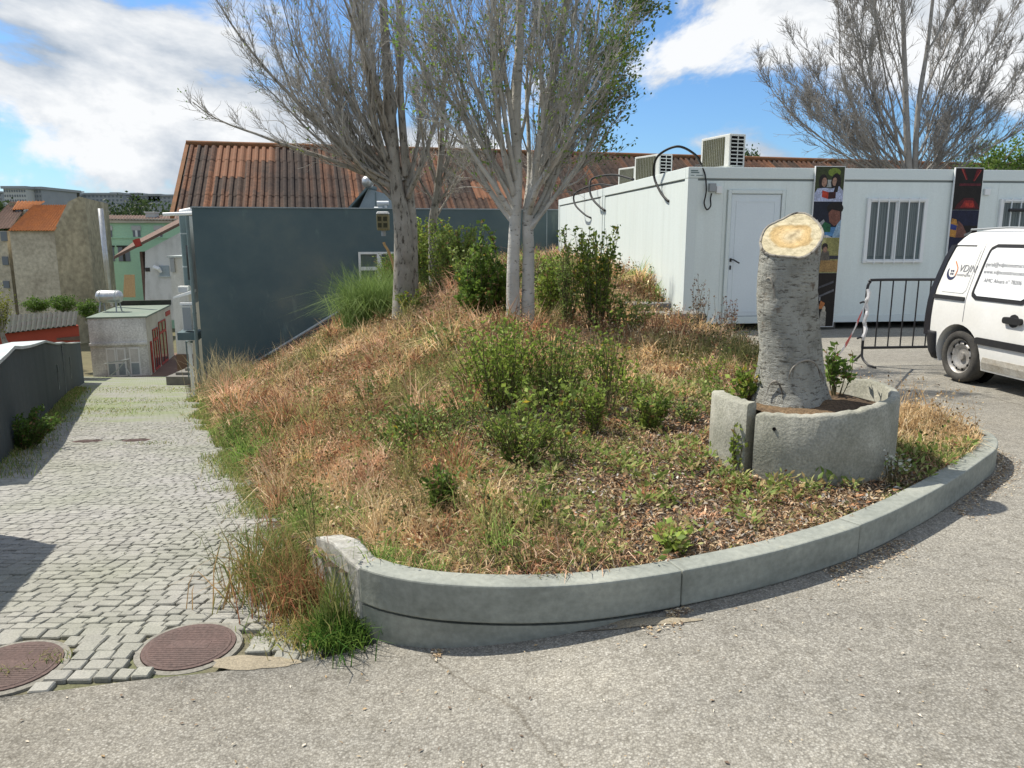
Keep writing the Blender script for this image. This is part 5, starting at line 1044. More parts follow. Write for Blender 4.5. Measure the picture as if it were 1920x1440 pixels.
# wheel arches cut out
WB_ = 2.57; cutm = MB()
for x in (0, WB_):
    for s_ in (-1, 1): cutm.cyl((x, s_ * .52, .31), (x, s_ * 1.0, .31), .375, 32)
cm = cutm.mesh('cutter', 'van_black'); fix_normals(cm); co = link('cutter', cm, van)
bm_ = bo.modifiers.new('b', 'BOOLEAN'); bm_.operation = 'DIFFERENCE'; bm_.object = co; bm_.solver = 'EXACT'
dg = bpy.context.evaluated_depsgraph_get(); dg.update(); nm = bpy.data.meshes.new_from_object(bo.evaluated_get(dg)); bo.modifiers.clear(); bo.data = nm; nm.name = 'body'; bpy.data.objects.remove(co)
try: nm.set_sharp_from_angle(angle=R(35))
except Exception: pass
def patch(name, rows_, eps, mat, parent, side=-1, nx=8, skirt=.02):
    """rows_: list of (z, x0, x1) on the van's side, laid eps proud of the body"""
    m = MB(); n = len(rows_); zz = []
    for z, a, b in rows_:
        for k in range(nx + 1): m.v.append((a + (b - a) * k / nx, side * (hw(z) + eps), z))
    for z, a, b in rows_:
        for k in range(nx + 1): m.v.append((a + (b - a) * k / nx, side * (hw(z) - skirt), z))
    q = nx + 1; o = n * q
    for i in range(n - 1):
        for k in range(nx): m.f.append((i * q + k, i * q + k + 1, (i + 1) * q + k + 1, (i + 1) * q + k))
        m.f.append((i * q, (i + 1) * q, o + (i + 1) * q, o + i * q)); m.f.append((i * q + nx, (i + 1) * q + nx, o + (i + 1) * q + nx, o + i * q + nx))
    for k in range(nx): m.f.append((k, k + 1, o + k + 1, o + k)); i = (n - 1) * q; m.f.append((i + k, i + k + 1, o + i + k + 1, o + i + k))
    m.m = [0] * len(m.f); return part(name, m, mat, parent)
def rrect(z0, z1, xa, xb, rad, lean0=0, lean1=0, n=14):
    out = []
    for k in range(n + 1):
        z = z0 + (z1 - z0) * k / n; f = (z - z0) / (z1 - z0); d = 0
        for e in (z - z0, z1 - z):
            if e < rad: d = max(d, rad - math.sqrt(max(0, rad * rad - (rad - e) ** 2)))
        out.append((z, xa + lean0 * f + d, xb + lean1 * f - d))
    return out
for side in (-1, 1):
    # rear pillar lamp / black edge
    patch('rear_corner_trim', [(z, ip(z, XR) + .02, ip(z, XR) + .115 - .03 * (z - .9)) for z in np.linspace(.50, 1.585, 14)], .006, 'van_tail', van, side, 4, .10)
    patch('quarter_panel', rrect(1.04, 1.57, -.42, .02, .04, .12, .06), .005, 'van_white', van, side)
    patch('belt_strip', rrect(.955, 1.0, -.5, .04, .01), .016, 'van_black', van, side)
    patch('panel_crease', [(1.58, -.40, -.02), (1.588, -.40, -.02)], .008, 'van_black', van, side)
    # sliding door gaps
    patch('door_gap', [(z, .055 + .10 * max(0, (z - 1.0)), .061 + .10 * max(0, (z - 1.0))) for z in np.linspace(.72, 1.62, 12)], .003, 'print_grey', van, side, 1)
    patch('door_gap', [(z, 1.03, 1.036) for z in np.linspace(.30, 1.62, 12)], .003, 'print_grey', van, side, 1)
    sd = patch('window_seal', rrect(.985, 1.605, .12, .99, .09, .10, -.04, 18), .010, 'van_black', van, side)
    patch('blanked_pane', rrect(1.03, 1.565, .172, .945, .06, .085, -.035, 18), .016, 'van_glass_white', sd, side)
    patch('front_window', rrect(1.02, 1.58, 1.12, 2.2, .08, .02, -.55, 16), .010, 'dark_glass', van, side)
    patch('rubbing_strip', rrect(.50, .575, .30, 2.15, .03), .02, 'van_black', van, side, 12)
    h_ = patch('door_handle', rrect(.775, .845, .70, .96, .03), .035, 'black_rubber', van, side); patch('handle_cup', rrect(.74, .88, .77, .90, .065), .012, 'van_black', h_, side)
    patch('sill_dirt', [(.22, .38, 2.15), (.30, .39, 2.15), (.36, .42, 2.1)], .003, 'van_dirt', van, side, 12)
    patch('wheel_arch_lip', [(.31 + .405 * math.sin(a), -.405 * math.cos(a) if a < math.pi / 2 else -.405 * math.cos(a), (-.405 * math.cos(a)) + .001) for a in (.2, .3)], .004, 'van_white', van, side, 1)
mb = MB(); pb = []
for z in (.22, .30, .42, .52, .555):
    a = ip(z, XR) - .02
    w = hw(z) + .012; r1 = .16; row = []
    row.append((-.38, -w, z))
    for k in range(9): q = R(270) - R(90) * k / 8; row.append((a + r1 + r1 * math.cos(q), -w + r1 + r1 * math.sin(q), z))
    for k in range(9): q = R(180) - R(90) * k / 8; row.append((a + r1 + r1 * math.cos(q), w - r1 + r1 * math.sin(q), z))
    row.append((-.38, w, z)); pb.append(row)
nb = len(pb[0]); mb.v = [p for r0 in pb for p in r0]; mb.f = [(i * nb + k, i * nb + k + 1, (i + 1) * nb + k + 1, (i + 1) * nb + k) for i in range(4) for k in range(nb - 1)]; mb.m = [0] * len(mb.f); b_ = part('rear_bumper', mb, 'van_black', van, smooth=True); b_.modifiers.new('s', 'SOLIDIFY').thickness = .02
mb = MB(); mb.b2((3.33, -.6, .25), (3.40, .6, .55)); part('front_bumper', mb, 'van_black', van, bevel=.03)
for y in (-.62, .62): mb = MB(); mb.lathe([(0, .02), (.1, .015), (.13, 0)], (3.26, y, .76), 'x', 16); part('headlight', mb, 'steel_bright', van)
mb = MB(); mb.hexa([(2.42, -.66, 1.08), (2.42, .66, 1.08), (2.36, .66, 1.08), (2.36, -.66, 1.08)], [(1.80, -.60, 1.59), (1.80, .60, 1.59), (1.72, .60, 1.59), (1.72, -.60, 1.59)]); part('windscreen', mb, 'dark_glass', van)
for s_ in (-1, 1):
    mb = MB(); mb.tube([(-.3, s_ * .60, 1.765), (.3, s_ * .62, 1.785), (1.2, s_ * .6, 1.765)], .012, 6); part('roof_rail', mb, 'grey_plastic', van)
for x in (0, WB_):
    for s_ in (-1, 1):
        y = s_ * .735; wl2 = part('wheel', MB().lathe([(.20, s_ * .02), (.205, s_ * .075), (.235, s_ * .095), (.285, s_ * .09), (.305, s_ * .06), (.31, 0), (.305, -s_ * .07), (.2, -s_ * .09)], (x, y, .31), 'y', 40), 'tyre', van, smooth=True)
        part('rim', MB().lathe([(0, s_ * .055), (.045, s_ * .055), (.05, s_ * .03), (.10, s_ * .025), (.125, s_ * .05), (.15, s_ * .055), (.175, s_ * .03), (.19, s_ * .07), (.203, s_ * .078)], (x, y, .31), 'y', 40), 'rim_steel', wl2, smooth=True)
        for k in range(10):
            a = 2 * math.pi * k / 10; mb = MB(); c_ = (x + .158 * math.cos(a), y + s_ * .0555, .31 + .158 * math.sin(a)); mb.cyl((c_[0], c_[1] - s_ * .004, c_[2]), (c_[0], c_[1] + s_ * .003, c_[2]), .016, 8); part('rim_slot', mb, 'deep_dark', wl2)
        mb = MB(); mb.lathe([(0, s_ * -.05), (.35, s_ * -.05)], (x, y - s_ * .12, .33), 'y', 24); part('wheel_well', mb, 'deep_dark', van)
# lettering on the visible (right-hand) side
def letter(txt, size, x, z, mat, parent=van, shear=0, bold=0, eps=.02):
    me = text_mesh(txt, size, shear, bold); me.materials.clear(); me.materials.append(MATS[mat]); slope = (hw(z + .08) - hw(z)) / .08; tilt = math.atan(-slope)
    me.transform(Matrix.Translation((x, -(hw(z) + eps), z)) @ Matrix.Rotation(R(90) - tilt, 4, 'X')); o = link('lettering', me, parent); o['kind'] = 'stuff'; return o
letter('VDJN', .118, -.19, 1.285, 'print_grey', shear=.25, eps=.009); letter('construções', .046, -.20, 1.235, 'print_grey', eps=.009)
letter('geral@vdjnconstrucoes.pt', .066, .24, 1.365, 'print_grey', eps=.0215); letter('www.vdjnconstrucoes.pt', .066, .235, 1.285, 'print_grey', eps=.0215); letter('AMC Alvará nº 78206', .062, .28, 1.19, 'print_grey', eps=.0215)
def logo(pts, w_, mat):
    m = MB(); n = len(pts); L_ = []
    for k in range(n):
        a = Vector(pts[max(k - 1, 0)]); b = Vector(pts[min(k + 1, n - 1)]); d = (b - a).normalized(); nn_ = Vector((-d.y, d.x)); ww = w_[k] if hasattr(w_, '__len__') else w_
        for s_ in (-1, 1): q = Vector(pts[k]) + nn_ * ww * s_; m.v.append((q.x, -(hw(q.y) + .009), q.y))
    m.f = [(2 * k, 2 * k + 2, 2 * k + 3, 2 * k + 1) for k in range(n - 1)]; m.m = [0] * len(m.f); part('logo', m, mat, van)
lc = (-.285, 1.275)
logo([(lc[0] + .078 * math.cos(R(a)), lc[1] + .078 * math.sin(R(a))) for a in range(150, 331, 12)], [.004 + .014 * math.sin(math.pi * k / 15) for k in range(16)], 'print_navy')
logo([(lc[0] + .06, lc[1] - .05), (lc[0] + .078, lc[1] + .02), (lc[0] + .07, lc[1] + .055), (lc[0] + .01, lc[1] + .125)], .007, 'print_orange')
for dx in (-.018, .014):
    for dz in (-.022, .012): m = MB(); x_, z_ = lc[0] + dx, lc[1] + dz; m.add([(x_ + a, -(hw(z_ + b) + .009), z_ + b) for a, b in ((-.010, -.011), (.010, -.011), (.010, .011), (-.010, .011))], [(0, 1, 2, 3)]); part('logo', m, 'print_navy', van)

# ------------------------------------------------------------------ trees
class TubeSet:
    """many tapered branches gathered into one triangle mesh"""
    def __init__(s): s.V = []; s.T = []; s.n = 0
    def add(s, P, Rr, k):
        P = np.asarray(P, float); L = len(P); t = np.gradient(P, axis=0); t /= np.linalg.norm(t, axis=1)[:, None] + 1e-9
        ref = np.array((0, 0, 1.0)) if abs(t[0][2]) < .8 else np.array((1.0, 0, 0)); a = np.cross(t, ref); a /= np.linalg.norm(a, axis=1)[:, None] + 1e-9; b = np.cross(a, t)
        w = np.arange(k) * 2 * np.pi / k; V = P[:, None, :] + (a[:, None, :] * np.cos(w)[None, :, None] + b[:, None, :] * np.sin(w)[None, :, None]) * np.asarray(Rr)[:, None, None]
        s.V.append(V.reshape(-1, 3)); i = np.arange(L - 1)[:, None] * k; q = np.arange(k)[None, :]; A = s.n + i + q; B = s.n + i + (q + 1) % k
        s.T.append(np.stack([A, B, B + k], -1).reshape(-1, 3)); s.T.append(np.stack([A, B + k, A + k], -1).reshape(-1, 3)); s.n += L * k
    def mesh(s, name, mat): return fast_mesh(name, np.concatenate(s.V), np.concatenate(s.T), None, mat, True)
def grow(rs, p, d, L, n, up, wob):
    pts = [np.array(p, float)]; d = np.array(d, float); d /= np.linalg.norm(d)
    for i in range(n):
        d = d + np.array((0, 0, up)) + rs.normal(0, wob * 1.35, 3); d /= np.linalg.norm(d); pts.append(pts[-1] + d * L / n)
    return np.array(pts)
def sample(P, t):
    f = t * (len(P) - 1); i = min(int(f), len(P) - 2); return P[i] + (P[i + 1] - P[i]) * (f - i), (P[i + 1] - P[i]) / (np.linalg.norm(P[i + 1] - P[i]) + 1e-9)
def side_dir(rs, d, ang):
    r = rs.normal(0, 1, 3); r -= d * (r @ d); r /= np.linalg.norm(r); return d * math.cos(ang) + r * math.sin(ang)
def leaf_cloud(centers, dirs, size, cols, rs, name, mat='leaf_mat', wf=.30):
    n = len(centers); C = np.asarray(centers); D = np.asarray(dirs, float); D /= np.linalg.norm(D, axis=1)[:, None] + 1e-9; r = rs.normal(0, 1, (n, 3)); S = np.cross(D, r); S /= np.linalg.norm(S, axis=1)[:, None] + 1e-9; Nn = np.cross(S, D)
    sz = np.asarray(size)[:, None]; V = np.stack([C, C + D * sz * .5 + S * sz * wf + Nn * sz * .07, C + D * sz, C + D * sz * .5 - S * sz * wf + Nn * sz * .07], 1).reshape(-1, 3)
    i = np.arange(n)[:, None] * 4; T = np.concatenate([i + np.array([[0, 1, 2]]), i + np.array([[0, 2, 3]])]); return fast_mesh(name, V, T, np.repeat(np.asarray(cols), 4, 0), mat)
def tree(name, label, base, stems, limbs, seed, l2=7, l3=8, l4=3, bark='bark_pale', leaves=None, twig='bark_twig', r4=.0035, up=.05, l1up=.055, l2len=.36):
    rs = np.random.RandomState(seed); root = thing(name, label, 'tree', tuple(base)); bx = np.array(base, float)
    tr = TubeSet(); br = TubeSet(); ends = []
    for P, r0, r1 in stems: P = catmull(P, 6); tr.add(P, np.linspace(r0, r1, len(P)) + .25 * r0 * np.exp(-np.linspace(0, 9, len(P))), 14)
    for (p, d, L, r) in limbs:
        P1 = grow(rs, p, d, L, 16, l1up, .055); rad = r * (1 - .86 * np.linspace(0, 1, 17) ** .9); tr.add(P1, rad, 8)
        for q in range(l2 + rs.randint(0, 3)):
            t = rs.uniform(.10, .95); c, dd = sample(P1, t); L2 = L * l2len * (1.15 - .75 * t) * rs.uniform(.6, 1.25); r2 = max(.006, rad[int(t * 16)] * rs.uniform(.32, .55)); P2 = grow(rs, c, side_dir(rs, dd, R(rs.uniform(11, 31))), L2, 10, up, .075); rd2 = r2 * (1 - .85 * np.linspace(0, 1, 11)); br.add(P2, rd2, 5)
            for z in range(l3 + rs.randint(0, 3)):
                t2 = rs.uniform(.12, .98); c2, d2 = sample(P2, t2); L3 = max(.18, L2 * .45 * (1.1 - .6 * t2) * rs.uniform(.5, 1.3)); P3 = grow(rs, c2, side_dir(rs, d2, R(rs.uniform(12, 36))), L3, 6, up, .10); r3 = max(r4 * 1.4, rd2[int(t2 * 10)] * .5); br.add(P3, r3 * (1 - .6 * np.linspace(0, 1, 7)), 4)
                ends.append((P3[3], d2)); ends.append((P3[-1], d2))
                for y in range(l4):
                    t3 = rs.uniform(.2, 1); c3, d3 = sample(P3, t3); P4 = grow(rs, c3, side_dir(rs, d3, R(rs.uniform(14, 45))), rs.uniform(.12, .34), 4, up, .13); br.add(P4, r4 * (1 - .5 * np.linspace(0, 1, 5)), 3); ends.append((P4[-1], d3)); ends.append((P4[2], d3))
    o = link('trunk', tr.mesh('trunk', bark), root); o.location = -bx
    o2 = link('crown', br.mesh('crown', twig), root); o2.location = -bx; o2['kind'] = 'stuff'
    if leaves:
        E = np.array([e[0] for e in ends]); D = np.array([e[1] for e in ends]); pr = leaves(E, rs); k = rs.rand(len(E)) < pr; E, D = E[k], D[k]; reps = 3; E = np.repeat(E, reps, 0) + rs.normal(0, .025, (len(E) * reps, 3)); D = np.repeat(D, reps, 0) + rs.normal(0, .8, (len(D) * reps, 3)); n = len(E)
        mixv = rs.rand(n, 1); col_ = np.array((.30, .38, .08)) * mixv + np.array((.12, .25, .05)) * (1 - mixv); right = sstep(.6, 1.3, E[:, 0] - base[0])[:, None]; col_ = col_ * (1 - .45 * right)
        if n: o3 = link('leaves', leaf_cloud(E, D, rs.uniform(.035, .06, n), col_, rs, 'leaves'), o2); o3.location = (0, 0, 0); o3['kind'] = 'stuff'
    return root
def fan(rs, p, n, amin, amax, L, r, az=None, yscale=1.0):
    out = []
    for k in range(n):
        th = R(rs.uniform(amin, amax)); a = rs.uniform(0, 2 * math.pi) if az is None else R(rs.uniform(*az)); out.append((np.array(p) + rs.normal(0, .03, 3) + np.array((0, 0, rs.uniform(0, .5))), (math.sin(th) * math.cos(a), math.sin(th) * math.sin(a) * yscale, math.cos(th)), L * rs.uniform(.8, 1.15), r * rs.uniform(.7, 1.2)))
    return out
# tree with the twin pale trunk
rs = np.random.RandomState(21)
b1 = hit(978, 628); b1 = Vector((b1.x, b1.y, float(H(b1.x, b1.y)) - .05)); sY = b1.y
print('tree1', b1)
def T1(px, py, dy=0): p = at(px, py, sY + dy); return np.array(p)
st1 = [([np.array(b1) + (-.075, 0, 0), T1(962, 560), T1(963, 470), T1(968, 380), T1(970, 320), T1(968, 200), T1(975, 60), T1(978, -120)], .088, .045), ([np.array(b1) + (.075, .03, 0), T1(990, 560, .03), T1(991, 470, .03), T1(990, 400, .03), T1(1003, 330, .05), T1(1020, 220, .1), T1(1045, 100, .15), T1(1075, -60, .2)], .085, .04)]
lim = []
tg = [((966, 395), (905, 240), -.2), ((967, 390), (850, 210), .3), ((966, 380), (880, 130), -.5), ((968, 360), (930, 180), .4), ((990, 395), (1060, 230), .3), ((992, 380), (1085, 180), -.3), ((1000, 350), (1030, 150), -.5), ((970, 350), (945, 100), -.6), ((1005, 330), (1100, 150), .5), ((985, 400), (1000, 180), .7), ((968, 330), (960, 40), .6), ((1010, 300), (1065, 60), .1), ((966, 400), (815, 130), .5), ((968, 385), (895, 60), .1), ((992, 410), (1075, 285), .6), ((992, 400), (1050, 260), -.7), ((1000, 360), (1150, 110), .2), ((985, 420), (1040, 300), .4), ((970, 300), (920, 20), -.3), ((968, 340), (860, 60), -.7), ((1010, 320), (1125, 60), -.5), ((992, 425), (1075, 330), .3), ((992, 430), (1060, 350), -.2), ((990, 435), (1110, 300), .5), ((966, 420), (890, 330), .4), ((966, 410), (860, 260), -.3), ((968, 370), (800, 60), .0), ((995, 370), (1120, 230), -.2)]
for (a, b), (c, d), dy in tg:
    p = T1(a, b); q = T1(c, d, dy); v = q - p; lim.append((p, v + np.array((0, 0, .0)), max(2.4, np.linalg.norm(v) * 2.0), rs.uniform(.022, .045)))
tree('poplar_tree', 'twin trunked pale poplar with green leaves along one side on the mound', b1, st1, lim, 31, 11, 7, 3, 'bark_pale', lambda E, r: .06 + .10 * (r.rand(len(E)) < .3) + .75 * sstep(.7, 1.4, E[:, 0] - b1.x) * (E[:, 2] > 2.2), r4=.0028, up=.075)
# bare spreading tree in front of the dark wall
b2 = Vector((-2.26, 16.2, float(H(-2.26, 16.2)) - .05)); Y2 = 16.2
def T2(px, py, dy=0): return np.array(at(px, py, Y2 + dy))
st2 = [([np.array(b2), T2(757, 460), T2(752, 400), T2(742, 340), T2(735, 250), T2(725, 120), T2(715, -60)], .21, .07), ([np.array(b2) + (.15, .05, .2), T2(772, 440, .1), T2(768, 370, .1), T2(758, 280, .1), T2(750, 150, .2), T2(748, -40, .2)], .13, .05)]
lim = []
tg = [((745, 360), (620, 240), 0), ((745, 365), (560, 200), .5), ((742, 340), (510, 150), -.6), ((740, 330), (545, 90), .3), ((740, 320), (590, 60), -.8), ((738, 300), (620, 30), .8), ((740, 310), (660, 50), -.3), ((737, 290), (680, 0), .5), ((745, 340), (640, 160), -1.0), ((755, 340), (700, 80), 1.0), ((760, 330), (770, 40), -.7), ((765, 350), (815, 120), .5), ((768, 360), (840, 180), -.6), ((750, 370), (650, 300), 1.0), ((742, 350), (480, 175), 1.0), ((735, 260), (655, -20), -1), ((735, 240), (760, -30), 1), ((745, 345), (540, 245), -1.1), ((748, 380), (600, 290), .9), ((765, 370), (800, 280), -.8), ((744, 352), (500, 215), -.3), ((744, 356), (580, 250), .4), ((742, 338), (530, 120), -.2), ((741, 325), (570, 70), .9), ((745, 358), (450, 160), -.7), ((746, 366), (560, 275), 0.2), ((740, 315), (610, 100), 0.2), ((738, 295), (640, 0), -.2)]
for (a, b), (c, d), dy in tg:
    p = T2(a, b); q = T2(c, d, dy); v = q - p; lim.append((p, v, np.linalg.norm(v) * rs.uniform(1.1, 1.4) + .5, rs.uniform(.035, .07)))
tree('bare_tree', 'bare wide spreading grey tree in front of the dark wall', b2, st2, lim, 41, 11, 8, 3, 'bark_dark', lambda E, r: .012 + 0 * E[:, 0], 'bark_twig', .0042, up=.085, l1up=.055)
# slimmer companion
b3 = Vector((-1.72, 17.4, float(H(-1.72, 17.4)) - .05)); Y3 = 17.4
def T3(px, py, dy=0): return np.array(at(px, py, Y3 + dy))
st3 = [([np.array(b3), T3(811, 430), T3(818, 370), T3(826, 300), T3(830, 220), T3(835, 80)], .11, .03)]
lim = [(T3(a, b), T3(c, d, dy) - T3(a, b), np.linalg.norm(T3(c, d, dy) - T3(a, b)) * 1.5, .03) for (a, b), (c, d), dy in (((816, 380), (880, 250), 0), ((818, 360), (860, 200), .5), ((820, 350), (780, 230), -.4), ((825, 310), (850, 150), .3), ((826, 300), (800, 170), .6), ((815, 390), (870, 300), -.5), ((816, 385), (770, 300), .4), ((812, 420), (850, 340), .2))]
tree('young_tree', 'slim leaning bare tree close behind the spreading one', b3, st3, lim, 51, 6, 7, 3, 'bark_dark', lambda E, r: .03 + 0 * E[:, 0], 'bark_twig', .004)
# bare tree behind the containers
b4 = Vector((at(1712, 330, 25).x, 25.0, -.05)); Y4 = 25.0
def T4(px, py, dy=0): return np.array(at(px, py, Y4 + dy))
st4 = [([np.array(b4), T4(1706, 420), T4(1704, 330), T4(1700, 240), T4(1696, 120), T4(1690, -60)], .17, .05), ([np.array(b4) + (.2, 0, .2), T4(1722, 400), T4(1716, 320), T4(1722, 200), T4(1740, 80), T4(1755, -60)], .13, .04)]
lim = []
for (a, b), (c, d), dy in (((1702, 330), (1600, 200), 0), ((1704, 345), (1560, 260), .8), ((1704, 350), (1530, 300), -.6), ((1702, 300), (1560, 150), -1), ((1700, 280), (1590, 90), 1), ((1698, 230), (1620, 50), -.5), ((1697, 200), (1650, 20), .8), ((1716, 330), (1830, 210), 0), ((1718, 340), (1860, 260), -.8), ((1716, 310), (1850, 130), .8), ((1720, 260), (1820, 90), -1), ((1725, 200), (1800, 40), .5), ((1738, 100), (1790, -20), -.5), ((1698, 180), (1700, 0), 1.2), ((1704, 355), (1500, 250), .5), ((1718, 350), (1880, 180), .4), ((1716, 355), (1800, 290), 1), ((1703, 340), (1620, 290), -1.2), ((1696, 150), (1670, 0), -.8), ((1702, 320), (1520, 190), .9), ((1704, 352), (1560, 310), .2), ((1704, 356), (1600, 320), 1), ((1718, 352), (1890, 300), .3), ((1718, 354), (1840, 318), -.6), ((1702, 335), (1640, 120), .2), ((1716, 330), (1770, 150), -.2), ((1704, 358), (1500, 310), -.5), ((1704, 350), (1490, 215), -.4), ((1703, 345), (1580, 215), .6), ((1702, 330), (1590, 260), -.9), ((1716, 345), (1790, 230), .7), ((1717, 350), (1850, 225), .2), ((1716, 356), (1770, 310), -.9), ((1703, 300), (1540, 110), .1), ((1716, 300), (1880, 90), .2)):
    p = T4(a, b); q = T4(c, d, dy); v = q - p; lim.append((p, v, np.linalg.norm(v) * rs.uniform(1.2, 1.6) + .8, rs.uniform(.026, .05)))
tree('far_bare_tree', 'large bare grey tree rising behind the white containers', b4, st4, lim, 61, 13, 9, 4, 'bark_far', None, 'bark_far', .0058, up=.07)

# leafy trees: dense leaf clumps on a branching frame
def leafy_tree(name, label, base, crown_c, rad, n, seed, lsz, c1, c2, trunk_r=.15):
    rs = np.random.RandomState(seed); root = thing(name, label, 'tree', tuple(base)); bx = np.array(base, float); tr = TubeSet(); cc = np.array(crown_c, float); rad = np.array(rad, float)
    P = catmull([bx, bx * .6 + cc * .4 + rs.normal(0, .15, 3), cc], 6); tr.add(P, np.linspace(trunk_r, trunk_r * .3, len(P)), 8); E = []
    for k in range(46):
        d = rs.normal(0, 1, 3); d /= np.linalg.norm(d); tip = cc + d * rad * rs.uniform(.55, 1.0); s0, _ = sample(P, rs.uniform(.45, 1)); Q = catmull([s0, (s0 + tip) / 2 + rs.normal(0, .1, 3) * rad, tip], 4); tr.add(Q, np.linspace(trunk_r * .25, .01, len(Q)), 5)
        m = n // 46; f = rs.uniform(.35, 1.05, m)[:, None]; E.append(s0 + (tip - s0) * f + rs.normal(0, 1, (m, 3)) * rad * .13)
    E = np.concatenate(E); m = len(E); mixv = rs.rand(m, 1); col_ = np.array(c1) * mixv + np.array(c2) * (1 - mixv)
    o = link('trunk', tr.mesh('trunk', 'bark_dark'), root); o.location = -bx; o = link('crown', leaf_cloud(E, rs.normal(0, 1, (m, 3)) + (0, 0, .3), rs.uniform(.6, 1.2, m) * lsz, col_, rs, 'crown'), root); o.location = -bx; o['kind'] = 'stuff'
    return root
G1, G2, G3 = (.17, .25, .05), (.06, .12, .025), (.035, .065, .02)
p = at(1875, 300, 27); leafy_tree('broadleaf_tree', 'bright green leafy tree beside the bare one above the last container', (p.x, 27, -.1), (p.x, 27, p.z - .2), (1.5, 1.6, 1.1), 5200, 71, .13, (.22, .32, .06), G2)
p = at(1850, 318, 24); leafy_tree('hedge_tree', 'low spreading green shrub tree just over the container roof edge', (p.x, 24, -.1), (p.x + .6, 24, p.z - .5), (1.9, 1.2, .75), 4200, 74, .12, (.20, .28, .06), G2)
p = at(1405, 288, 46); leafy_tree('distant_tree', 'small dark green tree top peeking over the hall roof ridge', (p.x, 46, -.5), (p.x, 46, p.z - .9), (.9, .9, 1.4), 2600, 72, .16, G2, G3)
for k, (a, b, Y, rx, rz_, lb_) in enumerate(((215, 398, 150, 4.5, 3.2, 'dark green tree on the slope above the green house roof'), (250, 392, 156, 5.5, 4.0, 'rounded dark tree in the middle of the skyline trees'), (292, 392, 150, 5.5, 4.2, 'dark tree near the corrugated roof end below the skyline flats'), (2, 396, 120, 3.5, 2.2, 'dark tree beside the brown roofed wing at the skyline'))):
    p = at(a, b, Y); leafy_tree('hillside_tree', lb_, (p.x, Y, -11), (p.x, Y, p.z - rz_ * .3), (rx, rx, rz_), 1500, 80 + k, .75, (.055, .08, .03), G3, .4)
p = at(8, 575, 33); leafy_tree('yellow_shrub', 'yellowish green shrub behind the boundary wall by the red shed', (p.x, 33, p.z - 2), (p.x - .4, 33, p.z), (.9, .9, 1.1), 2600, 90, .10, (.26, .27, .05), (.13, .15, .03))
for k, (a, b, c_, Y, lb_) in enumerate(((40, 95, 566, 58, 'bright green hedge in front of the old beige house'), (92, 150, 563, 57, 'green bushes in front of the stained gable wall'), (146, 182, 573, 55, 'dark green bush left of the silver tank'))):
    p, q = at(a, c_, Y), at(b, c_, Y); leafy_tree('hedge', lb_, ((p.x + q.x) / 2, Y, p.z - 1.4), ((p.x + q.x) / 2, Y, p.z - .15), ((q.x - p.x) / 2 * 1.1, .8, .62), 2600, 95 + k, .14, (.14, .22, .04), G2, .06)

# ------------------------------------------------------------------ ground cover
def blades(P, h, w, lean, C, rs, name, mat='grass_mat', tipc=None):
    n = len(P); a = rs.uniform(0, 2 * np.pi, n); fwd = np.stack([np.cos(a), np.sin(a), 0 * a], 1); b = rs.uniform(0, 2 * np.pi, n); sd = np.stack([np.cos(b), np.sin(b), 0 * b], 1)
    h = h[:, None]; w = w[:, None]; lean = lean[:, None]; up = np.array((0, 0, 1.0))
    mid = P + up * h * .55 * np.sqrt(1 - np.clip(lean * .5, 0, .9) ** 2) + fwd * h * lean * .3; tip = P + up * h * np.clip(1 - lean * lean * .55, .05, 1) + fwd * h * lean * .95
    V = np.stack([P - sd * w, P + sd * w, mid + sd * w * .8, mid - sd * w * .8, tip], 1).reshape(-1, 3); i = np.arange(n)[:, None] * 5
    T = np.concatenate([i + np.array([[0, 1, 2]]), i + np.array([[0, 2, 3]]), i + np.array([[3, 2, 4]])]); cc = np.repeat(C, 5, 0)
    return fast_mesh(name, V, T, cc, mat)
def pick(rs, n, pal):
    pal = np.array(pal); i = rs.randint(0, len(pal), n); return pal[i] * rs.uniform(.82, 1.38, (n, 1))
STRAW = [(.72, .55, .31), (.64, .47, .25), (.78, .64, .42), (.54, .37, .19), (.66, .47, .26), (.40, .27, .14)]
PINK = [(.70, .47, .31), (.63, .40, .26), (.76, .57, .40), (.54, .32, .20), (.42, .25, .155)]
RUST = [(.40, .18, .09), (.46, .25, .13), (.30, .14, .08), (.52, .34, .20), (.19, .105, .065)]
OLIVE = [(.33, .31, .12), (.26, .26, .09), (.40, .36, .16), (.20, .21, .075), (.14, .15, .06)]
GREEN = [(.17, .26, .055), (.13, .21, .045), (.23, .32, .08), (.10, .17, .04), (.28, .34, .11)]
PALS = [STRAW, PINK, RUST, OLIVE, GREEN]
rs = np.random.RandomState(77)
def scatter(n, x0, x1, y0, y1): x = rs.uniform(x0, x1, n); y = rs.uniform(y0, y1, n); k = inside(island, x, y); return x[k], y[k]
def sdist(x, y): return (x - P0[0]) * ND[0] + (y - P0[1]) * ND[1]
def in_ring(x, y): return np.hypot(x - RC[0], y - RC[1]) < RR + .02
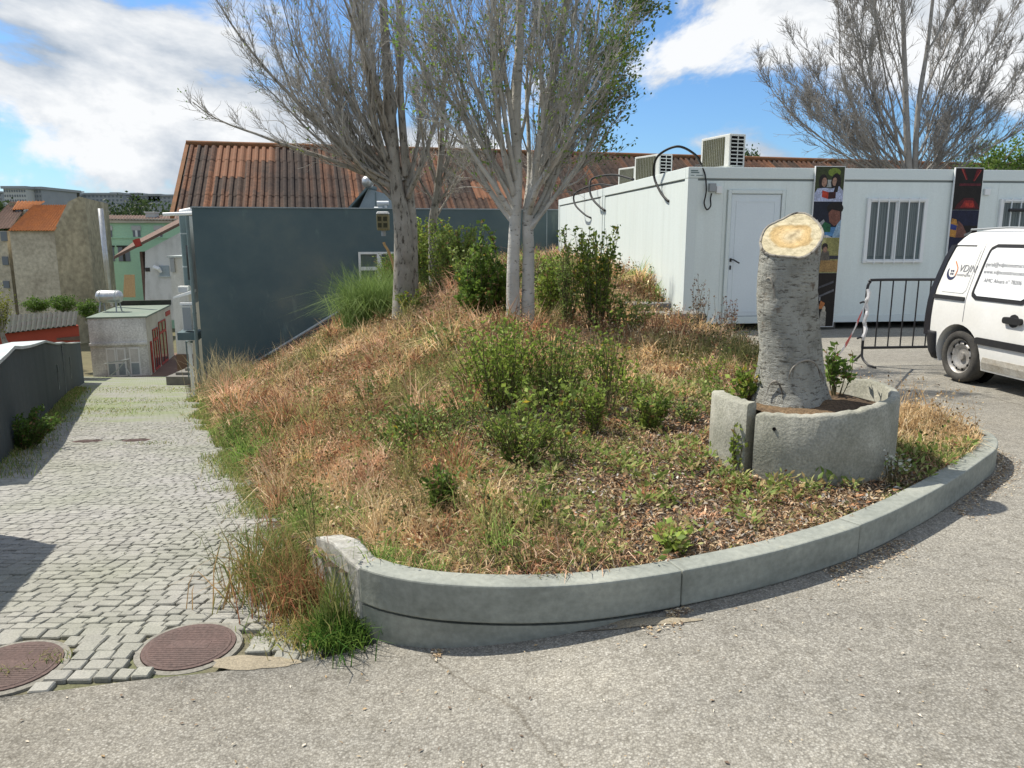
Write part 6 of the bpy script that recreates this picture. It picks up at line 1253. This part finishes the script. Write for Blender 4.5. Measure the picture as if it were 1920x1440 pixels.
# where each colour of growth dominates (read off the photograph, on the ground)
ZONES = [(1, 480, 790, .8), (1, 460, 740, 1.0), (1, 800, 600, .9), (1, 840, 585, .8), (2, 680, 790, .45), (2, 560, 800, .6), (2, 570, 910, .35), (2, 500, 760, .7), (2, 760, 870, .35), (2, 860, 900, .25), (3, 640, 650, 1.1), (3, 560, 690, 1.0), (3, 720, 690, .7), (3, 850, 700, .5), (4, 440, 870, .35), (4, 480, 850, .35), (4, 420, 930, .3), (4, 760, 560, .9), (0, 1250, 680, .8), (0, 1300, 760, .5), (0, 650, 1020, .3), (0, 1150, 700, .6), (0, 620, 960, .3), (2, 830, 1010, .3), (2, 1180, 640, .8), (0, 720, 640, .7), (0, 1780, 800, .6), (0, 1720, 790, .5), (0, 1830, 840, .4), (4, 900, 800, .5), (4, 760, 830, .4), (4, 1050, 720, .6)]
ZP = [(k, hit(a, b), r) for k, a, b, r in ZONES]
def zone(x, y, rs):
    n = len(x); W = np.stack([.40 + .6 * (fbm(x * 1.4 + 17 * q, y * 1.4 + 29 * q) - .45) * 3 for q in range(5)], 1); W[:, 4] -= .34; W[:, 1] -= .02; W[:, 2] -= .10; W[:, 3] -= .08; W[:, 0] += .05
    for k, p, r in ZP: W[:, k] += .75 * np.exp(-((x - p.x) ** 2 + (y - p.y) ** 2) / (r * r))
    s_ = sdist(x, y); W[:, 4] += .75 * (s_ < .45) * (fbm(x * 1.8, y * 1.8) > .40); W[:, 4] += .5 * ((y > 12) & (y < 19) & (s_ > 4))
    W += rs.gumbel(0, .24, (n, 5)); return W.argmax(1)
def zcol(z, rs):
    C = np.zeros((len(z), 3))
    for q in range(5):
        m = z == q
        if m.any(): C[m] = pick(rs, m.sum(), PALS[q])
    return C
def openness(x, y): # 1 on the trampled open front of the bed
    s_ = sdist(x, y); return (1 - sstep(2.45, 2.7, x + .2 * (y - 5))) * sstep(.75, 1.5, s_ + .6 * (fbm(x * 1.3, y * 1.3) - .5)) * (1 - sstep(5.6, 7.0, y + .9 * (fbm(x * .9, y * .9) - .5)))
# matted low growth
pxy = [scatter(60000, -2.2, 4.1, 3.1, 6.6), scatter(60000, -5.2, 4.0, 6.0, 12.5), scatter(70000, -10.5, 3.2, 12, 25.5)]
x = np.concatenate([p[0] for p in pxy]); y = np.concatenate([p[1] for p in pxy]); op = openness(x, y); k = (rs.rand(len(x)) < np.where(op > .5, np.clip(3.0 * (fbm(x * 2.2 + 3, y * 2.2 + 8) - .42), .02, .6), 1)) & ~in_ring(x, y); x, y, op = x[k], y[k], op[k]; n = len(x)
C = zcol(zone(x, y, rs), rs); hg = np.where(op > .5, rs.uniform(.03, .09, n), rs.uniform(.06, .17, n)) * np.where(y > 12, 1.3, 1); g = link('dry_grass', blades(np.stack([x, y, H(x, y) - .008], 1), hg, np.maximum(.0022, .00042 * y) * rs.uniform(.7, 1.7, n), rs.uniform(.7, 1.3, n), C, rs, 'dry_grass')); tag(g, 'matted straw coloured dry grass covering the mound', 'grass', kind='stuff')
# clumps of different sorts
cx, cy = scatter(9500, -10.5, 4.0, 3.1, 25); op = openness(cx, cy); dk = dist_poly([tuple(p) for p in kerb_in], cx, cy)
k = (rs.rand(len(cx)) < np.where(op > .5, .20, np.where(cy < 12, .95, .42))) & ~in_ring(cx, cy); cx, cy, op, dk = cx[k], cy[k], op[k], dk[k]; nc_ = len(cx); zc = zone(cx, cy, rs); cnt = rs.randint(28, 75, nc_); hc = (.08 + .36 * rs.rand(nc_) ** 1.7) * np.clip(.55 + 2.2 * (fbm(cx * 1.1 + 40, cy * 1.1) - .3), .45, 1.5) * np.where(sdist(cx, cy) < 1.6, 1.25, 1) * np.where(op > .5, .45, 1) * np.clip(.4 + dk * 1.8, .4, 1) * np.where(zc == 2, 1.15, 1) * np.where(cy > 12, 1.2, 1); rc_ = rs.uniform(.025, .075, nc_) * np.where(cy > 10, 1.7, 1)
ii = np.repeat(np.arange(nc_), cnt); n = len(ii); x = cx[ii] + rs.normal(0, 1, n) * rc_[ii]; y = cy[ii] + rs.normal(0, 1, n) * rc_[ii]; tint_ = rs.uniform(.58, 1.5, (nc_, 1)); C = zcol(zc[ii], rs) * tint_[ii]
k = inside(island, x, y) | (sdist(x, y) < .1); x, y, ii, C = x[k], y[k], ii[k], C[k]; n = len(x); zb_ = np.where(sdist(x, y) < 0, path_z(y), H(x, y)); P = np.stack([x, y, zb_ - .01], 1)
g = link('grass_clumps', blades(P, hc[ii] * rs.uniform(.5, 1.1, n), np.maximum(.0024, .00046 * y) * rs.uniform(.6, 1.7, n), rs.uniform(.3, 1.35, n), C, rs, 'grass_clumps')); tag(g, 'uneven clumps of rusty, pink and olive dry grass on the mound', 'grass', kind='stuff')
# dead flower stalks with small withered leaves
xa, ya = scatter(42000, -10, 3.6, 3.2, 23); op = openness(xa, ya); k = (rs.rand(len(xa)) < np.where(op > .5, .13, np.where(ya < 11, .95, .5)) * (.35 + 1.3 * (fbm(xa * 2.6, ya * 2.6 + 9) > .47))) & ~in_ring(xa, ya); xa, ya, op = xa[k], ya[k], op[k]; n = len(xa); hs_ = rs.uniform(.12, .38, n) * np.where(op > .5, .45, 1); zs = zone(xa, ya, rs); zs = np.where((zs == 1) & (rs.rand(n) < .6), 3, zs); B = np.stack([xa, ya, H(xa, ya) - .01], 1)
tipd = np.stack([rs.normal(0, .22, n), rs.normal(0, .22, n), np.ones(n)], 1)
q = 9; t_ = rs.uniform(.2, 1, (n, q)); LC = (B[:, None, :] + tipd[:, None, :] * (hs_[:, None] * t_)[:, :, None] + rs.normal(0, .012, (n, q, 3))).reshape(-1, 3); LD = rs.normal(0, 1, (n * q, 3)) + (0, 0, .3); zz = np.repeat(zs, q); LCc = zcol(zz, rs); sz = rs.uniform(.010, .034, n * q) * np.repeat(np.clip(ya * .13, .9, 1.7), q); LCc = LCc * rs.uniform(.25, 1.0, (n * q, 1))
g = link('withered_weeds', leaf_cloud(LC, LD, sz, LCc, rs, 'withered_weeds', 'grass_mat')); tag(g, 'withered weeds with small brown and olive leaves over the mound', 'weeds', kind='stuff')
st_ = blades(B, hs_ * 1.05, np.maximum(.0015, .00028 * ya), np.full(n, .25), zcol(zs, rs) * .7, rs, 'weed_stalks'); g = link('weed_stalks', st_); tag(g, 'thin dead weed stalks standing on the mound', 'weeds', kind='stuff')
# litter: chips, dead leaves and bits on the open front
def flakes(P, size, asp, C, rs, name, mat='litter_mat', tilt=.45):
    n = len(P); a = rs.uniform(0, 2 * np.pi, n); d = np.stack([np.cos(a), np.sin(a), rs.normal(0, tilt, n)], 1); d /= np.linalg.norm(d, axis=1)[:, None]; u = np.stack([-np.sin(a), np.cos(a), rs.normal(0, tilt, n)], 1); sz = size[:, None]; w = sz * asp[:, None]; nn = np.cross(d, u) * sz * .18
    V = np.stack([P - d * sz, P + u * w + nn, P + d * sz, P - u * w + nn], 1).reshape(-1, 3); i = np.arange(n)[:, None] * 4; return fast_mesh(name, V, np.concatenate([i + [[0, 1, 2]], i + [[0, 2, 3]]]), np.repeat(C, 4, 0), mat)
xa, ya = scatter(120000, -1.2, 4.0, 3.1, 8.0); k = (sdist(xa, ya) > .7) & (rs.rand(len(xa)) < np.clip(1.25 - (ya - 4) * .22, .25, 1)) & ~in_ring(xa, ya); xa, ya = xa[k], ya[k]; n = len(xa)
lc_ = pick(rs, n, [(.30, .18, .10), (.40, .26, .14), (.17, .11, .07), (.54, .40, .25), (.44, .23, .12), (.36, .32, .27), (.10, .075, .055), (.24, .21, .17), (.60, .48, .32)]); m = rs.rand(n) < .025; lc_[m] = pick(rs, m.sum(), [(.55, .53, .48)])
m = (fbm(xa * 1.6 + 9, ya * 1.6) > .52) & (rs.rand(n) < .5); lc_[m] = pick(rs, m.sum(), [(.20, .22, .06), (.15, .19, .05), (.27, .26, .10)])
g = link('leaf_litter', flakes(np.stack([xa, ya, H(xa, ya) + rs.uniform(.0, .022, n)], 1), rs.uniform(.006, .022, n), rs.uniform(.12, .5, n), lc_ * .75, rs, 'leaf_litter')); tag(g, 'brown leaf litter and chips over the open front of the bed', 'leaf litter', kind='stuff')
# low broad-leaved weeds
xa, ya = scatter(9000, -1.0, 3.9, 3.2, 9.5); wd = fbm(xa * 1.5 + 70, ya * 1.5 + 13); k = (sdist(xa, ya) > .9) & (wd > .55) & ~in_ring(xa, ya) & (rs.rand(len(xa)) < .40); xa, ya = xa[k], ya[k]
p = np.array([hit(a, b)[:2] for a, b in ((1400, 925), (1350, 900), (1440, 930), (1310, 880), (1290, 850), (1240, 870), (1160, 880), (1220, 900), (1490, 930), (1560, 915), (1120, 850), (1000, 960), (1090, 1000), (1280, 1010), (1250, 940), (1380, 960))]); q = np.repeat(p, 14, 0) + rs.normal(0, .10, (len(p) * 14, 2)); k = inside(island, q[:, 0], q[:, 1]) & ~in_ring(q[:, 0], q[:, 1]); xa = np.concatenate([xa, q[k, 0]]); ya = np.concatenate([ya, q[k, 1]])
m_ = 9; n = len(xa); B = np.repeat(np.stack([xa, ya, H(xa, ya)], 1), m_, 0); a = rs.uniform(0, 2 * np.pi, n * m_); el = rs.uniform(.15, 1.0, n * m_); D = np.stack([np.cos(a) * np.cos(el), np.sin(a) * np.cos(el), np.sin(el)], 1); B = B + D * rs.uniform(0, .05, (n * m_, 1)) + np.stack([0 * a, 0 * a, rs.uniform(0, .05, n * m_)], 1)
g = link('broadleaf_weeds', leaf_cloud(B, D, rs.uniform(.022, .065, n * m_), pick(rs, n * m_, [(.22, .29, .07), (.30, .35, .11), (.15, .22, .05), (.38, .37, .16), (.40, .30, .14)]), rs, 'broadleaf_weeds', wf=.20)); tag(g, 'low green broad leaved weeds in patches on the bed', 'weeds', kind='stuff')
# weeds creeping over the path edge and between cobbles
l = rs.uniform(-.6, 21, 26000); so = -np.abs(rs.normal(0, .19, len(l))) + .1; e = P0[None, :] + TD[None, :] * l[:, None] + ND[None, :] * so[:, None]; k = fbm(e[:, 0] * 2.2, e[:, 1] * 2.2) > np.where(so < -.15, .56, .44); e = e[k]; n = len(e)
g1 = (e, path_z(e[:, 1]), rs.uniform(.04, .16, n))
j = rs.uniform(0, 1, 26000); yy_ = 3.2 + 18 * j ** 1.4; xx_ = rs.uniform(-11, -.6, 26000); k = inside(path_poly, xx_, yy_) & (fbm(xx_ * .8 + 90, yy_ * .8) > .56); e2 = np.stack([xx_[k], yy_[k]], 1)
lft = rs.uniform(7.6, 30, 7000); e3 = np.stack([np.interp(lft, [p[1] for p in wall_b][::-1], [p[0] for p in wall_b][::-1]) + np.abs(rs.normal(0, .22, 7000)), lft], 1)
sp = []
for a, b, r_, c_ in ((460, 1085, .05, 130), (505, 1130, .05, 120), (480, 1110, .03, 60), (100, 1238, .04, 90), (505, 1198, .06, 140), (20, 1262, .03, 30), (290, 832, .2, 200), (260, 728, 1.2, 420), (300, 732, 1.2, 420), (200, 770, .9, 600), (230, 752, 1.0, 500)):
    h_ = hit(a, b, lambda x, y: path_z(y)); sp.append(np.array((h_.x, h_.y)) + rs.normal(0, r_, (c_, 2)) * (1, .8))
e4 = np.concatenate(sp); E = np.concatenate([e, e2, e3, e4]); hh = np.concatenate([g1[2], rs.uniform(.008, .022, len(e2)), rs.uniform(.03, .14, len(e3)), rs.uniform(.02, .06, len(e4))]); n = len(E)
g = link('path_weeds', blades(np.stack([E[:, 0], E[:, 1], path_z(E[:, 1]) - .005], 1), hh, np.maximum(.0022, .0004 * E[:, 1]), rs.uniform(.3, 1.1, n), pick(rs, n, GREEN + OLIVE + [(.33, .27, .12)]), rs, 'path_weeds')); tag(g, 'green weeds and moss creeping along the cobbled path', 'weeds', kind='stuff')

# ------------------------------------------------------------------ single plants
def shrub(name, label, base, h, w, stems, lps, lsz, c1, c2, seed, cat='shrub', group=None, droop=0, leafstart=.15, stem_r=.004, yellow=0.0, cone=0):
    rs = np.random.RandomState(seed); root = thing(name, label, cat, tuple(base), 0, group); ts = TubeSet(); LC, LD = [], []
    for k in range(stems):
        a = rs.uniform(0, 2 * np.pi); r = math.sqrt(rs.rand()); hh = h * rs.uniform(.55, 1.0) * (1 - (cone * r * .75)); tip = np.array((math.cos(a) * r * w, math.sin(a) * r * w, hh)); st_ = np.array((math.cos(a) * r * w * .25, math.sin(a) * r * w * .25, -.03))
        P = catmull([st_, (st_ + tip) / 2 + rs.normal(0, .04, 3) * h + np.array((0, 0, h * .06)), tip + np.array((0, 0, -droop * r * h))], 5); ts.add(P, np.linspace(stem_r, stem_r * .4, len(P)), 4)
        for q in range(lps):
            t = rs.uniform(leafstart, 1); c, d = sample(P, t); v = rs.normal(0, 1, 3); v[2] = abs(v[2]) * .5; LC.append(c + rs.normal(0, .012, 3)); LD.append(v + d * .3)
    n = len(LC); mx = rs.rand(n, 1); C = np.array(c1) * mx + np.array(c2) * (1 - mx)
    C = C * rs.uniform(.65, 1.25, (n, 1)); k = rs.rand(n) < .06; C[k] = np.array((.30, .19, .09)) * rs.uniform(.6, 1.2, (k.sum(), 1))
    lsz = lsz * rs.uniform(.8, 1.3)
    if yellow: k = rs.rand(n) < yellow; C[k] = (.50, .38, .05)
    o = link('stems', ts.mesh('stems', 'weed_stem'), root); o = link('foliage', leaf_cloud(LC, LD, rs.uniform(.4, 1.35, n) * lsz, C, rs, 'foliage', wf=rs.uniform(.2, .36)), root); o['kind'] = 'stuff'; return root
def gp(px, py): p = hit(px, py); return Vector((p.x, p.y, float(H(p.x, p.y))))
LG, MG, DG, YG = (.34, .42, .085), (.175, .265, .045), (.08, .14, .028), (.34, .38, .11)
shrub('leafy_shrub', 'broad bright green shrub in front of the twin trunk', gp(940, 775), .80, .34, 60, 36, .038, LG, MG, 1)
shrub('leafy_shrub', 'bushy green shrub just right of the twin trunk foot', gp(1035, 768), .72, .34, 54, 34, .038, LG, DG, 2)
shrub('leafy_shrub', 'tall thin shrub with a few yellow leaves right of the bushy ones', gp(1135, 775), .80, .20, 22, 28, .042, LG, DG, 3, yellow=.05, leafstart=.3)
shrub('low_shrub', 'low wide glossy green shrub at the edge of the bare soil', gp(980, 872), .36, .26, 60, 24, .042, LG, DG, 4)
shrub('low_shrub', 'small dark green shrub with bare soil around it', gp(1215, 805), .28, .15, 34, 20, .04, LG, DG, 5)
shrub('low_shrub', 'small upright shrub between the glossy one and the thin one', gp(1115, 812), .40, .11, 20, 22, .036, LG, MG, 6)
shrub('round_shrub', 'small round deep green shrub amid rusty grass', gp(829, 962), .27, .10, 44, 22, .034, MG, DG, 7)
shrub('sprout', 'single green sprout with broad leaves on bare soil', gp(1013, 985), .17, .05, 5, 9, .055, LG, MG, 8, 'plant')
shrub('sprout', 'small leafy tuft near the kerb joint', gp(1262, 1032), .10, .09, 16, 10, .045, LG, MG, 9, 'plant')
shrub('creeping_weed', 'olive weed creeping over the kerb edge', gp(1005, 1072), .09, .14, 26, 12, .022, (.24, .26, .07), OLIVE[3], 10, 'plant')
shrub('spreading_shrub', 'pale leaved spreading shrub left of the glossy low shrub', gp(800, 820), .30, .42, 50, 18, .04, (.20, .24, .09), MG, 11)
shrub('spreading_shrub', 'loose green shrub on the slope above the pale leaved one', gp(890, 740), .32, .34, 36, 16, .04, LG, MG, 12)
shrub('conical_shrub', 'dark cone shaped shrub standing left of the twin trunk', gp(912, 605), 1.75, .42, 90, 60, .06, MG, DG, 13, cone=1.0, stem_r=.008)
shrub('tall_weed', 'tall leafy weed with yellow leaves against the white container', gp(1118, 628), 1.42, .36, 44, 54, .055, LG, DG, 14, 'weed', yellow=.05, stem_r=.006, leafstart=.25)
shrub('tall_weed', 'tall slender weed between the twin trunk and the yellow leaved one', gp(1062, 625), 1.35, .22, 26, 50, .05, (.20, .25, .09), MG, 15, 'weed', stem_r=.006)
shrub('tall_weed', 'green weed close behind the twin trunk', gp(1030, 615), 1.05, .22, 24, 46, .048, LG, MG, 16, 'weed', stem_r=.006)
shrub('bank_bush', 'dense bright green bush below the slim leaning tree', gp(800, 540), 1.75, .62, 110, 70, .062, LG, MG, 17, stem_r=.008)
shrub('bank_bush', 'dense green bush at the foot of the bare spreading tree', gp(750, 560), 1.25, .6, 90, 60, .06, (.17, .25, .05), MG, 18, stem_r=.008)
shrub('bank_bush', 'loose light green bush between bare tree and dark cone shrub', gp(858, 550), 1.35, .5, 80, 54, .055, (.22, .28, .08), MG, 19, stem_r=.007)
shrub('dry_weed', 'dead brown weed with pale seed heads on the concrete block', Vector((at(1312, 600, 11.0).x, 11.0, .12)), .95, .14, 14, 18, .035, (.26, .22, .17), (.16, .09, .06), 20, 'weed', leafstart=.5)
shrub('dry_weed', 'dead reddish weed right of the concrete block', Vector((at(1362, 640, 10.6).x, 10.6, .05)), .80, .24, 18, 16, .03, (.24, .20, .17), (.15, .07, .05), 21, 'weed', leafstart=.45)
shrub('dry_weed', 'low dark dry weed in front of the concrete block', Vector((at(1240, 660, 10.3).x, 10.3, .22)), .35, .35, 40, 14, .03, (.20, .12, .08), (.12, .06, .04), 22, 'weed')
shrub('planter_plant', 'dark green upright plant in the well ring right of the stump', Vector((RC[0] + .28, RC[1] + .12, .54)), .36, .10, 10, 20, .06, MG, DG, 23, 'plant', leafstart=.3)
shrub('planter_plant', 'leafy weed in the well ring left of the stump', Vector((RC[0] - .36, RC[1] + .05, .53)), .24, .12, 16, 16, .045, LG, MG, 24, 'plant', yellow=.05)
shrub('planter_plant', 'weed growing out of the gap in the well ring', Vector((RC[0] - .49, RC[1] - .30, float(H(RC[0] - .5, RC[1] - .3)))), .34, .05, 8, 14, .04, LG, MG, 25, 'plant')
shrub('flower_plant', 'small plant with white flowers at the foot of the well ring', Vector((RC[0] + .36, RC[1] - .56, float(H(2.25, 4.4)))), .20, .08, 14, 8, .02, (.75, .74, .70), MG, 26, 'flower', leafstart=.6)
shrub('wall_bush', 'fresh green bush in shade against the boundary wall', hit(40, 842, lambda x, y: path_z(y)), .50, .55, 80, 44, .06, (.13, .22, .045), DG, 27, stem_r=.007)
rb = random.Random(8)
CREST = [(705, 575, 1.0, .5, 'leafy green weed growing through the fountain grass edge'), (735, 560, 1.2, .5, 'tall green weed between fountain grass and bare tree trunk'), (775, 545, 1.5, .5, 'tall leafy weed pressed against the bare tree trunk'), (830, 545, 1.5, .5, 'tall leafy weed at the foot of the slim leaning tree'), (880, 570, 1.1, .4, 'mid height weed between the slim tree and the cone shrub'), (895, 590, 1.0, .35, 'weed leaning on the dark cone shrub'), (945, 600, .8, .25, 'short weed between the cone shrub and the twin trunk'), (1020, 600, .85, .22, 'slim weed touching the twin trunk on its container side'), (1050, 612, .95, .22, 'slim weed behind the tall slender weed'), (1150, 630, .6, .22, 'short weed between the yellow leaved weed and the concrete slab'), (1185, 632, .5, .25, 'low weed in front of the concrete slab'), (820, 570, .8, .4, 'low weed in front of the slim leaning tree'), (770, 590, .6, .4, 'low weed on the straw slope below the bare tree')]
for k, (a, b, h_, w_, lb_) in enumerate(CREST):
    shrub('crest_weed', lb_, gp(a, b), h_ * rb.uniform(.9, 1.1), w_, 30 if a < 940 else 15, 42 if a < 940 else 28, .05, [LG, (.32, .38, .12), MG][k % 3], [MG, DG][k % 2], 200 + k, 'weed', 'leafy weeds along the crest', stem_r=.006, yellow=.02, leafstart=.12)
for k, (a, b, h_, w_) in enumerate(((900, 720, .55, .3), (960, 700, .5, .3), (1010, 730, .55, .28), (1075, 740, .5, .26), (885, 790, .42, .3), (930, 830, .36, .28), (1010, 820, .42, .24), (1060, 800, .4, .2), (1090, 700, .5, .3), (1160, 735, .45, .2), (860, 850, .28, .26), (760, 845, .26, .28), (800, 870, .22, .24), (720, 830, .26, .26), (860, 660, .4, .35), (1180, 760, .3, .18), (1060, 860, .2, .14), (690, 760, .35, .3), (1330, 720, .26, .2), (1345, 760, .22, .15), (1290, 790, .16, .14))):
    lb_ = ['bright green', 'pale yellowish', 'dusky green'][k % 3] + (' loose weed in the tangled middle of the bed' if h_ > .33 else ' low straggling weed spread over the open bed')
    if k > 17: lb_ = ['bright low weed beside the gap in the well ring', 'pale low weed in the straw behind the well ring', 'dusky low weed on the soil near the well ring'][k - 18]
    shrub('scrub_weed', lb_, gp(a, b), h_ * rb.uniform(.85, 1.2), w_ * 1.25, 15, 17, .036, [LG, (.36, .42, .14), (.22, .29, .09)][k % 3], [MG, MG, DG][k % 3], 240 + k, 'weed', 'leafy weeds tangled on the bed', stem_r=.0035, yellow=.02, leafstart=.1)
def tussock(name, label, base, n, h, lean, w, pal, seed, r=.06):
    rs = np.random.RandomState(seed); p = np.array(base) + np.stack([rs.normal(0, r, n), rs.normal(0, r, n), 0 * np.arange(n)], 1); me = blades(p - np.array(base), rs.uniform(.5, 1, n) * h, rs.uniform(.7, 1.3, n) * w, rs.uniform(lean[0], lean[1], n), pick(rs, n, pal), rs, name); o = link(name, me); o.location = base; return tag(o, label, 'grass')
tussock('fountain_grass', 'arching green fountain grass clump below the dark wall window', gp(705, 612), 4200, 1.75, (.3, 1.25), .005, [(.17, .25, .07), (.24, .32, .12), (.12, .19, .05)], 31, .30)
c_ = on_z(632, 1212, -.17); tussock('grass_tuft', 'dark green grass tuft at the kerb corner beside the asphalt', (c_.x, c_.y + .05, -.17), 700, .19, (.3, 1.2), .0032, [(.05, .12, .02), (.09, .17, .03), (.13, .2, .04)], 32, .07)
c_ = on_z(585, 1195, -.17); tussock('straw_tuft', 'yellow straw tuft left of the dark green kerb tuft', (c_.x, c_.y + .03, -.17), 450, .13, (.4, 1.25), .0028, [(.45, .35, .16), (.33, .30, .1), (.25, .26, .07)], 33, .09)
c_ = on_z(650, 1130, -.1); tussock('wall_grass', 'tall thin grass against the white return wall', (-.80, 3.22, -.17), 150, .42, (.1, .6), .0026, [(.14, .2, .05), (.26, .25, .1)], 34, .04)
tussock('rusty_weed', 'rusty red weed hanging at the crumbling wall end', (-1.03, 3.50, -.2), 420, .36, (.2, 1.1), .003, [(.26, .11, .06), (.33, .2, .1), (.2, .2, .07)], 35, .09)
tussock('corner_grass', 'green brown grass leaning over the cobbles by the wall end', (-1.2, 3.9, -.25), 900, .42, (.2, 1.1), .003, [(.22, .22, .07), (.38, .25, .12), (.14, .19, .05)], 36, .16)
for k, (a, b, nn_, hh_) in enumerate(((420, 742, 260, 1.5), (455, 728, 160, 1.15), (560, 690, 50, 1.0))):
    p = gp(a, b); o = tussock('oat_grass', ['tall pale oat grass with drooping heads by the dark wall corner', 'shorter pale oat grass right of the wall corner clump', 'sparse pale oat stalks along the diagonal rail'][k], tuple(p), nn_, hh_, (.1, .95), .006, [(.42, .35, .22), (.34, .30, .17)], 40 + k, .28)
# small stones and a scrap of litter
for k, (a, b, r_) in enumerate(((1175, 800, .045), (1605, 765, .0), (1330, 745, 0))):
    if not r_: continue
p = gp(1140, 815)
def pebble(c, r, seed, label, mat='stone_grey'):
    rr = np.random.RandomState(seed); mb = MB(); import bmesh as bmx
    bm = bmx.new(); bmx.ops.create_icosphere(bm, subdivisions=2, radius=1); V = np.array([v.co[:] for v in bm.verts]); F_ = [tuple(v.index for v in f.verts) for f in bm.faces]; bm.free()
    V = V * (1 + .22 * (rr.rand(len(V), 1) - .5)) * np.array(r); mb.add([tuple(v + np.array(c)) for v in V], F_); return solo('stone', mb, mat, label, 'stone')
q = gp(1172, 772); pebble((q.x, q.y, q.z + .01), (.05, .035, .028), 1, 'pale flat stone beside the small dark shrub')
pebble((RC[0] + .70, RC[1] + 1.35, .12), (.14, .12, .10), 2, 'grey rubble stone behind the well ring'); pebble((RC[0] + .55, RC[1] + .95, .13), (.10, .09, .08), 3, 'smaller grey rubble stone close behind the ring rim')
q = gp(1650, 893); mb = MB(); mb.box((q.x, q.y, q.z + .035), (.045, .03, .06), .4); o = solo('carton', mb, 'white_plastic', 'small crushed drink carton at the foot of the well ring', 'carton', bevel=.004); mb = MB(); mb.box((0, -.0005, .02), (.046, .031, .02), .4); part('print_band', mb, 'red_paint', o)

t_ = rs.uniform(0, 1, 9000) ** 1; kk = (t_ * (len(kerb_d) - 2)).astype(int); off_ = -np.abs(rs.normal(0, .07, 9000)) - .005; tg_ = np.gradient(kerb_d, axis=0); tg_ /= np.linalg.norm(tg_, axis=1)[:, None]; e = kerb_d[kk] + np.stack([-tg_[kk, 1], tg_[kk, 0]], 1) * off_[:, None] + tg_[kk] * rs.uniform(0, .02, (9000, 1)); keep_ = fbm(e[:, 0] * 3, e[:, 1] * 3) + .35 * (e[:, 0] > 2.6) > .52; e = e[keep_]; n = len(e)
far_ = np.stack([rs.uniform(-2.5, 4, 700), rs.uniform(2.0, 3.6, 700)], 1); far_ = far_[~inside([tuple(p) for p in kerb_d] + [(3.5, 9), (-.7, 9)], far_[:, 0], far_[:, 1]) & ((far_[:, 0] > -.5) | (far_[:, 1] < bound_y(far_[:, 0]) - .05))]; e = np.concatenate([e, far_]); n = len(e)
g = link('road_grit', flakes(np.stack([e[:, 0], e[:, 1], road_z(e[:, 0]) + rs.uniform(.003, .008, n)], 1), rs.uniform(.003, .012, n), rs.uniform(.15, .6, n), pick(rs, n, [(.5, .4, .25), (.35, .25, .14), (.25, .18, .12), (.56, .5, .4), (.15, .11, .08)]), rs, 'road_grit', tilt=.15)); tag(g, 'straw bits and grit gathered along the kerb foot', 'litter', kind='stuff')
